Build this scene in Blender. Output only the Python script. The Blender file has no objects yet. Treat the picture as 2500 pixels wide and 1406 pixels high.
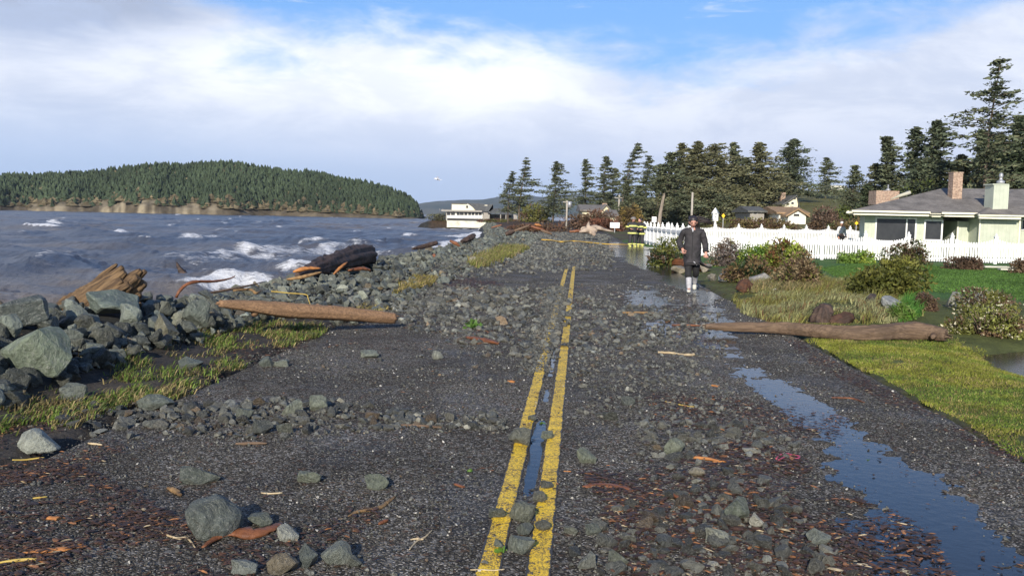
import bpy, bmesh, math, random
import numpy as np
from mathutils import Vector, Matrix
from mathutils import noise as mnoise

random.seed(7)
RNG = np.random.default_rng(7)
SC = bpy.context.scene
COL = SC.collection

# ------------------------------------------------------------------ camera
H_CAM, F_PX, CX, CY = 1.65, 2165.0, 1250.0, 703.0      # photo pixels, 2500 x 1406
PITCH, ROLL = math.atan(175.0 / F_PX), 0.021
_F = Vector((0, math.cos(PITCH), -math.sin(PITCH)))
_R0 = Vector((1, 0, 0))
_U0 = Vector((0, math.sin(PITCH), math.cos(PITCH)))
_R = _R0 * math.cos(ROLL) + _U0 * math.sin(ROLL)
_U = -_R0 * math.sin(ROLL) + _U0 * math.cos(ROLL)
cam_data = bpy.data.cameras.new("camera")
cam_data.sensor_width = 36.0
cam_data.lens = 36.0 * F_PX / 2500.0
cam_data.clip_start, cam_data.clip_end = 0.1, 30000.0
cam = bpy.data.objects.new("camera", cam_data)
COL.objects.link(cam)
cam.matrix_world = Matrix(((_R.x, _U.x, -_F.x, 0), (_R.y, _U.y, -_F.y, 0), (_R.z, _U.z, -_F.z, H_CAM), (0, 0, 0, 1)))
SC.camera = cam

# ------------------------------------------------------------------ light and sky
SUN_EL, SUN_AZ = math.radians(24.0), math.radians(191.7)   # azimuth clockwise from +Y
sd = bpy.data.lights.new("sun", 'SUN')
sd.energy, sd.angle, sd.color = 5.0, math.radians(0.5), (1.0, 0.92, 0.80)
sun = bpy.data.objects.new("sun", sd)
COL.objects.link(sun)
_to_sun = Vector((math.sin(SUN_AZ) * math.cos(SUN_EL), math.cos(SUN_AZ) * math.cos(SUN_EL), math.sin(SUN_EL)))
sun.rotation_euler = _to_sun.to_track_quat('Z', 'Y').to_euler()
sun.location = (-10, -20, 20)

SC.view_settings.view_transform = 'Standard'
SC.view_settings.look = 'None'
SC.view_settings.exposure = 0.35
SC.view_settings.gamma = 1.0


class NT:
    """tiny node tree helper"""
    def __init__(self, nt):
        self.nt = nt

    def n(self, typ, ins=None, **kw):
        node = self.nt.nodes.new(typ)
        for k, v in kw.items():
            setattr(node, k, v)
        for k, v in (ins or {}).items():
            sock = node.inputs[k]
            if isinstance(v, bpy.types.NodeSocket):
                self.nt.links.new(v, sock)
            else:
                sock.default_value = v
        return node

    def math(self, op, a, b=0.0, c=0.0, clamp=False):
        return self.n('ShaderNodeMath', {0: a, 1: b, 2: c}, operation=op, use_clamp=clamp).outputs[0]

    def ss(self, v, lo, hi, tlo=0.0, thi=1.0):
        m = self.n('ShaderNodeMapRange', {'Value': v, 'From Min': lo, 'From Max': hi, 'To Min': tlo, 'To Max': thi}, interpolation_type='SMOOTHSTEP')
        return m.outputs[0]

    def mix(self, f, a, b):
        m = self.n('ShaderNodeMix', data_type='RGBA')
        for i, v in ((0, f), (6, a), (7, b)):
            if isinstance(v, bpy.types.NodeSocket):
                self.nt.links.new(v, m.inputs[i])
            else:
                m.inputs[i].default_value = v if i == 0 else (tuple(v) + (1,))[:4]
        return m.outputs[2]

    def noise(self, scale, detail=4, vec=None, rough=0.55, dist=0.0, out=0):
        ins = {'Scale': scale, 'Detail': detail, 'Roughness': rough, 'Distortion': dist}
        if vec is not None:
            ins['Vector'] = vec
        return self.n('ShaderNodeTexNoise', ins).outputs[out]


world = bpy.data.worlds.new("World")
SC.world = world
world.use_nodes = True
wt = world.node_tree
wt.nodes.clear()
W = NT(wt)
tc = W.n('ShaderNodeTexCoord').outputs['Generated']
sep = W.n('ShaderNodeSeparateXYZ', {0: tc})
dx, dy, dz = sep.outputs
sky = W.n('ShaderNodeTexSky')
sky.sky_type = 'NISHITA'
sky.sun_disc = False
sky.sun_elevation, sky.sun_rotation = SUN_EL, SUN_AZ
sky.altitude, sky.air_density, sky.dust_density, sky.ozone_density = 0, 1.0, 0.6, 1.6
skyc = sky.outputs[0]
u = W.math('DIVIDE', dx, W.math('MAXIMUM', W.math('ABSOLUTE', dy), 0.15))          # tan of the azimuth
zc = W.math('MAXIMUM', dz, 0.0)
den = W.math('ADD', zc, 0.16)
cvec = W.n('ShaderNodeCombineXYZ', {0: W.math('DIVIDE', dx, den), 1: W.math('DIVIDE', dy, den), 2: 0.0}).outputs[0]
svec = W.n('ShaderNodeCombineXYZ', {0: W.math('MULTIPLY', dx, 1.0), 1: dy, 2: W.math('MULTIPLY', dz, 2.6)}).outputs[0]
n_big = W.noise(3.6, 7, svec, 0.6, 0.15)
n_fine = W.noise(11.0, 7, svec, 0.6, 0.3)
n_edge = W.math('ADD', W.math('MULTIPLY', W.math('SUBTRACT', n_big, 0.5), 0.10), W.math('MULTIPLY', W.math('SUBTRACT', n_fine, 0.5), 0.06))
# height of the upper cloud edge, by azimuth
edge = W.n('ShaderNodeFloatCurve', {'Value': W.ss(u, -0.8, 0.8)})
edge = None
mr = W.n('ShaderNodeMapRange', {'Value': u, 'From Min': -0.8, 'From Max': 0.8})
fc = W.n('ShaderNodeFloatCurve', {'Value': mr.outputs[0]})
cv = fc.mapping.curves[0]
pts = [(0.0, 0.42), (0.14, 0.33), (0.22, 0.26), (0.28, 0.215), (0.34, 0.190), (0.42, 0.198), (0.5, 0.196), (0.56, 0.184), (0.62, 0.172), (0.67, 0.180), (0.71, 0.196), (0.77, 0.200), (0.84, 0.215), (0.92, 0.25), (1.0, 0.27)]
cv.points[0].location, cv.points[1].location = pts[0], pts[-1]
for p in pts[1:-1]:
    cv.points.new(*p)
fc.mapping.update()
el = W.math('SUBTRACT', W.math('ADD', fc.outputs[0], n_edge), dz)
bank = W.ss(W.math('ADD', el, W.math('MULTIPLY', W.math('SUBTRACT', n_fine, 0.5), 0.06)), -0.022, 0.050)
# thin wisps above the bank
wvec = W.n('ShaderNodeMapping', {'Vector': svec, 'Rotation': (0, 0.5, 0.3), 'Scale': (1.0, 1.0, 3.0)}).outputs[0]
wisp = W.ss(W.noise(9.0, 6, wvec, 0.6, 0.8), 0.56, 0.80, 0.0, 0.65)
high = W.ss(W.noise(2.6, 5, cvec, 0.5, 0.2), 0.56, 0.78, 0.0, 0.8)
high = W.math('MULTIPLY', high, W.ss(dz, 0.36, 0.6))
cover = W.math('MAXIMUM', bank, W.math('MAXIMUM', wisp, high))
cover = W.math('MULTIPLY', cover, W.ss(dz, 0.0, 0.08, 0.55, 1.0))
# brightness of the clouds (value before the 0.1 background strength)
shade_n = W.noise(6.5, 8, W.n('ShaderNodeMapping', {'Vector': svec, 'Scale': (1.0, 1.0, 1.15)}).outputs[0], 0.62, 0.35)
bright = W.ss(shade_n, 0.36, 0.62)
def bump2(cu, cvv, ru, rv):
    a = W.math('DIVIDE', W.math('SUBTRACT', u, cu), ru)
    b = W.math('DIVIDE', W.math('SUBTRACT', dz, cvv), rv)
    r2 = W.math('ADD', W.math('MULTIPLY', a, a), W.math('MULTIPLY', b, b))
    return W.math('EXPONENT', W.math('MULTIPLY', r2, -1.0))
lift = W.math('ADD', bump2(-0.17, 0.155, 0.30, 0.065), W.math('MULTIPLY', bump2(-0.04, 0.125, 0.07, 0.02), 0.55))
grey = W.math('ADD', W.math('MULTIPLY', bump2(-0.50, 0.200, 0.15, 0.036), 3.0), W.math('MULTIPLY', bump2(-0.45, 0.10, 0.16, 0.025), 0.45))
val = W.math('ADD', W.math('MULTIPLY', bright, 0.34), W.math('MULTIPLY', lift, 0.50), clamp=False)
val = W.math('SUBTRACT', val, W.math('MULTIPLY', grey, 0.30))
val = W.math('ADD', val, 0.30, clamp=True)
ccol = W.mix(val, (4.1, 4.9, 6.7), (8.8, 9.1, 9.8))
ccol = W.mix(W.ss(dz, 0.03, 0.13), W.mix(W.ss(u, -0.5, 0.4), (4.7, 5.9, 8.2), (5.6, 6.3, 8.2)), ccol)
gr2 = W.math('MULTIPLY', bump2(-0.50, 0.215, 0.13, 0.030), W.ss(n_fine, 0.32, 0.6), clamp=True)
ccol = W.mix(W.math('MULTIPLY', gr2, 0.75), ccol, (3.0, 3.3, 4.1))
# upper sky a little deeper
skyc2 = W.mix(0.62, skyc, (1.25, 3.8, 9.2))
skyc2 = W.mix(W.ss(dz, 0.25, 0.75), skyc2, (0.50, 1.2, 3.3))
final = W.mix(cover, skyc2, ccol)
bg = W.n('ShaderNodeBackground', {'Color': final, 'Strength': 0.1})
W.n('ShaderNodeOutputWorld', {'Surface': bg.outputs[0]})


# ------------------------------------------------------------------ placing helpers
def ray(px, py):
    return _F * F_PX + _R * (px - CX) + _U * (CY - py)


def at(px, py, z=0.0):
    d = ray(px, py)
    t = (z - H_CAM) / d.z
    return Vector((d.x * t, d.y * t, z))


def atY(px, py, Y):
    d = ray(px, py)
    t = Y / d.y
    return Vector((d.x * t, Y, H_CAM + d.z * t))


def proj(P):
    P = np.asarray(P, float) - np.array([0, 0, H_CAM])
    R, U, F = (np.array(v) for v in (_R, _U, _F))
    f = np.maximum(P @ F, 1e-3)
    return CX + F_PX * (P @ R) / f, CY - F_PX * (P @ U) / f


def S_of(X, Y):
    return X - (-0.152 + 0.0743 * Y)


def X_of(s, Y):
    return s + (-0.152 + 0.0743 * Y)


def SH(Y):
    """how far the shoreline swings out to the left beyond the berm"""
    Y = np.asarray(Y, float)
    t = np.clip((Y - 240) / 5, 0, 1)
    return np.maximum(Y - 70, 0) * 0.112 + 17 * t * t * (3 - 2 * t)


def _hash(ix, iy, seed):
    h = (ix.astype(np.int64) * 374761393 + iy.astype(np.int64) * 668265263 + seed * 1274126177) & 0x7fffffff
    h = ((h ^ (h >> 13)) * 1274126177) & 0x7fffffff
    h = h ^ (h >> 16)
    return (h & 0xffff) / 65535.0


def vnoise(x, y, seed=0):
    x = np.asarray(x, float); y = np.asarray(y, float)
    ix, iy = np.floor(x), np.floor(y)
    fx, fy = x - ix, y - iy
    fx = fx * fx * (3 - 2 * fx); fy = fy * fy * (3 - 2 * fy)
    a = _hash(ix, iy, seed); b = _hash(ix + 1, iy, seed); c = _hash(ix, iy + 1, seed); d = _hash(ix + 1, iy + 1, seed)
    return (a * (1 - fx) + b * fx) * (1 - fy) + (c * (1 - fx) + d * fx) * fy


def fbm(x, y, octv=4, seed=0):
    r, amp, tot = 0, 0.5, 0
    for i in range(octv):
        r = r + amp * vnoise(np.asarray(x) * 2 ** i + 13.7 * i, np.asarray(y) * 2 ** i - 7.3 * i, seed + i)
        tot += amp; amp *= 0.5
    return r / tot


def sstep(a, b, x):
    t = np.clip((np.asarray(x, float) - a) / (b - a), 0, 1)
    return t * t * (3 - 2 * t)


def in_poly(px, py, poly):
    px = np.asarray(px); py = np.asarray(py)
    inside = np.zeros(px.shape, bool)
    n = len(poly)
    for i in range(n):
        x1, y1 = poly[i]; x2, y2 = poly[(i + 1) % n]
        c = ((y1 > py) != (y2 > py)) & (px < (x2 - x1) * (py - y1) / ((y2 - y1) or 1e-9) + x1)
        inside ^= c
    return inside


def ground_z(X, Y):
    X = np.asarray(X, float); Y = np.asarray(Y, float)
    s = S_of(X, Y)
    t = -s - SH(Y)
    crest = np.interp(Y, [0, 8, 10, 12, 15, 24, 30, 70, 120], [0.42, 0.43, 0.40, 0.27, 0.11, 0.13, 0.13, 0.10, -0.25])
    ti = np.array([-1e4, 3.45, 3.7, 4.25, 5.3, 6.1, 9.6, 16, 400])
    base = np.interp(t, ti, [0, 0, 0.02, 0.05, 1.0, 1.0, 0, 0, 0])
    left = np.interp(t, ti, [0, 0, 0.02, 0.05, 0, 0, -2.7, -4.2, -5.0])
    z = np.where(t < 4.25, left, np.where(t < 6.1, 0.05 + (crest - 0.05) * np.interp(t, [4.25, 5.3, 6.1], [0, 1, 1]), crest + np.interp(t, [6.1, 9.6, 16, 400], [0, -2.7 - 0.5, -4.4, -5.0])))
    z = z + (fbm(X * 1.3, Y * 1.3, 3, 5) - 0.5) * 0.10 * (t > 3.6) * (t < 7)
    # right of the road: lawns with a shallow hollow that holds water
    r = sstep(3.35, 4.2, s)
    lawn = 0.035 + (fbm(X * 0.9, Y * 0.9, 4, 9) - 0.5) * 0.10
    lawn = lawn * (1 - 0.75 * sstep(22, 30, Y))
    z = z - 0.10 * sstep(3.3, 3.4, s) * (1 - sstep(3.9, 4.3, s)) * sstep(30, 34, Y) * (1 - sstep(58, 62, Y))
    hollow = np.exp(-(((X - 7.4) / 1.7) ** 2 + ((Y - 10.3) / 1.9) ** 2) ** 1.5)
    bed = 0.13 * np.exp(-(((s - 5.6) / 1.7) ** 2)) * sstep(13.6, 15, Y) * (1 - sstep(27, 33, Y))
    z = z + r * lawn - 0.26 * hollow + bed * r
    # hillside beyond the yards
    hill = 8.5 * sstep(75, 215, Y) * sstep(0.16, 0.33, X / np.maximum(Y, 1))
    hill = hill + 9.0 * sstep(60, 150, Y) * sstep(0.42, 0.62, X / np.maximum(Y, 1))
    z = z + hill + 0.5 * sstep(80, 200, Y) * (t < 0)
    # the land ends beyond the point
    z = z - 6.0 * sstep(285, 330, Y) * (1 - sstep(0.13, 0.2, X / np.maximum(Y, 1)))
    return z


def gz(X, Y):
    return float(ground_z(np.array([X]), np.array([Y]))[0])


def on_ground(px, py, it=6):
    z = 0.0
    for _ in range(it):
        p = at(px, py, z)
        z = 0.5 * z + 0.5 * max(road_z(p.x, p.y) if -3.5 < S_of(p.x, p.y) < 3.35 else gz(p.x, p.y), -0.5)
    p = at(px, py, z)
    return p


def road_surface(X, Y):
    X = np.asarray(X, float); Y = np.asarray(Y, float)
    s = S_of(X, Y)
    z = (fbm(X * 1.1, Y * 0.9, 4, 21) - 0.5) * 0.016 + (fbm(X * 7, Y * 7, 3, 22) - 0.5) * 0.010
    # worn wheel track / gutter on the right that holds water
    cen = np.interp(Y, [0, 4.5, 7, 11, 14, 17, 24, 60], [2.05, 2.05, 2.12, 2.15, 2.3, 2.9, 3.0, 2.7]) + (fbm(Y * 0.5, Y * 0 + 3, 2, 23) - 0.5) * 0.5
    wid = np.interp(Y, [0, 5, 8, 12, 18, 28, 36, 60], [0.42, 0.43, 0.33, 0.42, 0.40, 0.55, 1.15, 1.2])
    dep = np.interp(Y, [0, 5, 8, 9.5, 13, 16, 20, 30, 60], [0.032, 0.032, 0.028, 0.021, 0.017, 0.020, 0.026, 0.034, 0.05])
    z = z - dep * np.exp(-((s - cen) / wid) ** 2) * (0.75 + 0.5 * fbm(X * 0.8, Y * 0.6, 2, 24))
    z = z + ((fbm(X * 22, Y * 22, 2, 29) - 0.5) * 0.014 + (fbm(X * 5, Y * 5, 3, 30) - 0.5) * 0.022) * sstep(0.6, 1.4, s)
    z = z - 0.022 * np.exp(-((s - 1.6) / 0.7) ** 2) * sstep(11, 13, Y) * (1 - sstep(21, 26, Y)) * fbm(X * 0.7, Y * 0.4, 2, 27) * 2
    z = z - 0.034 * np.exp(-((s + 0.115) / 0.055) ** 2) * sstep(4.9, 5.3, Y) * (1 - sstep(6.8, 7.6, Y))
    z = z - 0.024 * np.exp(-((s + 0.115) / 0.05) ** 2) * sstep(7.4, 8, Y) * (1 - sstep(11, 12, Y)) * (vnoise(Y * 1.7, Y * 0, 33) > 0.45)
    return z + 0.012 * sstep(2.75, 3.1, s) * (1 - sstep(15, 19, Y)) - 0.01 * sstep(3.2, 3.4, np.abs(s))


def road_z(X, Y):
    return float(road_surface(np.array([X]), np.array([Y]))[0])


# ------------------------------------------------------------------ object helpers
def tag(o, label=None, cat=None, group=None, kind=None):
    if label: o['label'] = label
    if cat: o['category'] = cat
    if group: o['group'] = group
    if kind: o['kind'] = kind
    return o


def thing(name, label, cat, loc=(0, 0, 0), rz=0.0, group=None):
    o = bpy.data.objects.new(name, None)
    o.empty_display_size = 0.2
    COL.objects.link(o)
    o.location = loc
    o.rotation_euler = (0, 0, rz)
    return tag(o, label, cat, group)


def link(name, me, mat=None, parent=None):
    o = bpy.data.objects.new(name, me)
    COL.objects.link(o)
    if mat is not None:
        me.materials.append(mat)
    if parent is not None:
        o.parent = parent
    return o


def np_mesh(name, V, F, mat=None, parent=None, col=None, smooth=False, attr=None):
    """V (n,3), F (m,k) uniform polygons; col (n,3) colours per vertex"""
    V = np.ascontiguousarray(V, dtype=np.float32)
    F = np.ascontiguousarray(F, dtype=np.int32)
    me = bpy.data.meshes.new(name)
    m, k = F.shape
    me.vertices.add(len(V)); me.vertices.foreach_set('co', V.ravel())
    me.loops.add(m * k); me.loops.foreach_set('vertex_index', F.ravel())
    me.polygons.add(m)
    me.polygons.foreach_set('loop_start', np.arange(0, m * k, k, dtype=np.int32))
    me.polygons.foreach_set('loop_total', np.full(m, k, dtype=np.int32))
    me.polygons.foreach_set('use_smooth', np.full(m, smooth, dtype=bool))
    me.update(calc_edges=True)
    if col is not None:
        a = me.color_attributes.new('col', 'FLOAT_COLOR', 'POINT')
        c = np.ones((len(V), 4), np.float32); c[:, :3] = col
        a.data.foreach_set('color', c.ravel())
    for key, arr in (attr or {}).items():
        a = me.attributes.new(key, 'FLOAT', 'POINT')
        a.data.foreach_set('value', np.ascontiguousarray(arr, dtype=np.float32))
    me.validate()
    return link(name, me, mat, parent)


def grid_faces(nr, nc):
    i = np.arange(nr - 1)[:, None] * nc + np.arange(nc - 1)[None, :]
    i = i.ravel()
    return np.stack([i, i + 1, i + nc + 1, i + nc], 1)


class MB:
    """collects shapes into one mesh"""
    def __init__(self):
        self.v, self.f, self.sm = [], [], []

    def add(self, vs, fs, smooth=False):
        b = len(self.v)
        self.v += [tuple(p) for p in vs]
        for f in fs:
            self.f.append(tuple(i + b for i in f)); self.sm.append(smooth)
        return self

    def box(self, c, size, rz=0.0, taper=1.0, tilt=None):
        hx, hy, hz = size[0] / 2, size[1] / 2, size[2] / 2
        vs = []
        for z, k in ((-hz, 1), (hz, taper)):
            for x, y in ((-hx, -hy), (hx, -hy), (hx, hy), (-hx, hy)):
                vs.append(Vector((x * k, y * k, z)))
        M = Matrix.Rotation(rz, 3, 'Z')
        if tilt is not None:
            M = M @ tilt
        vs = [M @ v + Vector(c) for v in vs]
        return self.add(vs, [(3, 2, 1, 0), (4, 5, 6, 7), (0, 1, 5, 4), (1, 2, 6, 5), (2, 3, 7, 6), (3, 0, 4, 7)])

    def prism(self, poly, y0, y1):
        """poly in (x,z), extruded from y0 to y1"""
        n = len(poly)
        vs = [(x, y0, z) for x, z in poly] + [(x, y1, z) for x, z in poly]
        fs = [tuple(range(n)), tuple(range(2 * n - 1, n - 1, -1))] + [(i, i + n, (i + 1) % n + n, (i + 1) % n) for i in range(n)]
        return self.add(vs, fs)

    def tube(self, path, rad, sides=8, rough=0.0, seed=0, flat=1.0, caps=True, smooth=True, ridge=0.0, grain=0.0):
        path = [Vector(p) for p in path]
        n = len(path)
        rads = rad if hasattr(rad, '__len__') else [rad] * n
        rr = random.Random(seed)
        vs = []
        prev = None
        ph = rr.random() * 9
        for i, p in enumerate(path):
            d = (path[min(i + 1, n - 1)] - path[max(i - 1, 0)]).normalized()
            if prev is None:
                a = Vector((0, 0, 1)) if abs(d.z) < 0.9 else Vector((0, 1, 0))
                a = d.cross(a).normalized()
            else:
                a = (prev - d * prev.dot(d)).normalized()
            prev = a
            b = d.cross(a)
            for k in range(sides):
                t = 2 * math.pi * k / sides
                r = rads[i]
                if rough:
                    q = p + (a * math.cos(t) + b * math.sin(t)) * r
                    r *= 1 + rough * (mnoise.noise(q * (0.9 / max(r, 1e-3)) + Vector((ph, 0, 0))) + 0.4 * mnoise.noise(q * (3.0 / max(r, 1e-3))))
                if grain:
                    tw = t + i * 0.008
                    g1 = mnoise.noise(Vector((math.cos(tw) * 2.2 + ph, math.sin(tw) * 2.2, i * 0.045)))
                    g2 = mnoise.noise(Vector((math.cos(tw) * 6.5 + ph, math.sin(tw) * 6.5, i * 0.045)))
                    r *= 1 + grain * (g1 * 0.9 - 0.8 * abs(g2) + 0.25)
                if ridge:
                    r *= 1 + ridge * math.sin(t * 5 + ph + i * 0.15) * math.sin(t * 3 + ph * 2)
                vs.append(p + a * math.cos(t) * r + b * math.sin(t) * r * flat)
        fs = []
        for i in range(n - 1):
            for k in range(sides):
                k2 = (k + 1) % sides
                fs.append((i * sides + k, i * sides + k2, (i + 1) * sides + k2, (i + 1) * sides + k))
        self.add(vs, fs, smooth)
        if caps:
            b0 = len(self.v) - len(vs)
            self.f.append(tuple(b0 + k for k in range(sides - 1, -1, -1))); self.sm.append(False)
            self.f.append(tuple(b0 + (n - 1) * sides + k for k in range(sides))); self.sm.append(False)
        return self

    def ball(self, c, r, seg=12, rings=8, rough=0.0, smooth=True):
        rx, ry, rz_ = (r, r, r) if not hasattr(r, '__len__') else r
        vs = [Vector((0, 0, -1))]
        for i in range(1, rings):
            th = -math.pi / 2 + math.pi * i / rings
            for k in range(seg):
                ph = 2 * math.pi * k / seg
                vs.append(Vector((math.cos(th) * math.cos(ph), math.cos(th) * math.sin(ph), math.sin(th))))
        vs.append(Vector((0, 0, 1)))
        out = []
        for v in vs:
            m = 1 + (rough * mnoise.noise(v * 1.7 + Vector(c)) if rough else 0)
            out.append((c[0] + v.x * rx * m, c[1] + v.y * ry * m, c[2] + v.z * rz_ * m))
        fs = []
        for k in range(seg):
            k2 = (k + 1) % seg
            fs.append((0, 1 + k2, 1 + k))
            for i in range(rings - 2):
                a = 1 + i * seg
                fs.append((a + k, a + k2, a + seg + k2, a + seg + k))
            a = 1 + (rings - 2) * seg
            fs.append((a + k, a + k2, len(vs) - 1))
        return self.add(out, fs, smooth)

    def build(self, name, mat, parent=None, bevel=0.0):
        me = bpy.data.meshes.new(name)
        me.from_pydata([tuple(v) for v in self.v], [], self.f)
        me.polygons.foreach_set('use_smooth', self.sm)
        me.update()
        o = link(name, me, mat, parent)
        if bevel:
            m = o.modifiers.new('bevel', 'BEVEL')
            m.width, m.segments, m.limit_method = bevel, 2, 'ANGLE'
        return o


# ------------------------------------------------------------------ materials
def new_mat(name):
    m = bpy.data.materials.new(name)
    m.use_nodes = True
    m.node_tree.nodes.clear()
    return m, NT(m.node_tree)


def finish(N, color, rough=0.6, bump=None, bump_s=0.3, bump_d=0.02, spec=0.5, metallic=0.0, extra=None):
    ins = {'Base Color': color if isinstance(color, bpy.types.NodeSocket) else tuple(color) + (1,), 'Roughness': rough, 'Metallic': metallic, 'Specular IOR Level': spec}
    if bump is not None:
        ins['Normal'] = N.n('ShaderNodeBump', {'Height': bump, 'Strength': bump_s, 'Distance': bump_d}).outputs[0]
    ins.update(extra or {})
    b = N.n('ShaderNodeBsdfPrincipled', ins)
    N.n('ShaderNodeOutputMaterial', {'Surface': b.outputs[0]})


def simple(name, c1, c2=None, scale=8.0, rough=0.6, bump=0.0, spec=0.5, lo=0.35, hi=0.65, stretch=None, metallic=0.0, bscale=None, obj=True):
    m, N = new_mat(name)
    tcn = N.n('ShaderNodeTexCoord').outputs['Object']
    if stretch:
        tcn = N.n('ShaderNodeMapping', {'Vector': tcn, 'Scale': stretch}).outputs[0]
    nz = N.noise(scale, 6, tcn, 0.6)
    col = c1 if c2 is None else N.mix(N.ss(nz, lo, hi), c1, c2)
    bn = N.noise(bscale, 5, tcn, 0.6) if bscale else nz
    finish(N, col, rough, bn if bump else None, bump, 0.02, spec, metallic)
    return m


def attr_mat(name, rough=0.7, bump=0.0, scale=30, spec=0.3, var=0.35, transl=0.0):
    """colour comes from the mesh's own colour attribute, broken up by noise"""
    m, N = new_mat(name)
    a = N.n('ShaderNodeAttribute', attribute_name='col').outputs['Color']
    nz = N.noise(scale, 4, N.n('ShaderNodeTexCoord').outputs['Object'], 0.6)
    hsv = N.n('ShaderNodeHueSaturation', {'Color': a, 'Value': N.ss(nz, 0.3, 0.7, 1 - var, 1 + var)}).outputs[0]
    if transl:
        d = N.n('ShaderNodeBsdfPrincipled', {'Base Color': hsv, 'Roughness': rough, 'Specular IOR Level': spec})
        t = N.n('ShaderNodeBsdfTranslucent', {'Color': hsv})
        ms = N.n('ShaderNodeMixShader', {0: transl, 1: d.outputs[0], 2: t.outputs[0]})
        N.n('ShaderNodeOutputMaterial', {'Surface': ms.outputs[0]})
    else:
        finish(N, hsv, rough, nz if bump else None, bump, 0.01, spec)
    return m

# ================================================================== SETTING
# ---- ground sheet (fan shaped grid, fine near the camera, out to the horizon)
def fan(cx, cy, a0, a1, na, r0, r1, nr):
    a = np.radians(np.linspace(a0, a1, na))
    r = r0 * (r1 / r0) ** np.linspace(0, 1, nr)
    A, R = np.meshgrid(a, r)
    return cx + R * np.sin(A), cy + R * np.cos(A)


gm, N = new_mat("ground_soil")
tco = N.n('ShaderNodeTexCoord').outputs['Object']
g_at = N.n('ShaderNodeAttribute', attribute_name='col').outputs['Color']
n1 = N.noise(1.6, 8, tco, 0.65)
n2 = N.noise(24.0, 5, tco, 0.7)
hs = N.n('ShaderNodeHueSaturation', {'Color': g_at, 'Value': N.math('ADD', N.ss(n1, 0.3, 0.7, 0.6, 1.2), N.ss(n2, 0.3, 0.7, -0.3, 0.3))}).outputs[0]
finish(N, hs, 0.85, n2, 0.7, 0.03, 0.2)

GX, GY = fan(0, -6, -78, 78, 420, 2.0, 9000, 620)
GZ = ground_z(GX, GY)
GS = S_of(GX, GY)
inroad = (GS > -3.5) & (GS < 3.35) & (GY < 97)
GZ = np.where(inroad, -0.14, GZ)
gt = -GS - SH(GY)
dirt = np.array([0.055, 0.048, 0.040]); gap_dark = np.array([0.035, 0.036, 0.034])
lawnc = np.array([0.085, 0.095, 0.026]); lawn2 = np.array([0.060, 0.125, 0.022]); brown = np.array([0.075, 0.050, 0.032]); olive = np.array([0.13, 0.125, 0.045])
gc = np.broadcast_to(dirt, GX.shape + (3,)).copy()
def paint(mask, c):
    gc[:] = gc * (1 - mask[..., None]) + np.asarray(c) * mask[..., None]
nzg = fbm(GX * 0.25, GY * 0.25, 4, 3)
paint(sstep(3.3, 3.5, GS), lawnc)
paint((sstep(18.5, 20, GY) * (GS > 7) * (GY < 70)).astype(float), lawn2)
paint(((GY > 30) & (GS > 3) & (GY < 70)).astype(float), lawn2)
paint(sstep(0.45, 0.6, nzg) * (GY > 70) * 0.8 * (GS > 3), brown)
paint(sstep(60, 75, GY) * (gt > -4) * (gt < 6.5), brown * 0.9)
paint(sstep(4.4, 4.8, gt) * 1.0, gap_dark)  # darkened under the berm, painting the shade in the gaps between rocks
paint(((GY > 75) & (GX / np.maximum(GY, 1) > 0.2)).astype(float) * (0.5 + 0.5 * nzg), olive)
ground = np_mesh("ground", np.stack([GX, GY, GZ], -1).reshape(-1, 3), grid_faces(*GX.shape), gm, None, gc.reshape(-1, 3), True)
tag(ground, kind='structure')

# ---- asphalt road, its own sheet
am, N = new_mat("chip_seal_asphalt")
tco = N.n('ShaderNodeTexCoord').outputs['Object']
v1 = N.n('ShaderNodeTexVoronoi', {'Vector': tco, 'Scale': 95.0, 'Randomness': 1.0})
v2 = N.n('ShaderNodeTexVoronoi', {'Vector': tco, 'Scale': 38.0, 'Randomness': 1.0})
sepc = N.n('ShaderNodeSeparateColor', {0: v1.outputs['Color']}).outputs
sepd = N.n('ShaderNodeSeparateColor', {0: v2.outputs['Color']}).outputs
c = N.mix(N.ss(sepc[0], 0.35, 1.0), (0.034, 0.0295, 0.023), (0.165, 0.145, 0.112))
c = N.mix(N.ss(sepc[1], 0.86, 0.93, 0, 0.9), c, (0.38, 0.355, 0.32))
c = N.mix(N.ss(sepd[2], 0.90, 0.95, 0, 0.7), c, (0.22, 0.21, 0.19))
c = N.mix(N.ss(sepd[0], 0.93, 0.97, 0, 0.6), c, (0.14, 0.075, 0.04))
big = N.noise(0.7, 6, tco, 0.6, 0.6)
c = N.mix(N.ss(big, 0.35, 0.62), c, N.n('ShaderNodeHueSaturation', {'Color': c, 'Value': 0.62}).outputs[0])
mud = N.noise(2.3, 7, tco, 0.7, 0.5)
c = N.mix(N.ss(mud, 0.58, 0.72, 0, 0.55), c, (0.050, 0.038, 0.028))
wet = N.noise(1.1, 5, tco, 0.6, 0.4)
rg = N.math('ADD', N.ss(wet, 0.36, 0.56, 0.52, 0.85), N.math('MULTIPLY', sepc[2], 0.1))
hgt = N.math('ADD', N.math('MULTIPLY', v1.outputs['Distance'], -1.0), N.math('MULTIPLY', sepc[0], 0.5))
finish(N, c, rg, hgt, 0.9, 0.010, 0.2)

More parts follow.
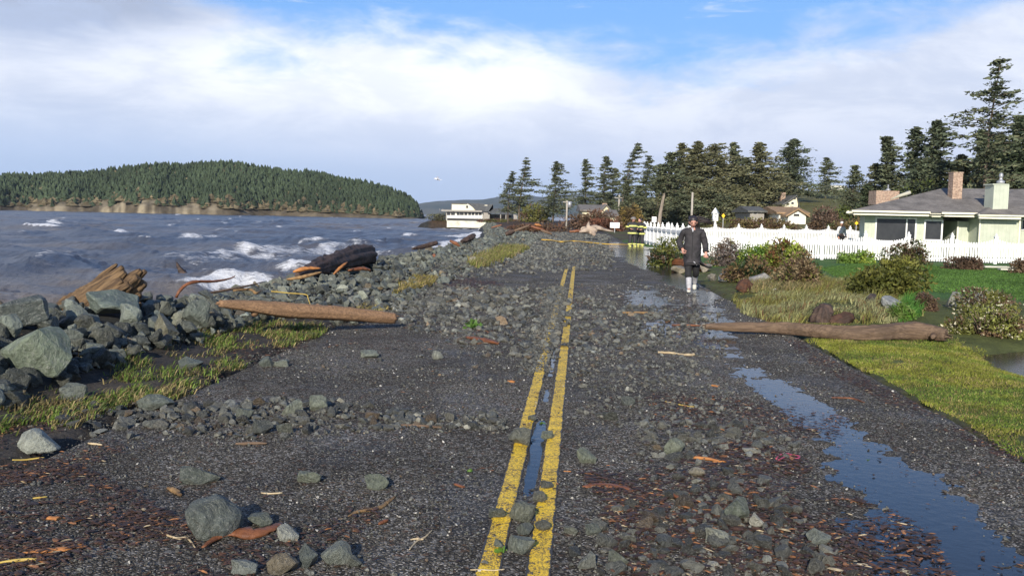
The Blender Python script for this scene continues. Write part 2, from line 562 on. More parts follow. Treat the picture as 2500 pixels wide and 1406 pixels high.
ys = 1.0 * (100 / 1.0) ** np.linspace(0, 1, 620)
ss_ = np.linspace(-3.5, 3.35, 190)
SS, YY = np.meshgrid(ss_, ys)
edge_n = (fbm(YY * 1.6, YY * 0 + 2, 4, 31) - 0.5) * 0.5
k = np.abs(SS) > 3.2
SS2 = np.where(SS > 3.2, SS + edge_n * (SS - 3.2) / 0.15 * 0.4, SS)
XX = X_of(SS2, YY)
ZZ = road_surface(XX, YY)
ZZ = np.where(np.abs(SS) > 3.33, -0.10, ZZ)
road = np_mesh("road", np.stack([XX, YY, ZZ], -1).reshape(-1, 3), grid_faces(*XX.shape), am, None, None, True)
tag(road, kind='structure')

# ---- yellow centre lines, worn
ym, N = new_mat("worn_yellow_paint")
tco = N.n('ShaderNodeTexCoord').outputs['Object']
v1 = N.n('ShaderNodeTexVoronoi', {'Vector': tco, 'Scale': 95.0})
sc1 = N.n('ShaderNodeSeparateColor', {0: v1.outputs['Color']}).outputs
yn = N.noise(5.0, 6, tco, 0.65)
pit = N.math('MULTIPLY', N.ss(v1.outputs['Distance'], 0.28, 0.52), N.ss(sc1[1], 0.25, 0.6))
ea = N.n('ShaderNodeAttribute', attribute_name='edge').outputs['Fac']
worn = N.math('MAXIMUM', N.math('MULTIPLY', pit, N.ss(yn, 0.35, 0.65, 0.5, 1.0)), N.ss(N.math('ADD', yn, N.math('MULTIPLY', ea, 0.36)), 0.66, 0.72))
worn = N.math('MAXIMUM', worn, N.ss(N.math('ADD', sc1[2], ea), 1.18, 1.3))
yc = N.mix(N.ss(yn, 0.3, 0.7), (0.88, 0.58, 0.03), (0.70, 0.44, 0.03))
yc = N.mix(worn, yc, (0.045, 0.040, 0.034))
finish(N, yc, 0.55, N.math('ADD', N.math('MULTIPLY', v1.outputs['Distance'], -1.0), sc1[0]), 0.6, 0.006, 0.4)


def line_strip(name, s0, s1, y0, y1):
    yy = y0 * (y1 / y0) ** np.linspace(0, 1, 420)
    sv = np.linspace(s0, s1, 9)
    A, B = np.meshgrid(sv, yy)
    jag = (fbm(B * 22, B * 0 + s0 * 9, 3, 41) - 0.5) * 0.014
    A = A + jag * np.sign(A - (s0 + s1) / 2)
    X = X_of(A, B)
    Z = road_surface(X, B) + 0.0045
    e = np.abs((A - (s0 + s1) / 2) / ((s1 - s0) / 2))
    o = np_mesh(name, np.stack([X, B, Z], -1).reshape(-1, 3), grid_faces(*X.shape), ym, None, None, True, {'edge': e.ravel() ** 6})
    return tag(o, kind='structure')


line_strip("road_marking", -0.055, 0.062, 2.5, 30)
line_strip("road_marking", -0.285, -0.172, 2.5, 30)

# ---- water
def water_mat(name, base, rough, sc, bs, bd, extra_noise=None):
    m, N = new_mat(name)
    tco = N.n('ShaderNodeTexCoord').outputs['Object']
    nz = N.noise(sc, 5, tco, 0.6)
    finish(N, base, rough, nz, bs, bd, 0.5, 0.0, {'IOR': 1.33})
    return m


pud_m = water_mat("puddle_water", (0.020, 0.018, 0.018), 0.13, 14.0, 0.22, 0.010)


def sheet(name, poly, z, mat, kind='structure', n=60):
    xs = [p[0] for p in poly]; yv = [p[1] for p in poly]
    me = bpy.data.meshes.new(name)
    me.from_pydata([(x, y, z) for x, y in poly], [], [tuple(range(len(poly)))])
    o = link(name, me, mat)
    return tag(o, kind=kind)


def strip_poly(s0, s1, y0, y1):
    return [(X_of(s0, y0), y0), (X_of(s1, y0), y0), (X_of(s1, y1), y1), (X_of(s0, y1), y1)]


sheet("puddle", strip_poly(0.9, 3.05, 2.5, 16) + strip_poly(0.9, 3.33, 16, 70)[:0], -0.0185, pud_m)
sheet("puddle", strip_poly(0.9, 3.30, 16.003, 33), -0.0185, pud_m)
sheet("puddle", strip_poly(0.6, 4.2, 33.003, 62), -0.0185, pud_m)
sheet("puddle", strip_poly(-0.30, 0.05, 4.3, 13), -0.0190, pud_m)
sheet("puddle", [(4.9, 6.8), (11.5, 7.5), (12.5, 14.5), (5.2, 13.6)], -0.060, pud_m)

# ---- sea
wm, N = new_mat("rough_sea_water")
tco = N.n('ShaderNodeTexCoord').outputs['Object']
fo = N.n('ShaderNodeAttribute', attribute_name='foam').outputs['Fac']
silt = N.n('ShaderNodeAttribute', attribute_name='silt').outputs['Fac']
mp = N.n('ShaderNodeMapping', {'Vector': tco, 'Scale': (1.0, 1.0, 1.0), 'Rotation': (0, 0, 0.3)}).outputs[0]
st = N.n('ShaderNodeMapping', {'Vector': tco, 'Scale': (0.35, 1.3, 1.0), 'Rotation': (0, 0, 0.25)}).outputs[0]
fn = N.noise(3.4, 9, st, 0.72, 0.6)
ff = N.ss(N.math('ADD', fo, N.math('MULTIPLY', N.math('SUBTRACT', fn, 0.5), 1.5)), 0.38, 0.72)
ff = N.math('MULTIPLY', ff, N.ss(fo, 0.02, 0.2))
wn = N.noise(1.3, 6, mp, 0.7)
wc = N.mix(silt, (0.060, 0.070, 0.092), (0.165, 0.138, 0.108))
wc = N.mix(N.ss(fn, 0.55, 0.75, 0, 0.5), wc, (0.24, 0.24, 0.27))
lace = N.noise(7.0, 8, st, 0.75, 1.2)
ff = N.math('MULTIPLY', ff, N.ss(lace, 0.30, 0.56, 0.15, 1.0))
wc = N.mix(ff, wc, (0.66, 0.67, 0.68))
rgh = N.math('ADD', 0.34, N.math('MULTIPLY', ff, 0.6))
fine = N.noise(5.0, 6, st, 0.75)
finish(N, wc, rgh, N.math('ADD', N.math('MULTIPLY', wn, 1.0), N.math('MULTIPLY', fine, 0.35)), 0.9, 0.22, 0.5, 0.0, {'IOR': 1.33})

SEA = -1.9
WX, WY = fan(2, -10, -76, 12, 900, 12.0, 8500, 900)
wz = np.zeros_like(WX)
rs = np.random.default_rng(11)
Rr = np.hypot(WX, WY)
cellr = Rr * 0.0075
for i in range(46):
    lam = 0.9 * (26 / 0.9) ** rs.random()
    th = math.radians(-112 + rs.normal() * 17)
    kx, ky = math.cos(th) * 2 * math.pi / lam, math.sin(th) * 2 * math.pi / lam
    ph = rs.random() * 6.28
    amp = 0.0074 * lam ** 0.85 * (0.6 + 0.8 * rs.random())
    w = np.sin(kx * WX + ky * WY + ph + 1.2 * fbm(WX * 0.05, WY * 0.05, 2, 50 + i % 4))
    fade = sstep(1.6, 3.5, lam / np.maximum(cellr, 1e-3))
    wz += amp * (1 - np.abs(w)) * 2.0 * fade - amp * fade if i % 2 else amp * w * fade
wz = wz * (0.8 + 0.9 * fbm(WX * 0.03, WY * 0.03, 2, 61))
WPX, WPY = proj(np.stack([WX, WY, np.full_like(WX, SEA)], -1).reshape(-1, 3))
WPX = WPX.reshape(WX.shape); WPY = WPY.reshape(WX.shape)
foam = np.zeros_like(wz)
sd_ = wz.std()
gustn = fbm(WX * 0.07, WY * 0.11, 3, 62)
foam += sstep(1.55, 2.6, wz / sd_) * sstep(0.46, 0.56, gustn) * 0.9
foam += sstep(0.56, 0.68, fbm(WX * 0.018, WY * 0.09, 4, 63)) * 0.30


def seg_dist(X, Y, a, b):
    a = np.array(a[:2]); b = np.array(b[:2]); d = b - a; L2 = d @ d
    t = np.clip(((X - a[0]) * d[0] + (Y - a[1]) * d[1]) / L2, 0, 1)
    qx, qy = a[0] + t * d[0], a[1] + t * d[1]
    side = (X - a[0]) * d[1] - (Y - a[1]) * d[0]
    return np.hypot(X - qx, Y - qy) * np.sign(side), t


def breaker(pts, h, wback, wfront, fm, fback, ffront, seed):
    """a breaking crest through photo points on the water; the front faces the shore"""
    global wz, foam
    P = [at(x, y, SEA) for x, y in pts]
    best = None; bt = None
    for i in range(len(P) - 1):
        d, t = seg_dist(WX, WY, P[i], P[i + 1])
        u_ = (i + t) / (len(P) - 1)
        if best is None:
            best, bt = d, u_
        else:
            m = np.abs(d) < np.abs(best)
            best = np.where(m, d, best); bt = np.where(m, u_, bt)
    best = best + (fbm(WX * 0.5, WY * 0.5, 3, seed) - 0.5) * 2.0
    env = np.sin(np.pi * np.clip(bt, 0.0, 1)) ** 0.5
    end = np.where((bt <= 0) | (bt >= 1), np.exp(-(best / 1.5) ** 2), 1)
    prof = np.where(best > 0, np.exp(-(best / wfront) ** 2), np.exp(-(best / wback) ** 2)) * env
    wz = wz + h * prof * (0.75 + 0.5 * fbm(WX * 0.35, WY * 0.35, 2, seed + 1))
    fp = np.where(best > 0, np.exp(-(best / ffront) ** 2), np.exp(-(best / fback) ** 2)) * env
    rag = 0.25 + 1.5 * fbm(WX * 0.9, WY * 0.7, 4, seed + 2)
    foam = np.maximum(foam, fm * fp * rag)
    wz = wz + fp * fm * (fbm(WX * 2.2, WY * 2.2, 4, seed + 3) - 0.5) * 0.32


breaker([(300, 640), (480, 628), (620, 615), (760, 612), (880, 600), (960, 605)], 0.75, 5, 2.2, 0.62, 1.3, 7.5, 70)
breaker([(430, 700), (520, 693), (600, 690), (650, 700)], 0.8, 2.5, 0.9, 0.95, 1.0, 1.8, 80)
breaker([(700, 655), (780, 645), (860, 640)], 0.4, 2.5, 1.0, 1.1, 2.0, 3.0, 84)
breaker([(-40, 662), (120, 650), (280, 643), (360, 655)], 0.55, 3.5, 1.8, 0.50, 0.9, 0.9, 88)
breaker([(-60, 720), (60, 712), (200, 705)], 0.25, 2.5, 1.4, 0.12, 0.8, 0.8, 90)
breaker([(420, 583), (480, 580), (560, 580)], 0.9, 5, 2.0, 0.75, 1.0, 2.0, 92)
breaker([(250, 570), (300, 568), (350, 569)], 0.7, 5, 2.0, 0.7, 1.0, 2.0, 94)
breaker([(1120, 583), (1180, 577), (1240, 574), (1290, 572)], 0.5, 4, 2, 1.2, 6, 9, 96)
breaker([(1090, 600), (1120, 596), (1160, 592)], 0.6, 3, 2, 1.2, 2.5, 4, 98)
for k_, (bx_, by_, bl_, bh_) in enumerate(((560, 562, 90, .5), (700, 556, 60, .5), (880, 566, 80, .5), (960, 556, 50, .4), (120, 603, 150, .5), (760, 590, 120, .5), (330, 600, 90, .6), (60, 565, 60, .5), (640, 545, 50, .5), (420, 548, 40, .5), (260, 545, 36, .5), (800, 545, 40, .4), (930, 590, 60, .5), (180, 640, 160, .4), (1000, 575, 60, .4))):
    breaker([(bx_ - bl_ / 2, by_ + 2), (bx_, by_), (bx_ + bl_ / 2, by_ + 1)], bh_ * 0.8, 4, 1.8, 0.62, 0.9, 1.8, 120 + 5 * k_)
breaker([(60, 545), (150, 542), (220, 543)], 0.8, 6, 3, 0.7, 2.0, 4.0, 99)
ts = -S_of(WX, WY)
foam = np.maximum(foam, 0.8 * (1 - sstep(8.0, 13.0, ts - SH(WY))) * sstep(0.35, 0.6, fbm(WX * 0.5, WY * 0.5, 4, 64)))
foam = np.maximum(foam, 0.9 * (np.hypot((WX + 17) / 12, (WY - 236) / 7) < 1) * sstep(0.4, 0.55, fbm(WX * 0.3, WY * 0.3, 3, 65)))
siltv = np.clip(0.15 + 0.55 * sstep(620, 760, WPY + 60 * (fbm(WX * .1, WY * .1, 3, 66) - .5)) + 0.45 * sstep(500, 1100, WPX) * sstep(80, 260, Rr) + (fbm(WX * 0.04, WY * 0.09, 4, 67) - 0.5) * 1.1, 0, 1)
wz = wz * (1 - 0.75 * sstep(500, 3000, Rr))
ut = -S_of(WX, WY)
keep = (WX < X_of(-5.0, WY)) | (WY > 60)
sea = np_mesh("sea", np.stack([WX, WY, SEA + wz], -1).reshape(-1, 3), grid_faces(*WX.shape), wm, None, None, True, {'foam': foam.ravel(), 'silt': siltv.ravel()})
tag(sea, kind='structure')

# ---- wooded island across the channel
prof = np.array([(-700, 470), (-400, 440), (-150, 425), (0, 419), (100, 415), (200, 408), (300, 402), (430, 393), (550, 389), (650, 397), (750, 409), (830, 425), (900, 440), (960, 459), (1000, 476), (1018, 492), (1028, 515), (1036, 536)], float)
IY0, IY1 = 650.0, 800.0
npx, nt_ = 300, 70
pxs = np.linspace(-700, 1036, npx)
tops = np.interp(pxs, prof[:, 0], prof[:, 1])
tt = np.linspace(0, 1, nt_)
IV = np.zeros((nt_, npx, 3))
TREE_H = 7.5
for j, px in enumerate(pxs):
    tp = atY(px, tops[j], 735.0)
    hz = max(tp.z - TREE_H - SEA, 0.3)
    near = IY0 + 14 * math.sin(px * 0.011) + 8 * math.sin(px * 0.031) + 30 * max(0, (px - 900) / 130) + max(0, -px) * 0.25
    for i, t in enumerate(tt):
        Y = near + t * 170
        rise = min(1, (t / 0.5)) ** 0.8 if t < 0.5 else 1 - 0.5 * ((t - 0.5) / 0.5) ** 2
        X = atY(px, 520, Y).x
        IV[i, j] = (X, Y, hz * rise)
nn = fbm(IV[..., 0] * 0.02, IV[..., 1] * 0.02, 4, 100)
bl = np.exp(-((pxs - 330) / 190) ** 2) + 0.7 * np.exp(-((pxs + 20) / 90) ** 2) + 0.25
cliff = sstep(0, 0.04, tt)[:, None] * 6.0 * (bl[None, :] * (0.45 + 1.0 * fbm(pxs * 0.02, pxs * 0 + 1, 3, 101))[None, :])
fadeh = np.clip(IV[..., 2].max(0) / 10, 0, 1)[None, :]
IV[..., 2] = SEA - 1.5 * (tt[:, None] < 0.001) + np.maximum(IV[..., 2], np.minimum(cliff * fadeh, IV[..., 2].max(0)[None, :])) + (nn - 0.5) * 5 * sstep(0.1, 0.3, tt)[:, None] * fadeh
lowt = (1 - sstep(0.05, 0.16, tt))[:, None]
tan = np.array([0.22, 0.185, 0.125]); tan2 = np.array([0.085, 0.068, 0.048]); gr = np.array([0.035, 0.042, 0.022])
streak = fbm(pxs * 0.05, pxs * 0, 4, 102)[None, :] + (nn - 0.5) * 0.6
ic = gr + (tan2 - gr) * (lowt * 0.9)[..., None] * np.ones((nt_, npx, 1))
ic = ic + (tan - ic) * (lowt * sstep(0.48, 0.62, streak) * np.clip(bl, 0, 1)[None, :])[..., None]
im = attr_mat("bluff_earth", 0.9, 0.5, 0.12, 0.2, 0.35)
isl = np_mesh("hills", IV.reshape(-1, 3), grid_faces(nt_, npx), im, None, ic.reshape(-1, 3), False)
tag(isl, kind='structure')

# conifer clumps of the island wood: one mass
def cone_trees(P, Hh, Rw, tiers=3, seg=6, seed=1, cols=None):
    rg = np.random.default_rng(seed)
    n = len(P)
    Vs, Fs, Cs = [], [], []
    base = 0
    ang = np.linspace(0, 2 * np.pi, seg, endpoint=False)
    for t in range(tiers):
        z0 = 0.06 + 0.80 * t / tiers
        z1 = min(1.0, z0 + 0.62 - 0.06 * t) if t < tiers - 1 else 1.0
        rr = (1 - 0.26 * t)
        a = ang[None, :] + rg.random((n, 1)) * 6.28
        rj = Rw[:, None] * rr * (0.65 + 0.7 * rg.random((n, seg)))
        ring = np.stack([P[:, 0:1] + rj * np.cos(a), P[:, 1:2] + rj * np.sin(a), P[:, 2:3] + Hh[:, None] * (z0 + 0.12 * (rg.random((n, seg)) - 0.5))], -1)
        ap = np.stack([P[:, 0] + Rw * 0.25 * (rg.random(n) - .5), P[:, 1], P[:, 2] + Hh * z1], -1)
        V = np.concatenate([ring, ap[:, None, :]], 1).reshape(-1, 3)
        idx = base + np.arange(n)[:, None] * (seg + 1)
        k = np.arange(seg)
        F = np.stack([idx + k[None, :], idx + (k[None, :] + 1) % seg, np.broadcast_to(idx + seg, (n, seg))], -1).reshape(-1, 3)
        C = np.repeat(cols, seg + 1, 0)
        Vs.append(V); Fs.append(F); Cs.append(C); base += len(V)
    return np.concatenate(Vs), np.concatenate(Fs), np.concatenate(Cs)


rg = np.random.default_rng(5)
nT = 24000
jj = rg.random(nT) * (npx - 1.01); ii = (0.035 + 0.75 * rg.random(nT) ** 0.9) * (nt_ - 1)
i0, j0 = ii.astype(int), jj.astype(int)
fi, fj = (ii - i0)[:, None], (jj - j0)[:, None]
TP = (IV[i0, j0] * (1 - fi) * (1 - fj) + IV[i0 + 1, j0] * fi * (1 - fj) + IV[i0, j0 + 1] * (1 - fi) * fj + IV[i0 + 1, j0 + 1] * fi * fj)
stv = streak[i0, j0]; lowv = lowt[i0, 0] * np.clip(bl, 0, 1)[j0]
ok = ~((lowv * sstep(0.48, 0.56, stv) > 0.48)) & (TP[:, 2] > SEA + 0.6)
TP = TP[ok]
hh = TREE_H * (0.30 + 0.85 * rg.random(len(TP)) ** 1.8)
rw = 1.5 + hh * (0.08 + 0.16 * rg.random(len(TP)))
cb = fbm(TP[:, 0] * 0.03, TP[:, 1] * 0.03, 3, 103)
cc = np.stack([0.024 + 0.022 * cb, 0.036 + 0.028 * cb, 0.020 + 0.014 * cb], 1) * (0.75 + 0.5 * rg.random((len(TP), 1))) * (0.7 + 0.7 * fbm(TP[:, 0] * 0.012, TP[:, 1] * 0.012, 2, 107))[:, None]
mask_b = rg.random(len(TP)) < 0.06 + 0.50 * (ii[ok] / nt_ < 0.12)
cc[mask_b] = np.array([0.13, 0.105, 0.06]) * (0.7 + 0.6 * rg.random((mask_b.sum(), 1)))
rw[mask_b] *= 1.5; hh[mask_b] *= 0.55
TP[:, 2] -= 0.5
V, F, C = cone_trees(TP, hh, rw, 3, 6, 6, cc)
leaf_far = attr_mat("far_conifer_needles", 0.8, 0, 0.8, 0.15, 0.3)
fo_ = np_mesh("forest", V, F, leaf_far, None, C, False)
tag(fo_, "dense conifer wood covering the whole island across the channel", "forest", kind='stuff')

# ---- far hills over the water
hp = np.array([(700, 520), (950, 512), (1030, 494), (1060, 490), (1090, 487), (1140, 486), (1180, 484), (1215, 477), (1260, 474), (1330, 478), (1400, 470), (1480, 474), (1560, 480), (1700, 490), (1900, 505), (2300, 520)], float)
hx = np.linspace(700, 2300, 260)
hy = np.interp(hx, hp[:, 0], hp[:, 1])
HV = np.zeros((14, 260, 3))
for j in range(260):
    tp = atY(hx[j], hy[j], 6800.0)
    for i in range(14):
        t = i / 13
        Y = 6000 + 1600 * t
        HV[i, j] = (atY(hx[j], 520, Y).x, Y, SEA - 1 + (tp.z + 2) * (math.sin(min(t * 1.9, 1.57)) ** 0.8) * (0.93 + 0.14 * float(fbm(np.array([hx[j] * 0.03]), np.array([t * 3.0]), 3, 110)[0])))
hm = simple("hill_forest", (0.030, 0.045, 0.030), (0.075, 0.075, 0.050), 0.004, 0.9, 0, 0.1)
tag(np_mesh("hills", HV.reshape(-1, 3), grid_faces(14, 260), hm, None, None, True), kind='structure')

# ---- air
hb = MB().box((0, 4400, 195), (24000, 9400, 412))
haze = hb.build("haze", None)
hzm = bpy.data.materials.new("pale_air"); hzm.use_nodes = True; hzm.node_tree.nodes.clear()
N = NT(hzm.node_tree)
pv = N.n('ShaderNodeVolumePrincipled', {'Color': (0.80, 0.89, 1.0, 1), 'Density': 0.00006, 'Anisotropy': 0.2})
N.n('ShaderNodeOutputMaterial', {'Volume': pv.outputs[0]})
haze.data.materials.append(hzm)
tag(haze, "pale blue air between the camera and the far hills", "haze", kind='stuff')

# ================================================================== ROCKS
def rock_proto(seed, npts=15, flat=0.75, detail=True, roundness=0.0):
    """an angular broken stone of unit size"""
    rr = random.Random(seed)
    bm = bmesh.new()
    ax = (1.0, rr.uniform(0.62, 0.95), rr.uniform(0.5, 0.85) * flat / 0.75)
    for _ in range(npts):
        v = Vector((rr.gauss(0, 1), rr.gauss(0, 1), rr.gauss(0, 1))).normalized() * rr.uniform(0.82, 1.0)
        bm.verts.new((v.x * ax[0] * 0.5, v.y * ax[1] * 0.5, v.z * ax[2] * 0.5))
    r = bmesh.ops.convex_hull(bm, input=bm.verts)
    junk = [e for e in r['geom_interior'] + r['geom_unused'] if isinstance(e, bmesh.types.BMVert)]
    if junk:
        bmesh.ops.delete(bm, geom=list(set(junk)), context='VERTS')
    if detail:
        bmesh.ops.dissolve_limit(bm, angle_limit=math.radians(14), verts=bm.verts, edges=bm.edges)
        bmesh.ops.bevel(bm, geom=list(bm.edges), offset=0.022 + 0.05 * roundness, segments=2 if roundness > 0.3 else 1, affect='EDGES', clamp_overlap=True)
        bmesh.ops.triangulate(bm, faces=bm.faces)
        bmesh.ops.subdivide_edges(bm, edges=[e for e in bm.edges if e.calc_length() > 0.16], cuts=1, use_grid_fill=False)
        bmesh.ops.triangulate(bm, faces=bm.faces)
        off = Vector((seed * 3.1, 0, 0))
        for v in bm.verts:
            n = v.co.normalized()
            v.co += n * (mnoise.noise(v.co * 3.2 + off) * 0.055 + mnoise.noise(v.co * 8 + off) * 0.022)
    else:
        bmesh.ops.triangulate(bm, faces=bm.faces)
    bmesh.ops.recalc_face_normals(bm, faces=bm.faces)
    return bm


def rock_material(name, use_attr):
    m, N = new_mat(name)
    tco = N.n('ShaderNodeTexCoord').outputs['Object']
    if use_attr:
        base = N.n('ShaderNodeAttribute', attribute_name='col').outputs['Color']
        sc = 9.0
    else:
        base = N.n('ShaderNodeObjectInfo').outputs['Color']
        sc = 3.0
    a = N.noise(sc, 8, tco, 0.68, 0.4)
    b = N.noise(sc * 4.5, 6, tco, 0.7)
    vn = N.n('ShaderNodeTexVoronoi', {'Vector': tco, 'Scale': sc * 0.9}, feature='DISTANCE_TO_EDGE').outputs[0]
    hsv = N.n('ShaderNodeHueSaturation', {'Color': base, 'Value': N.math('ADD', N.ss(a, 0.3, 0.7, 0.62, 1.18), N.ss(b, 0.35, 0.7, -0.14, 0.22))}).outputs[0]
    vein = N.ss(N.noise(sc * 1.3, 5, tco, 0.6, 1.8), 0.495, 0.512)
    vein = N.math('MULTIPLY', vein, N.ss(N.noise(sc * 1.3, 5, tco, 0.6, 1.8), 0.53, 0.512))
    hsv = N.mix(N.math('MULTIPLY', vein, 0.5), hsv, (0.34, 0.34, 0.31))
    finish(N, hsv, N.ss(a, 0.3, 0.7, 0.45, 0.75), N.math('ADD', a, N.math('MULTIPLY', b, 0.4)), 0.8, 0.05 if use_attr else 0.10, 0.4)
    return m


rock_m = rock_material("grey_green_rock", False)
rubble_m = rock_material("grey_green_rubble", True)
ROCKS = []
for i in range(18):
    bm = rock_proto(100 + i, 13 + i % 5, 0.72 + 0.1 * (i % 3))
    me = bpy.data.meshes.new("rock_%d" % i)
    bm.to_mesh(me); bm.free()
    me.materials.append(rock_m)
    ROCKS.append(me)
ROUND = []
for i in range(5):
    bm = rock_proto(300 + i, 26, 0.8, True, 1.0)
    bmesh.ops.smooth_vert(bm, verts=bm.verts, factor=0.4, use_axis_x=True, use_axis_y=True, use_axis_z=True)
    me = bpy.data.meshes.new("round_rock_%d" % i)
    bm.to_mesh(me); bm.free(); me.materials.append(rock_m)
    ROUND.append(me)


def proto_arrays(bms):
    out = []
    for bm in bms:
        bm.verts.ensure_lookup_table()
        V = np.array([v.co[:] for v in bm.verts]); F = np.array([[v.index for v in f.verts] for f in bm.faces])
        out.append((V, F)); bm.free()
    return out


LOWP = proto_arrays([rock_proto(500 + i, 11, 0.72, False) for i in range(14)])
for i_, (v_, f_) in enumerate(LOWP):
    pass
MIDP = []
for i in range(12):
    bm = rock_proto(600 + i, 12, 0.72, True)
    MIDP += proto_arrays([bm])


def rand_rot(n, rg, tiltmax=0.6):
    a = rg.random(n) * 2 * np.pi
    tx = (rg.random(n) - 0.5) * 2 * tiltmax; ty = (rg.random(n) - 0.5) * 2 * tiltmax
    ca, sa = np.cos(a), np.sin(a); cx, sx = np.cos(tx), np.sin(tx); cy, sy = np.cos(ty), np.sin(ty)
    Z = np.zeros((n, 3, 3)); X = Z.copy(); Yr = Z.copy()
    Z[:, 0, 0] = ca; Z[:, 0, 1] = -sa; Z[:, 1, 0] = sa; Z[:, 1, 1] = ca; Z[:, 2, 2] = 1
    X[:, 0, 0] = 1; X[:, 1, 1] = cx; X[:, 1, 2] = -sx; X[:, 2, 1] = sx; X[:, 2, 2] = cx
    Yr[:, 0, 0] = cy; Yr[:, 0, 2] = sy; Yr[:, 1, 1] = 1; Yr[:, 2, 0] = -sy; Yr[:, 2, 2] = cy
    return Z @ X @ Yr


def merge_instances(protos, pidx, pos, scl, rot, cols):
    """scatter prototype meshes into one vertex and face array"""
    Vs, Fs, Cs = [], [], []
    base = 0
    for k, (V, F) in enumerate(protos):
        sel = np.where(pidx == k)[0]
        if not len(sel):
            continue
        P = V[None] * scl[sel][:, None, :]
        P = np.einsum('nij,nvj->nvi', rot[sel], P) + pos[sel][:, None, :]
        nv = len(V)
        Fi = F[None] + (base + np.arange(len(sel)) * nv)[:, None, None]
        Vs.append(P.reshape(-1, 3)); Fs.append(Fi.reshape(-1, F.shape[1])); Cs.append(np.repeat(cols[sel], nv, 0))
        base += nv * len(sel)
    return np.concatenate(Vs), np.concatenate(Fs), np.concatenate(Cs)


def rock_cols(n, rg, wet=0.0):
    v = 0.045 + 0.115 * rg.random(n) ** 1.6
    tint = rg.random(n)
    v = v * 0.97
    c = np.stack([v * (0.99 + 0.10 * tint), v * (1.05), v * (0.84 + 0.10 * (1 - tint))], 1)
    pale = rg.random(n) < 0.07
    c[pale] *= 1.75
    br = rg.random(n) < 0.04
    c[br] *= np.array([1.35, 1.0, 0.75])
    return np.minimum(c, 0.42) * (1 - wet)


def add_rock(me, pos, scl, rotm, col, label, group, name='boulder', cat='boulder'):
    o = bpy.data.objects.new(name, me)
    COL.objects.link(o)
    o.matrix_world = Matrix.Translation(pos) @ Matrix([[float(x) for x in r] for r in rotm]).to_4x4() @ Matrix.Diagonal((scl[0], scl[1], scl[2], 1))
    o.color = (col[0], col[1], col[2], 1)
    return tag(o, label, cat, group)


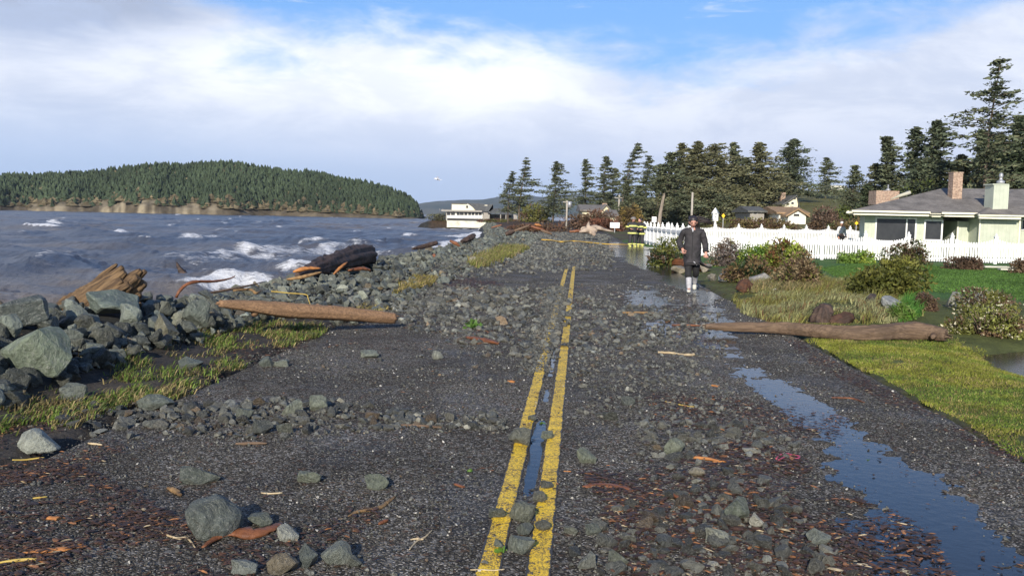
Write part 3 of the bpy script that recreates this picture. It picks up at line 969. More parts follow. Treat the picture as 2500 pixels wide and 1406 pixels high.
# -------- hand placed rocks that stand out in the photograph
# (px centre x, px bottom y, width px, height px, colour, proto, label)
G = (0.13, 0.145, 0.13); PALE = (0.30, 0.31, 0.30); DARK = (0.075, 0.082, 0.08)
HERO = [
    (88, 925, 150, 115, (0.17, 0.205, 0.165), 3, "big pale green boulder at the foot of the berm on the far left"),
    (290, 772, 150, 52, (0.13, 0.16, 0.145), 7, "broad flat boulder lying on the berm crest below the driftwood stump"),
    (55, 800, 130, 70, (0.085, 0.10, 0.10), 1, "dark rounded boulder on the berm crest beside the driftwood stump"),
    (315, 800, 62, 52, (0.22, 0.25, 0.23), 5, "pale grey block just under the flat boulder on the berm"),
    (20, 830, 60, 55, (0.21, 0.24, 0.22), 6, "light grey rock above the big pale green boulder"),
    (485, 805, 64, 62, (0.115, 0.135, 0.125), 8, "dark grey slab leaning on the berm near the left end of the orange-brown log"),
    (410, 830, 52, 62, (0.16, 0.155, 0.12), 2, "brownish upright rock on the berm face above the grass"),
    (190, 800, 55, 55, (0.20, 0.22, 0.19), 9, "pale wedge rock on the berm under the driftwood stump"),
    (380, 1005, 75, 40, (0.13, 0.15, 0.14), 4, "grey rock sitting in the grass strip"),
    (465, 905, 60, 30, (0.12, 0.14, 0.13), 10, "low grey rock at the upper part of the grass strip"),
    (185, 990, 80, 50, (0.15, 0.165, 0.15), 11, "angular rock where the berm meets the grass strip"),
    (100, 1112, 88, 58, (0.33, 0.35, 0.33), 12, "whitish wedge-shaped rock alone at the left edge below the grass"),
    (600, 1032, 42, 38, G, 0, "grey-green rock in the stone row across the left lane"),
    (715, 1020, 52, 42, (0.20, 0.22, 0.19), 1, "pale topped rock in the stone row near the left lane's middle"),
    (775, 1008, 46, 40, (0.18, 0.20, 0.17), 14, "round topped rock in the stone row, right of its pale neighbour"),
    (640, 1066, 50, 40, DARK, 15, "dark square rock at the front of the stone row"),
    (700, 1062, 40, 32, (0.11, 0.12, 0.11), 16, "small dark rock at the front of the stone row, beside the dark square one"),
    (498, 1180, 92, 48, (0.105, 0.12, 0.112), 2, "low grey-green boulder alone on the left lane"),
    (757, 1182, 58, 38, (0.17, 0.19, 0.16), 13, "small greenish rock alone on the left lane"),
    (920, 1197, 62, 38, (0.15, 0.17, 0.14), 17, "small rock with a lumpy top, left of the yellow lines"),
    (520, 1322, 135, 98, (0.105, 0.12, 0.118), 'r0', "large rounded dark boulder with pale streaks on the left lane"),
    (632, 1288, 70, 32, (0.13, 0.145, 0.125), 6, "flat rock just right of the large rounded boulder"),
    (705, 1330, 52, 52, (0.36, 0.37, 0.35), 9, "almost white angular rock at the end of the reddish root"),
    (592, 1404, 72, 36, (0.24, 0.26, 0.25), 5, "pale flat rock at the bottom edge left of the tan one"),
    (688, 1404, 66, 52, (0.20, 0.17, 0.13), 4, "tan and grey angular rock at the bottom edge of the picture"),
    (752, 1392, 50, 58, (0.12, 0.14, 0.14), 10, "blue-grey split rock beside the tan rock at the bottom"),
    (820, 1384, 74, 58, (0.19, 0.21, 0.20), 3, "large split grey rock right of the blue-grey one at the bottom"),
    (872, 1384, 38, 26, (0.12, 0.13, 0.12), 7, "small rock touching the large split rock's right side"),
    (1272, 1092, 54, 44, (0.14, 0.145, 0.13), 8, "dark square rock on the left yellow line"),
    (1338, 1075, 30, 22, (0.18, 0.20, 0.17), 11, "small rock on the inner edge of the right yellow line"),
    (1214, 1268, 42, 34, (0.10, 0.11, 0.10), 13, "dark pointed rock on the outer edge of the left yellow line"),
    (1275, 1280, 62, 54, (0.155, 0.165, 0.14), 'r1', "biggest rock lying between the yellow lines"),
    (1284, 1310, 42, 34, (0.11, 0.125, 0.12), 15, "dark rock between the yellow lines, in front of the biggest one"),
    (1325, 1297, 40, 26, (0.12, 0.12, 0.105), 'r2', "smooth grey-brown stone on the right yellow line"),
    (1275, 1356, 66, 50, (0.16, 0.18, 0.165), 0, "grey-green angular rock nearest the bottom between the yellow lines"),
    (1222, 1340, 26, 26, (0.19, 0.21, 0.19), 2, "small pale rock on the left yellow line near the bottom"),
    (1316, 1230, 36, 30, (0.15, 0.15, 0.13), 'r3', "rounded stone at the lower tip of the centre puddle"),
    (1332, 1194, 32, 20, (0.10, 0.105, 0.10), 5, "thin dark stone against the right yellow line by the puddle tip"),
    (1298, 1030, 22, 16, (0.14, 0.15, 0.14), 6, "little stone on the left yellow line above the dark square rock"),
    (1068, 880, 28, 22, (0.26, 0.27, 0.25), 12, "light square stone standing alone in the left lane"),
    (898, 876, 44, 20, (0.18, 0.20, 0.18), 14, "flat pale stone on the left lane below the orange log"),
    (688, 898, 38, 20, (0.19, 0.21, 0.19), 1, "pale stone next to the grass strip on the lane edge"),
    (648, 900, 34, 28, (0.13, 0.15, 0.14), 3, "dark grey stone leaning on its pale neighbour by the grass strip"),
    (1433, 1136, 48, 44, (0.17, 0.19, 0.15), 9, "greenish pyramid-shaped stone right of the yellow lines"),
    (1495, 1030, 40, 28, (0.06, 0.065, 0.062), 16, "blackish stone in the right lane beyond the greenish pyramid stone"),
    (1532, 992, 34, 24, (0.10, 0.11, 0.105), 17, "dark stone in the right lane, beyond the blackish one"),
    (1638, 1112, 56, 40, (0.19, 0.21, 0.17), 4, "lumpy pale green rock at the top of the right-hand stone heap"),
    (1702, 1166, 38, 24, (0.32, 0.29, 0.24), 'r4', "cream coloured stone in the right-hand stone heap"),
    (1850, 1290, 40, 34, (0.42, 0.41, 0.38), 7, "white angular stone right of the right-hand stone heap"),
    (1998, 1335, 60, 40, (0.19, 0.21, 0.20), 10, "grey wedge stone lying alone on wood litter by the long puddle"),
    (1798, 1280, 72, 60, (0.13, 0.15, 0.125), 8, "large green-grey boulder in the right-hand stone heap"),
    (1745, 1335, 60, 44, (0.28, 0.29, 0.26), 5, "pale lumpy rock in front of the large green-grey boulder"),
    (1515, 1380, 50, 40, (0.14, 0.155, 0.135), 2, "green-grey rock low in the right-hand stone heap"),
    (1432, 1392, 48, 42, (0.20, 0.21, 0.20), 1, "grey faceted rock right of the yellow lines at the bottom"),
    (1395, 1306, 36, 26, (0.17, 0.18, 0.16), 13, "small stone right beside the right yellow line near the bottom"),
    (1442, 1308, 40, 28, (0.13, 0.145, 0.13), 14, "stone paired with the small one beside the right yellow line"),
    (2210, 1404, 34, 14, (0.62, 0.56, 0.48), 'r4', "smooth cream pebble at the bottom edge by the long puddle"),
    (2246, 1354, 24, 18, (0.55, 0.56, 0.56), 6, "small white stone near the left edge of the long puddle"),
    (1872, 1378, 24, 22, (0.34, 0.35, 0.34), 'r2', "light egg-shaped stone at the bottom of the wood litter"),
    (1740, 1386, 32, 16, (0.42, 0.41, 0.38), 'r3', "flat white stone at the bottom right of the stone heap"),
    (1156, 650, 24, 20, (0.38, 0.34, 0.27), 'r0', "large cream boulder standing out beside the far grass tuft"),
    (1285, 762, 22, 18, (0.30, 0.30, 0.27), 'r1', "round pale stone left of the distant part of the yellow lines"),
    (1240, 762, 26, 14, (0.26, 0.26, 0.23), 'r2', "oval pale stone just left of the round pale stone"),
]
HERO_PX = []
for (px, py, w, h, col, pr, lab) in HERO:
    if pr in (3, 7, 1, 5, 6, 8, 2, 9) and py < 940 and px < 560:
        # on the berm: find the surface by marching down the viewing ray
        d = ray(px, py - h * 0.25)
        P = None
        for t in np.arange(3.0, 40.0, 0.03):
            q = Vector((0, 0, H_CAM)) + d.normalized() * t
            if q.z < gz(q.x, q.y) + 0.10:
                P = q; break
        P = P or at(px, py)
    else:
        P = on_ground(px, py - h * 0.22)
    k = P.y / F_PX
    wx, hz = w * k, h * k
    me = ROUND[int(pr[1])] if isinstance(pr, str) else ROCKS[pr]
    vs = np.array([v.co[:] for v in me.vertices]); ext = vs.max(0) - vs.min(0)
    rz = random.uniform(-0.5, 0.5)
    R = np.array(Matrix.Rotation(rz, 3, 'Z'))
    sc = (wx / ext[0] * 1.04, wx * 0.85 / ext[1], hz / ext[2] * 1.12)
    col = (col[0] * 0.90, col[1] * 0.90, col[2] * 0.80)
    o = add_rock(me, (P.x, P.y, P.z + hz * 0.36), sc, R, col, lab, None)
    HERO_PX.append((px, py - h / 2, w))
HERO_PX = np.array(HERO_PX)


def near_hero(px, py, f=0.45):
    d = np.full(len(px), 9e9)
    for x, y, w in HERO_PX:
        d = np.minimum(d, np.hypot(px - x, (py - y) * 1.3) / w)
    return d < f


# -------- the berm
rg = np.random.default_rng(21)
def berm_rocks(n, y0, y1, smin, smax, tlo=4.35, thi=8.6, lift=0.25):
    Y = y0 * (y1 / y0) ** rg.random(n) if y0 < 30 else y0 + (y1 - y0) * rg.random(n)
    t = tlo + (thi - tlo) * rg.random(n)
    X = X_of(-t, Y) - SH(Y)
    size = smin + (smax - smin) * rg.random(n) ** 2.2
    Z = ground_z(X, Y) + size * (rg.random(n) * lift + 0.05)
    return X, Y, Z, size


parts = [berm_rocks(1500, 4, 12, 0.12, 0.36), berm_rocks(1100, 11, 20, 0.12, 0.38, 4.3, 8.0, 0.2), berm_rocks(1900, 18, 45, 0.12, 0.42, 4.3, 7.6, 0.2), berm_rocks(2400, 40, 100, 0.14, 0.45, 4.2, 7.4, 0.2),
         berm_rocks(2600, 4, 30, 0.06, 0.16, 4.1, 6.6, 0.6), berm_rocks(70, 4, 11, 0.30, 0.46, 4.9, 7.0, 0.5), berm_rocks(620, 5.5, 14.5, 0.12, 0.30, 4.25, 5.7, 0.55),
         berm_rocks(900, 13, 40, 0.08, 0.30, 3.0, 4.6, 0.35), berm_rocks(1500, 40, 95, 0.10, 0.35, 2.6, 4.6, 0.3),
         berm_rocks(1500, 95, 225, 0.2, 0.45, 4.4, 7.0, 0.05)]
BX, BY, BZ, BS = (np.concatenate([p[i] for p in parts]) for i in range(4))
bpx, bpy_ = proj(np.stack([BX, BY, BZ], 1))
t_ = -S_of(BX, BY)
drop = near_hero(bpx, bpy_, 0.5) & (t_ < 5.5) | (np.hypot(BX, BY - 0) < 3.5)
grass_zone = (t_ > 3.5) & (t_ < 4.35) & (BY < 12.5)
ok = ~drop & ~grass_zone
BX, BY, BZ, BS, bpx, bpy_ = (a[ok] for a in (BX, BY, BZ, BS, bpx, bpy_))
n = len(BX)
scl = BS[:, None] * np.stack([0.85 + 0.4 * rg.random(n), 0.85 + 0.4 * rg.random(n), 0.75 + 0.5 * rg.random(n)], 1)
rot = rand_rot(n, rg, 1.0)
bcol = rock_cols(n, rg) * np.array([0.97, 1.05, 1.0])
pos = np.stack([BX, BY, BZ], 1)
t_ = -S_of(BX, BY)
vis = (bpx > -20) & (bpx < 2520) & (bpy_ < 1420) & (t_ < 6.3)
score = np.where(vis, BS / BY, 0)
order = np.argsort(-score)
ind = order[:232]
rest = order[232:]


def berm_label(px, py, sz, Y):
    big = "big" if sz > 0.36 else ("middling" if sz > 0.24 else "small")
    if Y < 9:
        where = "low on the berm, left of the grass strip"
    elif Y < 12.5:
        where = "on the berm below the pale driftwood stump"
    elif Y < 17:
        where = "on the berm behind the orange-brown log"
    elif Y < 24:
        where = "on the berm beside the charred log"
    else:
        where = "on the distant berm past the charred log"
    return f"{big} grey-green angular rock {where}"


for k, i in enumerate(ind):
    add_rock(ROCKS[int(rg.integers(0, 18))], pos[i], scl[i], rot[i], bcol[i], berm_label(bpx[i], bpy_[i], BS[i], BY[i]), "rocks of the shore berm")
near = rest[BY[rest] < 22]; far = rest[BY[rest] >= 22]
V1, F1, C1 = merge_instances(MIDP, rg.integers(0, 12, len(near)), pos[near], scl[near], rot[near], bcol[near])
V2, F2, C2 = merge_instances(LOWP, rg.integers(0, 14, len(far)), pos[far], scl[far], rot[far], bcol[far])
o = np_mesh("berm_rubble", np.concatenate([V1, V2]), np.concatenate([F1, F2 + len(V1)]), rubble_m, None, np.concatenate([C1, C2]), False)
tag(o, "countless smaller grey-green rocks filling the shore berm", "rubble", kind='stuff')

# -------- stones washed onto the road
ZONES = [  # polygon in photo pixels, stones per square metre, smallest, largest
    ([(560, 765), (640, 700), (1000, 690), (1360, 705), (1500, 740), (1760, 770), (1700, 830), (1500, 860), (1300, 880), (1130, 850), (985, 800), (960, 780)], 120, 0.02, 0.18),
    ([(640, 715), (1000, 700), (1250, 712), (1300, 760), (1280, 800), (985, 770), (700, 730)], 60, 0.03, 0.30),
    ([(880, 690), (990, 640), (1250, 600), (1500, 610), (1495, 655), (1260, 668), (1060, 690)], 48, 0.03, 0.24),
    ([(1150, 610), (1330, 566), (1490, 575), (1480, 606), (1300, 640), (1100, 660)], 24, 0.08, 0.30),
    ([(140, 1000), (480, 985), (800, 975), (1010, 1005), (1250, 1020), (1250, 1052), (900, 1050), (720, 1075), (420, 1068), (150, 1070)], 380, 0.03, 0.15),
    ([(900, 1030), (1080, 1015), (1260, 1020), (1260, 1055), (930, 1055)], 260, 0.03, 0.08),
    ([(1560, 1030), (1850, 1020), (1960, 1100), (1900, 1160), (1960, 1260), (2100, 1406), (1390, 1406), (1395, 1280), (1500, 1240), (1560, 1150)], 260, 0.025, 0.14),
    ([(1480, 1260), (1700, 1230), (1850, 1260), (1900, 1406), (1380, 1406)], 95, 0.04, 0.15),
    ([(1420, 960), (1700, 880), (1850, 1000), (1560, 1040), (1400, 1040)], 260, 0.02, 0.08),
    ([(1390, 860), (1700, 790), (1780, 850), (1700, 930), (1400, 960)], 230, 0.02, 0.10),
    ([(560, 1406), (600, 1340), (760, 1330), (900, 1350), (1000, 1406)], 60, 0.03, 0.09),
    ([(560, 870), (700, 860), (960, 880), (1180, 850), (1300, 900), (1000, 920), (620, 915)], 40, 0.03, 0.10),
    ([(2000, 1000), (2200, 1100), (2500, 1406), (2200, 1406)], 5, 0.02, 0.04),
    ([(0, 950), (2500, 900), (2500, 1406), (0, 1406)], 24, 0.015, 0.05),
    ([(1300, 640), (1480, 640), (1640, 720), (1800, 800), (1800, 860), (1300, 900)], 9, 0.03, 0.12),
    ([(1265, 915), (1335, 915), (1390, 700), (1345, 700)], 1300, 0.02, 0.07),
    ([(1240, 1180), (1400, 1180), (1390, 1406), (1200, 1406)], 50, 0.02, 0.05),
]
PX, PY_, PZ, PS = [], [], [], []
for zi, (poly, dens, lo, hi) in enumerate(ZONES):
    corners = [at(x, max(y, 560)) for x, y in poly]
    x0, x1 = min(c.x for c in corners), max(c.x for c in corners)
    y0, y1 = min(c.y for c in corners), max(c.y for c in corners)
    nn_ = int(dens * (x1 - x0) * (y1 - y0))
    X = x0 + (x1 - x0) * rg.random(nn_); Y = y0 + (y1 - y0) * rg.random(nn_)
    Z = np.where((S_of(X, Y) > -3.5) & (S_of(X, Y) < 3.35), road_surface(X, Y), ground_z(X, Y))
    px, py = proj(np.stack([X, Y, Z], 1))
    jit = 14 * (fbm(X * 3, Y * 3, 2, zi) - 0.5)
    keepm = in_poly(px + jit * 2, py + jit, poly) & (fbm(X * 1.7, Y * 1.7, 3, 40 + zi) > 0.34 + 0.3 * (rg.random(nn_) - 0.5))
    size = lo + (hi - lo) * rg.random(nn_) ** 3.4
    PX.append(X[keepm]); PY_.append(Y[keepm]); PZ.append(Z[keepm]); PS.append(size[keepm])
PX, PY_, PZ, PS = (np.concatenate(a) for a in (PX, PY_, PZ, PS))
rpx, rpy = proj(np.stack([PX, PY_, PZ], 1))
ok = ~near_hero(rpx, rpy, 0.42) & (S_of(PX, PY_) > -4.3) & (PY_ > 2.6) & (S_of(PX, PY_) < 3.3)
ln = (np.abs(S_of(PX, PY_) + 0.11) < 0.22) & (PY_ < 9.3)
ok &= ~(ln & (rg.random(len(PX)) < 0.8))
ln = (np.abs(S_of(PX, PY_) - 0.0) < 0.08) & (PY_ < 26)
ok &= ~(ln & (rg.random(len(PX)) < np.where((PY_ > 13) & (PY_ < 17.5), 0.25, 0.8)))
PX, PY_, PZ, PS, rpx, rpy = (a[ok] for a in (PX, PY_, PZ, PS, rpx, rpy))
n = len(PX)
scl = PS[:, None] * np.stack([0.9 + 0.4 * rg.random(n), 0.85 + 0.3 * rg.random(n), 0.75 + 0.35 * rg.random(n)], 1)
rot = rand_rot(n, rg, 0.5)
rcol = rock_cols(n, rg)
pos = np.stack([PX, PY_, PZ + PS * 0.13], 1)
vis = (rpx > 0) & (rpx < 2500) & (rpy < 1406)
score = np.where(vis, PS / PY_, 0)
order = np.argsort(-score)
ind, rest = order[:238], order[238:]


def stone_label(px, py, sz, col):
    tone = "pale" if col.mean() > 0.2 else ("mid grey" if col.mean() > 0.09 else "dark")
    if py < 700:
        where = "in the far stone spread beyond the yellow lines' end"
    elif py < 880:
        where = "in the stone belt across the road level with the logs"
    elif px < 1250 and py < 1100:
        where = "in the stone row across the left lane"
    elif px < 1200:
        where = "on the near part of the left lane"
    elif px < 1400:
        where = "beside the yellow centre lines"
    elif py < 1050:
        where = "on the middle part of the right lane"
    elif px < 1960:
        where = "in the right-hand stone heap"
    else:
        where = "by the long puddle"
    shape = "chunky" if sz > 0.09 else "small"
    return f"{tone} {shape} angular stone {where}"


for i in ind:
    add_rock(ROCKS[int(rg.integers(0, 18))], pos[i], scl[i], rot[i], rcol[i], stone_label(rpx[i], rpy[i], PS[i], rcol[i]), "stones thrown over the road", 'stone', 'stone')
V1, F1, C1 = merge_instances(LOWP, rg.integers(0, 14, len(rest)), pos[rest], scl[rest], rot[rest], rcol[rest])
# fine chips all over the near asphalt
nC = 75000
Yc = 2.6 + 20 * rg.random(nC) ** 1.5
sC = -3.6 + 6.9 * rg.random(nC)
Xc = X_of(sC, Yc); Zc = road_surface(Xc, Yc)
sz = 0.006 + 0.018 * rg.random(nC) ** 3
sz *= 1 + 0.03 * Yc
kc = (Zc > -0.0165) | (rg.random(nC) < 0.25)
kc &= ~((np.abs(sC) < 0.07) & (rg.random(nC) < 0.7)) & ~((np.abs(sC + 0.23) < 0.07) & (rg.random(nC) < 0.5))
kc &= fbm(Xc * 1.2, Yc * 1.2, 3, 55) + 0.2 * rg.random(nC) > 0.48
Xc, Yc, Zc, sz = Xc[kc], Yc[kc], Zc[kc], sz[kc]
nc_ = len(Xc)
cs = rock_cols(nc_, rg) * 0.95
wh = rg.random(nc_) < 0.05
cs[wh] = np.array([0.5, 0.48, 0.43])
V3, F3, C3 = merge_instances(LOWP, rg.integers(0, 14, nc_), np.stack([Xc, Yc, Zc + sz * 0.2], 1), np.stack([sz * 1.2, sz, sz * 0.9], 1), rand_rot(nc_, rg, 0.8), cs)
o = np_mesh("gravel", np.concatenate([V1, V3]), np.concatenate([F1, F3 + len(V1)]), rubble_m, None, np.concatenate([C1, C3]), False)
tag(o, "gravel and small stones littering the asphalt", "gravel", kind='stuff')
print("berm", len(BX), "stones", n)

# -------- wood chips, bark and seaweed litter
chipV = np.array([(-.5, -.10, 0), (-.15, -.16, .04), (.35, -.12, .02), (.5, .02, 0), (.2, .15, .05), (-.3, .12, .02), (-.1, 0, .12), (.2, 0, .10)])
chipF = np.array([(0, 1, 6), (1, 2, 7), (1, 7, 6), (2, 3, 7), (3, 4, 7), (4, 5, 6), (4, 6, 7), (5, 0, 6)])
LIT = [  # polygon, per square metre, length range, palette bias (0 dark brown .. 1 orange)
    ([(-80, 1150), (180, 1130), (330, 1200), (480, 1290), (620, 1406), (-80, 1406)], 3200, 0.015, 0.07, 0.22),
    ([(-80, 1040), (250, 1040), (300, 1100), (120, 1160), (-80, 1190)], 2000, 0.015, 0.06, 0.3),
    ([(480, 1330), (760, 1280), (900, 1230), (950, 1260), (880, 1330), (700, 1360), (560, 1400)], 1800, 0.015, 0.06, 0.2),
    ([(1400, 1150), (1600, 1140), (1800, 1080), (1950, 1110), (2010, 1200), (2160, 1230), (2300, 1310), (2330, 1406), (1500, 1406), (1480, 1250)], 2000, 0.015, 0.08, 0.35),
    ([(1600, 960), (1850, 980), (2050, 1010), (2130, 1050), (1900, 1060), (1800, 1080), (1600, 1050)], 900, 0.015, 0.07, 0.35),
    ([(1920, 835), (2000, 900), (2150, 980), (2330, 1070), (2510, 1150), (2510, 1105), (2330, 1030), (2150, 945), (2010, 870), (1960, 828)], 1700, 0.015, 0.06, 0.1),
    ([(980, 700), (1010, 680), (1120, 672), (1230, 690), (1210, 712), (1080, 718)], 500, 0.04, 0.12, 0.15),
    ([(560, 845), (780, 800), (800, 815), (640, 870), (330, 1000), (240, 1030)], 500, 0.02, 0.07, 0.3),
    ([(1150, 800), (1230, 800), (1240, 850), (1150, 850)], 250, 0.03, 0.12, 0.7),
    ([(1240, 1180), (1400, 1160), (1600, 1180), (1590, 1230), (1300, 1250)], 200, 0.015, 0.06, 0.4),
    ([(0, 880), (2500, 860), (2500, 1406), (0, 1406)], 60, 0.012, 0.05, 0.35),
    ([(560, 700), (1700, 700), (1800, 850), (700, 860)], 90, 0.02, 0.09, 0.4),
    ([(1740, 655), (1860, 720), (1830, 745), (1700, 690)], 120, 0.03, 0.1, 0.1),
]
LX, LY, LZ, LL, LB = [], [], [], [], []
for zi, (poly, dens, lo, hi, bias) in enumerate(LIT):
    cs_ = [at(x, y) for x, y in poly]
    x0, x1 = min(c.x for c in cs_), max(c.x for c in cs_)
    y0, y1 = min(c.y for c in cs_), max(c.y for c in cs_)
    nn_ = int(dens * (x1 - x0) * (y1 - y0))
    X = x0 + (x1 - x0) * rg.random(nn_); Y = y0 + (y1 - y0) * rg.random(nn_)
    px, py = proj(np.stack([X, Y, X * 0], 1))
    jit = 60 * (fbm(X * 2.5, Y * 2.5, 3, zi + 70) - 0.5)
    th = 0.36 if dens > 300 else 0.3
    keepm = in_poly(px + jit * 2, py + jit, poly) & (fbm(X * 2.2, Y * 2.2, 3, 90 + zi) > th + 0.3 * (rg.random(nn_) - 0.4))
    X, Y = X[keepm], Y[keepm]
    r_ = (S_of(X, Y) > -3.5) & (S_of(X, Y) < 3.35)
    Z = np.where(r_, np.maximum(road_surface(X, Y), -0.0185), ground_z(X, Y))
    LX.append(X); LY.append(Y); LZ.append(Z); LL.append(lo + (hi - lo) * rg.random(len(X)) ** 2.2); LB.append(np.full(len(X), bias))
LX, LY, LZ, LL, LB = (np.concatenate(a) for a in (LX, LY, LZ, LL, LB))
n = len(LX)
r1 = rg.random(n); br_ = rg.random(n)
lc = np.array([0.030, 0.018, 0.012]) + (np.array([0.085, 0.042, 0.022]) - np.array([0.030, 0.018, 0.012])) * br_[:, None] ** 1.5
org = r1 < LB * 0.28
lc[org] = np.array([0.26, 0.115, 0.040]) * (0.5 + 0.9 * rg.random((org.sum(), 1)))
cr = r1 > 0.975
lc[cr] = np.array([0.42, 0.33, 0.19]) * (0.5 + 0.7 * rg.random((cr.sum(), 1)))
ang = (rg.random(n) - 0.5) * 2.4 + np.where(rg.random(n) < 0.2, 1.5, 0)
rotl = rand_rot(n, rg, 0.25)
ca, sa = np.cos(ang), np.sin(ang)
RZ = np.zeros((n, 3, 3)); RZ[:, 0, 0] = ca; RZ[:, 0, 1] = -sa; RZ[:, 1, 0] = sa; RZ[:, 1, 1] = ca; RZ[:, 2, 2] = 1
tiltm = rand_rot(n, rg, 0.22); 
V, F, C = merge_instances([(chipV, chipF)], np.zeros(n, int), np.stack([LX, LY, LZ + 0.004 + 0.012 * rg.random(n) * (LB > 0.12)], 1),
                          np.stack([LL, LL * (0.5 + 1.1 * rg.random(n)), np.minimum(LL, 0.05) * (0.4 + 0.8 * rg.random(n))], 1), RZ @ tiltm @ np.linalg.inv(tiltm) if False else RZ, lc)
litter_m = attr_mat("wet_bark_chips", 0.55, 0.4, 60, 0.4, 0.35)
o = np_mesh("debris", V, F, litter_m, None, C, False)
tag(o, "wet bark chips and wood litter washed across the road", "debris", kind='stuff')
print("litter", n)

# ================================================================== GRASS
def blades(name, X, Y, Z, Hh, W, cols, mat, lean=0.5, wind=(0.35, 0.1), seed=0, segs=1):
    rg = np.random.default_rng(seed)
    n = len(X)
    a = rg.random(n) * 2 * np.pi
    ln = lean * (0.3 + rg.random(n))
    dx_, dy_ = np.cos(a) * ln + wind[0], np.sin(a) * ln + wind[1]
    wa = rg.random(n) * np.pi
    wx, wy = np.cos(wa) * W / 2, np.sin(wa) * W / 2
    z0 = Z - 0.01
    b0 = np.stack([X - wx, Y - wy, z0], 1); b1 = np.stack([X + wx, Y + wy, z0], 1)
    m0 = np.stack([X - wx * .8 + dx_ * Hh * .3, Y - wy * .8 + dy_ * Hh * .3, z0 + Hh * .6], 1)
    m1 = np.stack([X + wx * .8 + dx_ * Hh * .3, Y + wy * .8 + dy_ * Hh * .3, z0 + Hh * .6], 1)
    tp = np.stack([X + dx_ * Hh, Y + dy_ * Hh, z0 + Hh * (1 - 0.25 * ln)], 1)
    V = np.stack([b0, b1, m0, m1, tp], 1).reshape(-1, 3)
    i = np.arange(n)[:, None] * 5
    F = np.concatenate([i + np.array([0, 1, 3]), i + np.array([0, 3, 2]), i + np.array([2, 3, 4])])
    return np_mesh(name, V, F, mat, None, np.repeat(cols, 5, 0), False)


grass_m = attr_mat("grass_blade", 0.6, 0, 3.0, 0.3, 0.3, 0.35)


def scatter_poly(poly, dens, rg, jitter=10, seed=0, z=0.0):
    cs_ = [at(x, y, z) for x, y in poly]
    x0, x1 = min(c.x for c in cs_), max(c.x for c in cs_); y0, y1 = min(c.y for c in cs_), max(c.y for c in cs_)
    nn_ = int(dens * (x1 - x0) * (y1 - y0))
    X = x0 + (x1 - x0) * rg.random(nn_); Y = y0 + (y1 - y0) * rg.random(nn_)
    px, py = proj(np.stack([X, Y, X * 0 + z], 1))
    j = jitter * (fbm(X * 2.5, Y * 2.5, 3, seed) - 0.5) * 2
    k = in_poly(px + j * 2, py + j, poly)
    return X[k], Y[k]


rg = np.random.default_rng(33)
# roadside strip at the foot of the berm
X, Y = scatter_poly([(-120, 1010), (60, 960), (200, 915), (380, 880), (430, 830), (560, 800), (780, 785), (800, 805), (640, 860), (520, 915), (330, 985), (200, 1040), (-120, 1075)], 3200, rg, 22, 5, 0.03)
cl = 0.5 * fbm(X * 1.6, Y * 1.6, 3, 6) + 0.5 * fbm(X * 4.5, Y * 4.5, 3, 61)
k = cl > 0.515 + 0.14 * (rg.random(len(X)) - 0.5)
X, Y, cl = X[k], Y[k], cl[k]
n = len(X)
c = np.array([0.15, 0.22, 0.04]) * (0.4 + 1.0 * rg.random((n, 1)))
dry = rg.random(n) < 0.28 + 0.4 * (fbm(X * 3, Y * 3, 2, 77) > 0.55)
c[dry] = np.array([0.34, 0.27, 0.12]) * (0.5 + 0.8 * rg.random((dry.sum(), 1)))
dark = rg.random(n) < 0.15
c[dark] = np.array([0.07, 0.05, 0.025])
hgt_ = (0.02 + 0.075 * rg.random(n) ** 2) * (0.2 + 1.9 * cl)
o = blades("grass", X, Y, ground_z(X, Y), hgt_, 0.007 + 0.006 * rg.random(n), c, grass_m, 0.9, (0.5, 0.15), 1)
tag(o, "tufty green and straw coloured grass strip at the foot of the berm", "grass", kind='stuff')

# near lawn on the right
X, Y = scatter_poly([(1985, 828), (2330, 832), (2420, 870), (2560, 905), (2600, 1180), (2450, 1118), (2330, 1050), (2150, 965), (2030, 895)], 5200, rg, 14, 15, 0.0)
X2, Y2 = scatter_poly([(1960, 828), (2340, 830), (2560, 900), (2900, 1200), (2700, 1260), (2500, 1140), (2050, 900)], 1500, rg, 10, 16)
X = np.concatenate([X, X2]); Y = np.concatenate([Y, Y2])
cl = fbm(X * 1.4, Y * 1.4, 4, 8)
bare = fbm(X * 2.2, Y * 2.2, 3, 10)
Zg = ground_z(X, Y)
k = (Zg > -0.075) & (S_of(X, Y) > 3.28 + 0.25 * fbm(Y * 1.6, Y * 0 + 2, 4, 31)) & (bare < 0.78)
X, Y, cl, bare, Zg = X[k], Y[k], cl[k], bare[k], Zg[k]
n = len(X)
g1, g2, g3 = np.array([0.245, 0.262, 0.038]), np.array([0.145, 0.21, 0.032]), np.array([0.34, 0.28, 0.10])
f = sstep(0.4, 0.6, cl)[:, None]
c = (g1 * f + g2 * (1 - f)) * (0.6 + 0.7 * rg.random((n, 1)))
dry = rg.random(n) < 0.12 + 0.3 * (bare > 0.58)
c[dry] = g3 * (0.5 + 0.8 * rg.random((dry.sum(), 1)))
o = blades("grass", X, Y, Zg, 0.016 + 0.026 * rg.random(n) * (0.5 + cl), 0.006 + 0.004 * rg.random(n), c, grass_m, 0.8, (0.15, 0.05), 2)
tag(o, "mossy yellow-green lawn grass along the right road edge", "grass", kind='stuff')

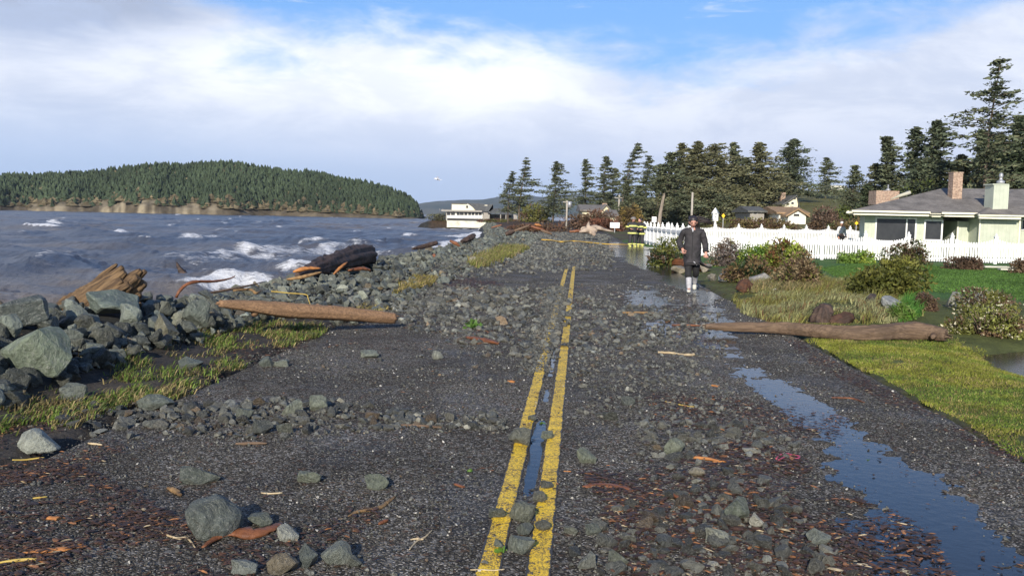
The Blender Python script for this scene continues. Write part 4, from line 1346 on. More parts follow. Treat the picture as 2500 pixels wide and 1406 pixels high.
# green lawn before the white fence
X, Y = scatter_poly([(2000, 655), (2110, 640), (2560, 660), (2560, 735), (2330, 715), (2080, 700)], 60, rg, 4, 17)
X3, Y3 = scatter_poly([(2000, 655), (2110, 645), (2700, 665), (2700, 760), (2330, 720), (2080, 702)], 420, rg, 3, 18)
X = np.concatenate([X, X3]); Y = np.concatenate([Y, Y3])
n = len(X)
c = np.array([0.080, 0.155, 0.030]) * (0.6 + 0.8 * rg.random((n, 1))) * (0.7 + 0.7 * fbm(X, Y * 0.6, 3, 4))[:, None]
o = blades("grass", X, Y, ground_z(X, Y), 0.03 + 0.03 * rg.random(n), 0.02 + 0.012 * rg.random(n), c, grass_m, 0.7, (0.1, 0.05), 3)
tag(o, "smooth dark green lawn in front of the white fence", "grass", kind='stuff')
X, Y = scatter_poly([(1545, 598), (1580, 604), (1650, 640), (1690, 655), (1680, 668), (1600, 625), (1530, 606)], 120, rg, 4, 19)
k = (ground_z(X, Y) > -0.01) & (S_of(X, Y) > 4.35)
X, Y = X[k], Y[k]
n = len(X)
o = blades("grass", X, Y, ground_z(X, Y), 0.04 + 0.03 * rg.random(n), 0.03 + 0.02 * rg.random(n), np.array([0.075, 0.15, 0.022]) * (0.6 + 0.8 * rg.random((n, 1))), grass_m, 0.7, (0.1, 0.05), 4)
tag(o, "narrow grass verge between the far puddle and the white fence", "grass", kind='stuff')

# ornamental grass mound
X, Y = scatter_poly([(1790, 735), (1850, 695), (2000, 692), (2130, 705), (2230, 750), (2260, 795), (2120, 800), (1990, 800), (1880, 790), (1810, 765)], 900, rg, 8, 25)
cl = fbm(X * 1.5, Y * 1.5, 3, 26)
n = len(X)
tuft = fbm(X * 2.6, Y * 2.6, 2, 27)
c = (np.array([0.30, 0.30, 0.14]) * sstep(0.4, 0.6, cl)[:, None] + np.array([0.22, 0.21, 0.055]) * (1 - sstep(0.4, 0.6, cl))[:, None]) * (0.45 + 0.85 * rg.random((n, 1)))
rst = (rg.random(n) < 0.14)
c[rst] = np.array([0.17, 0.10, 0.045])
pz = proj(np.stack([X, Y, X * 0], 1))
c[(pz[0] > 2190) & (pz[0] < 2250)] = np.array([0.08, 0.20, 0.03])
hh_ = (0.02 + 0.36 * tuft ** 1.6) * (0.5 + 0.8 * rg.random(n))
for (qx, qy, qr) in ((2030, 800, 70), (1822, 716, 34)):
    hh_ = np.where(np.hypot(pz[0] - qx, (pz[1] - qy) * 1.5) < qr, hh_ * 0.25, hh_)
o = blades("ornamental_grass", X, Y, ground_z(X, Y), hh_, 0.010 + 0.008 * rg.random(n), c, grass_m, 0.8, (0.55, 0.15), 5)
tag(o, "pale wind-combed ornamental grass mound behind the fallen log", "grass", kind='stuff')
# straggly tufts on the berm side of the road
for poly, lab, dens, hsc, gcol in (
        ([(1130, 640), (1180, 618), (1240, 600), (1290, 603), (1250, 625), (1170, 650)], "distant yellow-green grass tuft on the berm edge behind the cream boulder", 160, 0.28, (0.20, 0.21, 0.05)),
        ([(950, 712), (1000, 680), (1070, 670), (1050, 692), (990, 705)], "straw and green grass tuft beside the reddish seaweed patch", 420, 0.16, (0.26, 0.22, 0.06)),
        ([(820, 755), (880, 735), (960, 745), (920, 765), (830, 768)], "flattened straw tuft right of the orange-brown log's middle", 420, 0.08, (0.30, 0.25, 0.09)),
        ([(1800, 690), (1900, 690), (2010, 700), (1990, 720), (1830, 715)], "thin dry grass round the garden rocks", 300, 0.18, (0.20, 0.18, 0.07))):
    X, Y = scatter_poly(poly, dens, rg, 6, 28, 0.1)
    n = len(X)
    c = np.array(gcol) * (0.5 + 0.9 * rg.random((n, 1)))
    k = rg.random(n) < 0.35
    c[k] = np.array([0.33, 0.25, 0.12]) * (0.5 + 0.8 * rg.random((k.sum(), 1)))
    o = blades("grass", X, Y, ground_z(X, Y) + 0.03, hsc * (0.5 + 0.8 * rg.random(n)), 0.016 + 0.012 * rg.random(n), c, grass_m, 0.9, (0.5, 0.1), 6)
    tag(o, lab, "grass", kind='stuff')

# ================================================================== FENCE, HOUSES, SIGNS
white_m = simple("white_vinyl", (0.82, 0.82, 0.80), (0.74, 0.74, 0.72), 2.0, 0.45, 0, 0.5)
cream_m = simple("cream_trim_paint", (0.78, 0.75, 0.60), (0.70, 0.67, 0.53), 3.0, 0.5)
glass_m = simple("window_glass", (0.028, 0.030, 0.034), (0.05, 0.052, 0.055), 0.7, 0.18, 0, 0.35)
dark_m = simple("dark_interior", (0.02, 0.02, 0.022), None, 3, 0.7)  # near-black colour painted in for unlit hollows
grey_m = simple("galvanised_metal", (0.42, 0.43, 0.44), (0.30, 0.31, 0.32), 20, 0.45, metallic=0.4)


def siding(name, c, horiz=True, pitch=0.2, c2=None):
    m, N = new_mat(name)
    tco = N.n('ShaderNodeTexCoord').outputs['Object']
    sp = N.n('ShaderNodeSeparateXYZ', {0: tco}).outputs
    coord = sp[2] if horiz else sp[0]
    fr = N.math('FRACT', N.math('DIVIDE', coord, pitch))
    groove = N.ss(fr, 0.0, 0.10)
    nz = N.noise(2.0, 5, tco, 0.6)
    col = N.mix(N.ss(nz, 0.3, 0.7), c, c2 or tuple(x * 0.86 for x in c))
    finish(N, col, 0.6, groove, 0.7, 0.02, 0.4)
    return m


def brick(name, c1, c2, mortar, sc):
    m, N = new_mat(name)
    tco = N.n('ShaderNodeTexCoord').outputs['Object']
    sp = N.n('ShaderNodeSeparateXYZ', {0: tco}).outputs
    v = N.n('ShaderNodeCombineXYZ', {0: N.math('ADD', sp[0], sp[1]), 1: sp[2], 2: 0.0}).outputs[0]
    b = N.n('ShaderNodeTexBrick', {'Vector': v, 'Color1': c1 + (1,), 'Color2': c2 + (1,), 'Mortar': mortar + (1,), 'Scale': sc, 'Mortar Size': 0.03, 'Bias': 0.0, 'Brick Width': 0.5, 'Row Height': 0.17})
    nz = N.noise(9, 5, tco, 0.7)
    col = N.n('ShaderNodeHueSaturation', {'Color': b.outputs[0], 'Value': N.ss(nz, 0.3, 0.7, 0.6, 1.4)}).outputs[0]
    finish(N, col, 0.85, b.outputs[1], -0.5, 0.01, 0.2)
    return m


def shingle(name, c1, c2, sc=6.0):
    m, N = new_mat(name)
    tco = N.n('ShaderNodeTexCoord').outputs['Object']
    sp = N.n('ShaderNodeSeparateXYZ', {0: tco}).outputs
    v = N.n('ShaderNodeCombineXYZ', {0: sp[0], 1: N.math('MULTIPLY', N.math('ADD', sp[1], sp[2]), 1.0), 2: 0.0}).outputs[0]
    b = N.n('ShaderNodeTexBrick', {'Vector': v, 'Color1': c1 + (1,), 'Color2': c2 + (1,), 'Mortar': tuple(x * 0.5 for x in c1) + (1,), 'Scale': sc, 'Mortar Size': 0.015, 'Brick Width': 0.6, 'Row Height': 0.28})
    nz = N.noise(1.5, 7, tco, 0.7)
    col = N.n('ShaderNodeHueSaturation', {'Color': b.outputs[0], 'Value': N.ss(nz, 0.3, 0.7, 0.7, 1.3)}).outputs[0]
    finish(N, col, 0.85, nz, 0.4, 0.02, 0.3)
    return m


sage_m = siding("sage_green_siding", (0.49, 0.525, 0.42), False, 0.20)
brick_m = brick("chimney_brick", (0.30, 0.16, 0.10), (0.44, 0.30, 0.20), (0.30, 0.27, 0.23), 5.0)
roof_m = shingle("weathered_roof_shingle", (0.145, 0.130, 0.115), (0.20, 0.185, 0.165))
roofd_m = shingle("dark_roof_shingle", (0.090, 0.092, 0.088), (0.13, 0.13, 0.12))
roofb_m = shingle("brown_roof_shingle", (0.26, 0.17, 0.095), (0.32, 0.22, 0.13))
cottage_m = siding("pale_yellow_siding", (0.60, 0.56, 0.38), True, 0.25)
wht_wall_m = siding("white_siding", (0.74, 0.73, 0.66), True, 0.25)
crm_wall_m = siding("cream_siding", (0.74, 0.69, 0.52), True, 0.25)
greyw_m = siding("grey_shake_siding", (0.30, 0.28, 0.25), True, 0.3)
conc_m = simple("stained_concrete", (0.62, 0.60, 0.50), (0.36, 0.35, 0.27), 0.35, 0.8, 0.2, 0.3, 0.4, 0.7)


def picket_section(p0, p1, h_post, h_hi, h_lo, gap, parent_rot, post_mat=white_m, first=False):
    """pickets with a scooped top between two posts; returns pickets MB, rails MB in world space"""
    L = (p1 - p0).length
    d = (p1 - p0).normalized(); rz = math.atan2(d.y, d.x)
    n = max(3, int(L / gap))
    pk = MB(); rl = MB()
    for i in range(n):
        t = (i + 0.5) / n
        q = p0 + (p1 - p0) * t
        s = abs(2 * t - 1)
        h = h_lo + (h_hi - h_lo) * s ** 2.4
        w = gap * 0.66
        z0 = q.z + 0.05
        pk.box((q.x, q.y, z0 + (h - 0.05) / 2), (w, 0.022, h - 0.05), rz)
        pk.box((q.x, q.y, q.z + h + w * 0.18), (w, 0.022, w * 0.36), rz, 0.25)
    for zz, hh in ((0.14, 0.09), (h_lo - 0.20, 0.14)):
        c = (p0 + p1) / 2
        off = Vector((-d.y, d.x, 0)) * 0.034
        rl.box((c.x + off.x, c.y + off.y, c.z + zz + hh / 2), (L - 0.10, 0.042, hh), rz)
    return pk, rl


def fence(name, label, pts, n_per, h_post=1.22, h_hi=1.12, h_lo=0.93, gap=0.105, base=None):
    root = thing(name, label, "fence", base or (pts[0].x, pts[0].y, pts[0].z))
    inv = Vector(root.location)
    pk_all = []
    posts = []
    for (a, b), n in zip(zip(pts[:-1], pts[1:]), n_per):
        for i in range(n):
            p0 = a + (b - a) * i / n; p1 = a + (b - a) * (i + 1) / n
            posts.append((p0, math.atan2((b - a).y, (b - a).x)))
            pk, rl = picket_section(p0, p1, h_post, h_hi, h_lo, gap, None)
            for mb, nm in ((pk, 'pickets'), (rl, 'rail')):
                mb.v = [(x - inv.x, y - inv.y, z - inv.z) for x, y, z in mb.v]
                mb.build(nm, white_m, root)
    posts.append((pts[-1], 0))
    for p, rz in posts:
        mb = MB()
        q = p - inv
        mb.box((q.x, q.y, q.z + h_post / 2), (0.125, 0.125, h_post), rz)
        mb.box((q.x, q.y, q.z + h_post + 0.015), (0.165, 0.165, 0.03), rz)
        mb.box((q.x, q.y, q.z + h_post + 0.045), (0.105, 0.105, 0.03), rz)
        mb.ball((q.x, q.y, q.z + h_post + 0.10), (0.05, 0.05, 0.055), 8, 6)
        mb.box((q.x, q.y, q.z + h_post + 0.165), (0.03, 0.03, 0.05), rz, 0.1)
        mb.build('post', white_m, root)
    return root


def G3(x, y):
    return Vector((x, y, max(gz(x, y), -0.02)))


Pa = G3(8.9, 60.5); Pb = G3(8.25, 40.2)
front = [G3(*at(px, 620).xy * 0 + Vector(((px - 1250) / F_PX * 39.3 * 1.0, 39.0))) for px in (0,)]
xs0 = 8.25
fence("picket_fence", "white picket fence running along the road verge behind the two firefighters", [Pb, Pa], [11], 1.30, 1.24, 1.16, 0.10)
fence("picket_fence", "white picket fence with scooped panels in front of the sage green house", [G3(8.25, 40.0), G3(26.6, 38.3)], [10], 1.16, 1.10, 0.90, 0.105)
fence("picket_fence", "white picket fence along the far side of the yard, behind the birdhouse", [G3(9.0, 60.9), G3(26.0, 64.5)], [10], 1.30, 1.24, 1.08, 0.115)

# white flat slab lying on the ground beside the verge fence and by the front fence
mb = MB()
P = at(1612, 612); mb.box((0, 0, 0.05), (0.6, 5.0, 0.08), 0.12)
o = mb.build("paving_slab", conc_m, None); o.location = (P.x + 0.1, P.y, 0)
tag(o, "pale strip of paving at the foot of the verge fence by the firefighters", "paving")
for k, (px, py, ln, rz, lab) in enumerate(((2438, 656, 1.25, 0.05, "white weathered board lying before the front fence on the far right"), (2470, 662, 0.9, -0.1, "second white board, nearer the picture's right edge than the long one"))):
    mb = MB(); mb.box((0, 0, 0.06), (ln, 0.28, 0.05), 0); mb.box((ln * 0.3, 0, 0.017), (0.08, 0.2, 0.034), 0); mb.box((-ln * 0.3, 0, 0.017), (0.08, 0.2, 0.034), 0)
    P = at(px, py); o = mb.build("board", conc_m, None); o.location = (P.x, P.y, gz(P.x, P.y)); o.rotation_euler.z = rz
    tag(o, lab, "board")

# birdhouse on a post
P = Vector((8.98, 39.9, 0)); q = atY(1746, 530, 39.9); P.x = q.x
root = thing("birdhouse", "white birdhouse with a pointed roof on a pole behind the front fence", "birdhouse", (P.x, P.y, 0))
mb = MB().box((0, 0, 0.82), (0.09, 0.09, 1.64)); mb.build("pole", white_m, root)
zb = atY(1746, 540, 39.9).z
mb = MB().box((0, 0, zb + 0.17), (0.22, 0.22, 0.32)); body = mb.build("house_body", white_m, root)
mb = MB(); mb.tube([(0, -0.113, zb + 0.2), (0, -0.108, zb + 0.2)], 0.028, 10); mb.build("entrance_hole", dark_m, body)
mb = MB(); mb.tube([(0, 0, zb + 0.33), (0, 0, zb + 0.60)], [0.20, 0.01], 4); mb.build("roof", white_m, root)

# ---- sage green house
HY = 48.0
def hp_(px, py, Y=HY):
    p = atY(px, py, Y); return p.x, p.z
house = thing("ranch_house", "low sage green house with hipped grey roof behind the front picket fence", "house", (hp_(2300, 560)[0], HY, 0))
ho = Vector(house.location)


def hbox(mb, px0, py0, px1, py1, Y, depth, zmin=None):
    """box whose front face covers the given photo rectangle at depth plane Y"""
    cxp = (px0 + px1) / 2; cyp = (py0 + py1) / 2
    x0, _ = hp_(px0, cyp, Y); x1, _ = hp_(px1, cyp, Y)
    _, z1 = hp_(cxp, py0, Y); _, z0 = hp_(cxp, py1, Y)
    if zmin is not None: z0 = zmin
    mb.box(((x0 + x1) / 2 - ho.x, Y + depth / 2 - ho.y, (z0 + z1) / 2), (x1 - x0, depth, z1 - z0))
    return mb


zg = 0.0
mb = MB()
x0_, z1_ = hp_(2112, 526, HY); x1_, _ = hp_(2303, 526, HY); xb_, _ = hp_(2100, 526, HY + 7.5)
poly_ = [(x0_ - ho.x, 0), (x1_ - ho.x, 0), (x1_ - ho.x, 7.5), (xb_ - ho.x, 7.5)]
mb.add([(x, y, 0.0) for x, y in poly_] + [(x, y, z1_) for x, y in poly_], [(3, 2, 1, 0), (4, 5, 6, 7), (0, 1, 5, 4), (1, 2, 6, 5), (2, 3, 7, 6), (3, 0, 4, 7)])
wall_o = mb.build("wall", sage_m, house)
mb = MB(); hbox(mb, 2302, 524, 2345, 600, HY + 2.2, 5.0, 0.0); hbox(mb, 2337, 541, 2380, 600, HY + 0.3, 1.9, 0.0); hbox(mb, 2337, 526, 2391, 541, HY + 1.6, 3, None); hbox(mb, 2380, 526, 2395, 600, HY + 2.0, 4, 0.0)
mb.build("wall", sage_m, house)
mb = MB(); hbox(mb, 2391, 533, 2488, 600, HY - 0.8, 8.5, 0.0); mb.build("wall", sage_m, house)
mb = MB(); hbox(mb, 2488, 533, 2600, 600, HY + 0.2, 8, 0.0); mb.build("wall", sage_m, house)


def window(px0, py0, px1, py1, Y, frame=0.06, mull=(), mat=white_m, parent=house):
    f = MB()
    x0, z1 = hp_(px0, py0, Y); x1, _ = hp_(px1, py0, Y); _, z0 = hp_(px0, py1, Y)
    x0 -= ho.x; x1 -= ho.x; y = Y - ho.y
    f.box(((x0 + x1) / 2, y - 0.03, z1 - frame / 2), (x1 - x0, 0.06, frame))
    f.box(((x0 + x1) / 2, y - 0.03, z0 + frame / 2), (x1 - x0, 0.06, frame))
    for xx in [x0 + frame / 2, x1 - frame / 2] + [x0 + (x1 - x0) * t for t in mull]:
        f.box((xx, y - 0.03, (z0 + z1) / 2), (frame, 0.06, z1 - z0 - 2 * frame - 0.002))
    w = f.build("window", mat, parent)
    g = MB().box(((x0 + x1) / 2, y - 0.012, (z0 + z1) / 2), (x1 - x0 - frame, 0.02, z1 - z0 - frame))
    g.build("pane", glass_m, w)
    return w


window(2137, 530, 2238, 590, HY, 0.075, (0.76,))
window(2256, 536, 2302, 588, HY, 0.085)
mb = MB(); hbox(mb, 2266, 543, 2288, 577, HY - 0.02, 0.012); mb.build("dark_inner", dark_m, house)  # dark sheet standing in for the unlit interior seen through this window
window(2493, 535, 2560, 562, HY + 0.2, 0.06)
mb = MB(); hbox(mb, 2487, 533, 2491, 600, HY - 0.86, 0.06, 0.0); hbox(mb, 2390, 533, 2393, 600, HY - 0.86, 0.06, 0.0); mb.build("corner_trim", cream_m, house)
mb = MB(); hbox(mb, 2336, 540, 2340, 600, HY + 0.26, 0.05, 0.0); mb.build("porch_post", cream_m, house)
mb = MB(); x, z = hp_(2332, 546, HY + 1.0); mb.ball((x - ho.x, 1.0, z), 0.09, 8, 6); mb.box((x - ho.x, 1.1, z + 0.12), (0.04, 0.1, 0.05)); mb.build("porch_lamp", grey_m, house)
# eaves: a deep two-step fascia
fa = MB()
for (a, b, y0, y1, Yf) in ((2080, 2272, 515, 519.5, HY - 1.0), (2084, 2268, 520, 526.5, HY - 0.9), (2270, 2302, 518.5, 523, HY - 0.9), (2275, 2297, 523.5, 530, HY - 0.8), (2300, 2393, 519, 523.5, HY - 1.0), (2306, 2391, 524, 530, HY - 0.9), (2390, 2500, 523.5, 528.5, HY - 1.5), (2391, 2493, 529, 535, HY - 1.4), (2500, 2620, 525, 530, HY - 1.2)):
    hbox(fa, a, y0, b, y1, Yf, 0.12)
hbox(fa, 2067, 516, 2082, 521, HY - 0.95, 0.1)
x0, z0 = hp_(2069, 519, HY - 1); 
fa.tube([(x0 - ho.x + 0.1, -0.9, z0 + 0.02), (hp_(2076, 519, HY + 8)[0] - ho.x, 8.0, z0 + 0.02)], 0.09, 6)
fa.build("fascia", cream_m, house)
sf = MB(); x0, z = hp_(2080, 527, HY); x1, _ = hp_(2600, 527, HY); sf.box(((x0 + x1) / 2 - ho.x + 0.1, -0.42, z + 0.10), (x1 - x0, 0.85, 0.03)); sf.build("soffit", cream_m, house)
# roof planes
def RP(px, py, Y):
    x, z = hp_(px, py, Y); return (x - ho.x, Y - ho.y, z)
rf = MB()
e0 = RP(2072, 515, HY - 1.0); e1 = RP(2400, 521, HY - 1.0); r0 = RP(2302, 459.5, HY + 3.8); r1 = RP(2425, 460, HY + 3.8)
eb = (hp_(2076, 519, HY + 8.6)[0] - ho.x, 8.6, e0[2]); e1b = (e1[0] + 6, 8.6, e1[2])
e1x = (e1[0] + 6, e1[1], e1[2]); r1x = (r1[0] + 6, r1[1], r1[2])
th = 0.05
rf.add([e0, e1x, r1x, r0], [(0, 1, 2, 3)]); rf.add([eb, e0, r0], [(0, 1, 2)]); rf.add([e1b, eb, r0, r1x], [(0, 1, 2, 3)])
rf.add([(p[0], p[1], p[2] - 0.08) for p in (e0, e1x, e1b, eb)], [(3, 2, 1, 0)])
rf.build("roof", roof_m, house)
rf = MB()   # nearer wing roof on the right
f0 = RP(2392, 523, HY - 1.55); f1 = RP(2700, 528, HY - 1.55); g0 = RP(2480, 462, HY + 3.2); g1 = RP(2700, 458, HY + 3.2); v0 = RP(2302, 518, HY - 1.0)
rf.add([f0, f1, g1, g0], [(0, 1, 2, 3)]); rf.add([(f0[0] - 0.02, 3.0, f0[2] + 0.02), f0, g0], [(0, 1, 2)])
rf.build("roof", roof_m, house)
ch = MB(); x0, z1 = hp_(2328.5, 420, HY + 1.6); x1, _ = hp_(2353, 420, HY + 1.6); _, z0 = hp_(2340, 500, HY + 1.6)
ch.box(((x0 + x1) / 2 - ho.x, 1.9, (z0 + z1) / 2 - 0.03), (x1 - x0 - 0.03, 0.55, z1 - z0 - 0.06)); ch.box(((x0 + x1) / 2 - ho.x, 1.9, z1 - 0.03), (x1 - x0 + 0.02, 0.6, 0.06)); co = ch.build("chimney", brick_m, house); co['label'] = "narrow brick chimney"
ch = MB(); hbox(ch, 2425, 450, 2462, 523, HY - 0.7, 0.9); hbox(ch, 2424, 449, 2463, 452, HY - 0.73, 0.96); co = ch.build("chimney", sage_m, house); co['label'] = "square green sided chimney with a white finial"
ch = MB(); x, z = hp_(2443, 448, HY - 0.3)
ch.tube([(x - ho.x, -0.3, z - 0.02), (x - ho.x, -0.3, z + 0.12), (x - ho.x, -0.3, z + 0.16), (x - ho.x, -0.3, z + 0.30), (x - ho.x, -0.3, z + 0.36), (x - ho.x, -0.3, z + 0.5), (x - ho.x, -0.3, z + 0.56)], [0.2, 0.2, 0.09, 0.07, 0.11, 0.09, 0.02], 10); ch.build("chimney_cap", grey_m, co)
ch = MB(); x, z = hp_(2416, 470, HY + 1.8); ch.tube([(x - ho.x - 0.2, 1.8, z), (x - ho.x + 0.2, 1.8, z)], 0.09, 10); ch.tube([(x - ho.x, 1.8, z - 0.35), (x - ho.x, 1.8, z)], 0.06, 8); ch.build("vent_pipe", grey_m, house)
ch = MB(); hbox(ch, 2139, 466, 2195, 500, HY + 8, 1.2); co = ch.build("chimney", brick_m, house); co['label'] = "wide low brick chimney at the back"
ch = MB(); x, z = hp_(2168, 466, HY + 8.6); ch.tube([(x - ho.x, 8.6, z), (x - ho.x, 8.6, z + 0.10), (x - ho.x, 8.6, z + 0.14), (x - ho.x, 8.6, z + 0.38)], [0.16, 0.14, 0.04, 0.05], 8); ch.build("chimney_cap", grey_m, co)
ch = MB(); a = RP(2174, 487, HY + 4.5); b = RP(2222, 470, HY + 4.5); ch.tube([a, ((a[0] + b[0]) / 2, a[1], (a[2] + b[2]) / 2 + 0.02), b], [0.02, 0.10, 0.12], 6); ch.build("roof_flashing", conc_m, house)


# ---- generic small house builder (front face from photo rectangles)
def far_house(name, label, Y, x0, x1, eave, base, depth, wall, roofm, gable='front', peak=None, peak_px=None, windows=(), chim=None, over=0.4, winmat=None):
    xc0, ze = atY(x0, eave, Y).x, atY((x0 + x1) / 2, eave, Y).z
    xc1 = atY(x1, eave, Y).x
    zb = min(atY((x0 + x1) / 2, base, Y).z, gz((xc0 + xc1) / 2, Y)) - 0.3
    pk = atY(peak_px or (x0 + x1) / 2, peak, Y)
    root = thing(name, label, "house", ((xc0 + xc1) / 2, Y, zb))
    o = Vector(root.location)
    w = xc1 - xc0
    mb = MB()
    if gable == 'front':
        mb.prism([(-w / 2, 0), (w / 2, 0), (w / 2, ze - zb), (pk.x - o.x, pk.z - zb - 0.1), (-w / 2, ze - zb)], 0, depth)
    else:
        mb.box((0, depth / 2, (ze - zb) / 2), (w, depth, ze - zb))
    mb.build("wall", wall, root)
    rf = MB()
    if gable == 'front':
        for sx, xe in ((-1, -w / 2 - over), (1, w / 2 + over)):
            dz_ = (pk.z - ze) * over / max(abs(xe - sx * over - (pk.x - o.x)), 0.1)
            a = (pk.x - o.x, pk.z - zb + 0.12); b = (xe, ze - zb - dz_ + 0.12)
            poly = [a, b, (b[0], b[1] - 0.2), (a[0], a[1] - 0.2)]
            if sx > 0: poly = poly[::-1]
            rf.prism(poly, -over, depth + over)
    else:
        ym = depth / 2
        zt = pk.z - zb
        prof_ = [(-over, ze - zb), (ym, zt), (depth + over, ze - zb), (depth + over, ze - zb - 0.2), (-over, ze - zb - 0.2)]
        hip = w * 0.12
        vs = []
        for xe, hh in ((-w / 2 - over, 0), (w / 2 + over, 0)):
            vs += [(xe, y, z) for y, z in prof_]
        fs = [(0, 1, 6, 5), (1, 2, 7, 6), (2, 3, 8, 7), (3, 4, 9, 8), (4, 0, 5, 9), (0, 4, 3, 2, 1), (5, 6, 7, 8, 9)]
        rf.add(vs, fs)
    r = rf.build("roof", roofm, root)
    if chim:
        c = atY(chim[0], chim[1], Y + depth * 0.4)
        cb = MB().box((c.x - o.x, depth * 0.4, c.z - zb - 0.8), (0.7, 0.6, 1.8)); cb.build("chimney", brick_m, r)
    for (a, b, c, d) in windows:
        p0 = atY(a, b, Y); p1 = atY(c, d, Y)
        f = MB().box(((p0.x + p1.x) / 2 - o.x, -0.04, (p0.z + p1.z) / 2 - zb), (p1.x - p0.x, 0.08, p0.z - p1.z))
        wo = f.build("window", winmat or white_m, root)
        f = MB().box(((p0.x + p1.x) / 2 - o.x, -0.09, (p0.z + p1.z) / 2 - zb), ((p1.x - p0.x) * 0.82, 0.03, (p0.z - p1.z) * 0.84))
        f.build("pane", glass_m, wo)
    return root


far_house("cottage", "cream cottage with grey roof beyond the brown scrub, behind the tree stump", 135, 1422, 1468, 513, 545, 8, cottage_m, roof_m, 'side', 499, None, [(1438, 516, 1449, 521)], (1476, 498))
far_house("cottage", "cream cottage's smaller neighbour with a gabled end, by the pole", 134, 1466, 1492, 515, 545, 8, cottage_m, roof_m, 'front', 500, 1480, [])
far_house("garage", "low grey-roofed outbuilding with a cream front right of the cottage", 128, 1490, 1504, 526, 548, 6, cottage_m, roof_m, 'side', 512, None, [])
far_house("gabled_house", "cream gabled house with round windows high on the hillside", 132, 1915, 1948, 497, 520, 9, crm_wall_m, roofd_m, 'front', 478, 1944, [(1919, 495, 1926, 502), (1931, 493, 1938, 499), (1937, 482, 1943, 487)], (1911, 472))
far_house("bungalow", "white bungalow with an orange-brown roof on the hillside", 112, 1902, 1968, 519, 541, 9, wht_wall_m, roofb_m, 'side', 504, None, [(1912, 520, 1921, 530), (1940, 521, 1954, 527)])
far_house("bungalow_wing", "white gable wing at the right end of the brown roofed bungalow", 110, 1925, 1968, 524, 541, 5, wht_wall_m, roofb_m, 'front', 511, 1947, [(1936, 522, 1952, 528)])
far_house("grey_house", "low grey-green roofed house among shrubs, left of the bungalow", 116, 1832, 1866, 515, 528, 8, greyw_m, roofd_m, 'side', 503, None, [(1838, 517, 1848, 523)])
far_house("white_building", "flat white building glimpsed between the hilltop trees", 210, 2030, 2062, 455, 470, 8, wht_wall_m, conc_m, 'side', 450, None, [(2034, 459, 2050, 462)])
far_house("far_cabin", "tiny white cabin showing between conifers near the cottage pole", 190, 1500, 1512, 505, 512, 6, wht_wall_m, roof_m, 'side', 502, None, [])

# ---- house on the point, on its sea wall
SY = 242.0
sh = thing("waterfront_house", "white and cream waterfront house with a long window band on the point", "house", (atY(1135, 540, SY).x, SY, 0.0))
so = Vector(sh.location)


def sbox(mb, px0, py0, px1, py1, Y, depth):
    p0 = atY(px0, (py0 + py1) / 2, Y); p1 = atY(px1, (py0 + py1) / 2, Y); a = atY((px0 + px1) / 2, py0, Y); b = atY((px0 + px1) / 2, py1, Y)
    return mb.box(((p0.x + p1.x) / 2 - so.x, Y + depth / 2 - so.y, (a.z + b.z) / 2), (p1.x - p0.x, depth, a.z - b.z))


def SP(px, py, Y=SY):
    p = atY(px, py, Y); return (p.x - so.x, p.z)
mb = sbox(MB(), 1090, 517, 1178, 540, SY, 9); mb.build("wall", wht_wall_m, sh)
mb = sbox(MB(), 1103, 498, 1140, 515, SY + 1.5, 7); mb.build("upper_wall", crm_wall_m, sh)
a, b, c_, d_ = SP(1137, 513.5, SY + 1.4), SP(1164, 513.5, SY + 1.4), SP(1141, 497, SY + 1.4), SP(1137, 497, SY + 1.4)
mb = MB().prism([a, b, c_, d_], 1.4, 2.2); mb.build("gable", crm_wall_m, sh)
mb = sbox(MB(), 1101, 496.2, 1141, 498, SY + 1.2, 7.6); mb.build("roof", roofd_m, sh)
mb = MB(); t0 = SP(1141, 496); t1 = SP(1203, 498.5); t2 = SP(1192, 517); t3 = SP(1163, 514)
mb.add([(t0[0], 3.5, t0[1]), (t1[0], 3.5, t1[1]), (t2[0], -0.3, t2[1]), (t3[0], -0.3, t3[1]), (t0[0], 9, t0[1] - 2), (t1[0], 9, t1[1] - 2)], [(3, 2, 1, 0), (0, 1, 5, 4)]); mb.build("roof", roofd_m, sh)
mb = sbox(MB(), 1077, 513.2, 1177, 516.8, SY - 1.2, 3.0); mb.build("canopy", greyw_m, sh)
mb = MB()
for px in (1088.5, 1073, 1081): sbox(mb, px, 509 if px < 1085 else 516.8, px + 0.8, 513.2 if px < 1085 else 537, SY - 1.0, 0.12)
mb.build("railing", greyw_m, sh)
wparts = [(1091, 1099.5), (1101, 1110.5), (1115, 1122), (1122.6, 1132), (1133.6, 1141), (1143, 1150), (1151.5, 1158), (1160, 1167), (1168.5, 1176)]
for (a0, a1) in wparts:
    mb = sbox(MB(), a0, 518.5, a1, 525.5, SY - 0.08, 0.07); w_ = mb.build("window", glass_m, sh)
mb = sbox(MB(), 1092, 533.5, 1178, 539.5, SY - 0.5, 1.0); mb.build("gap_shade", dark_m, sh)  # near-black box painting the shaded gap between house and sea wall
mb = sbox(MB(), 1138, 502, 1142.5, 508, SY + 1.3, 0.06); w_ = mb.build("window", glass_m, sh)
mb = sbox(MB(), 1178, 517, 1196, 537, SY + 0.5, 8); mb.build("side_wall", greyw_m, sh)
mb = MB(); q0, q1, q2, q3 = SP(1191, 521), SP(1250, 525), SP(1232, 511), SP(1215, 508)
mb.add([(q0[0], -1, q0[1]), (q1[0], -1, q1[1]), (q2[0] + 2, 4, q2[1]), (q3[0] - 1, 4, q3[1]), (q1[0], 9, q1[1]), (q0[0], 9, q0[1])], [(0, 1, 2, 3), (1, 4, 2), (5, 0, 3), (4, 5, 3, 2)]); mb.build("roof", roofd_m, sh)
mb = MB()
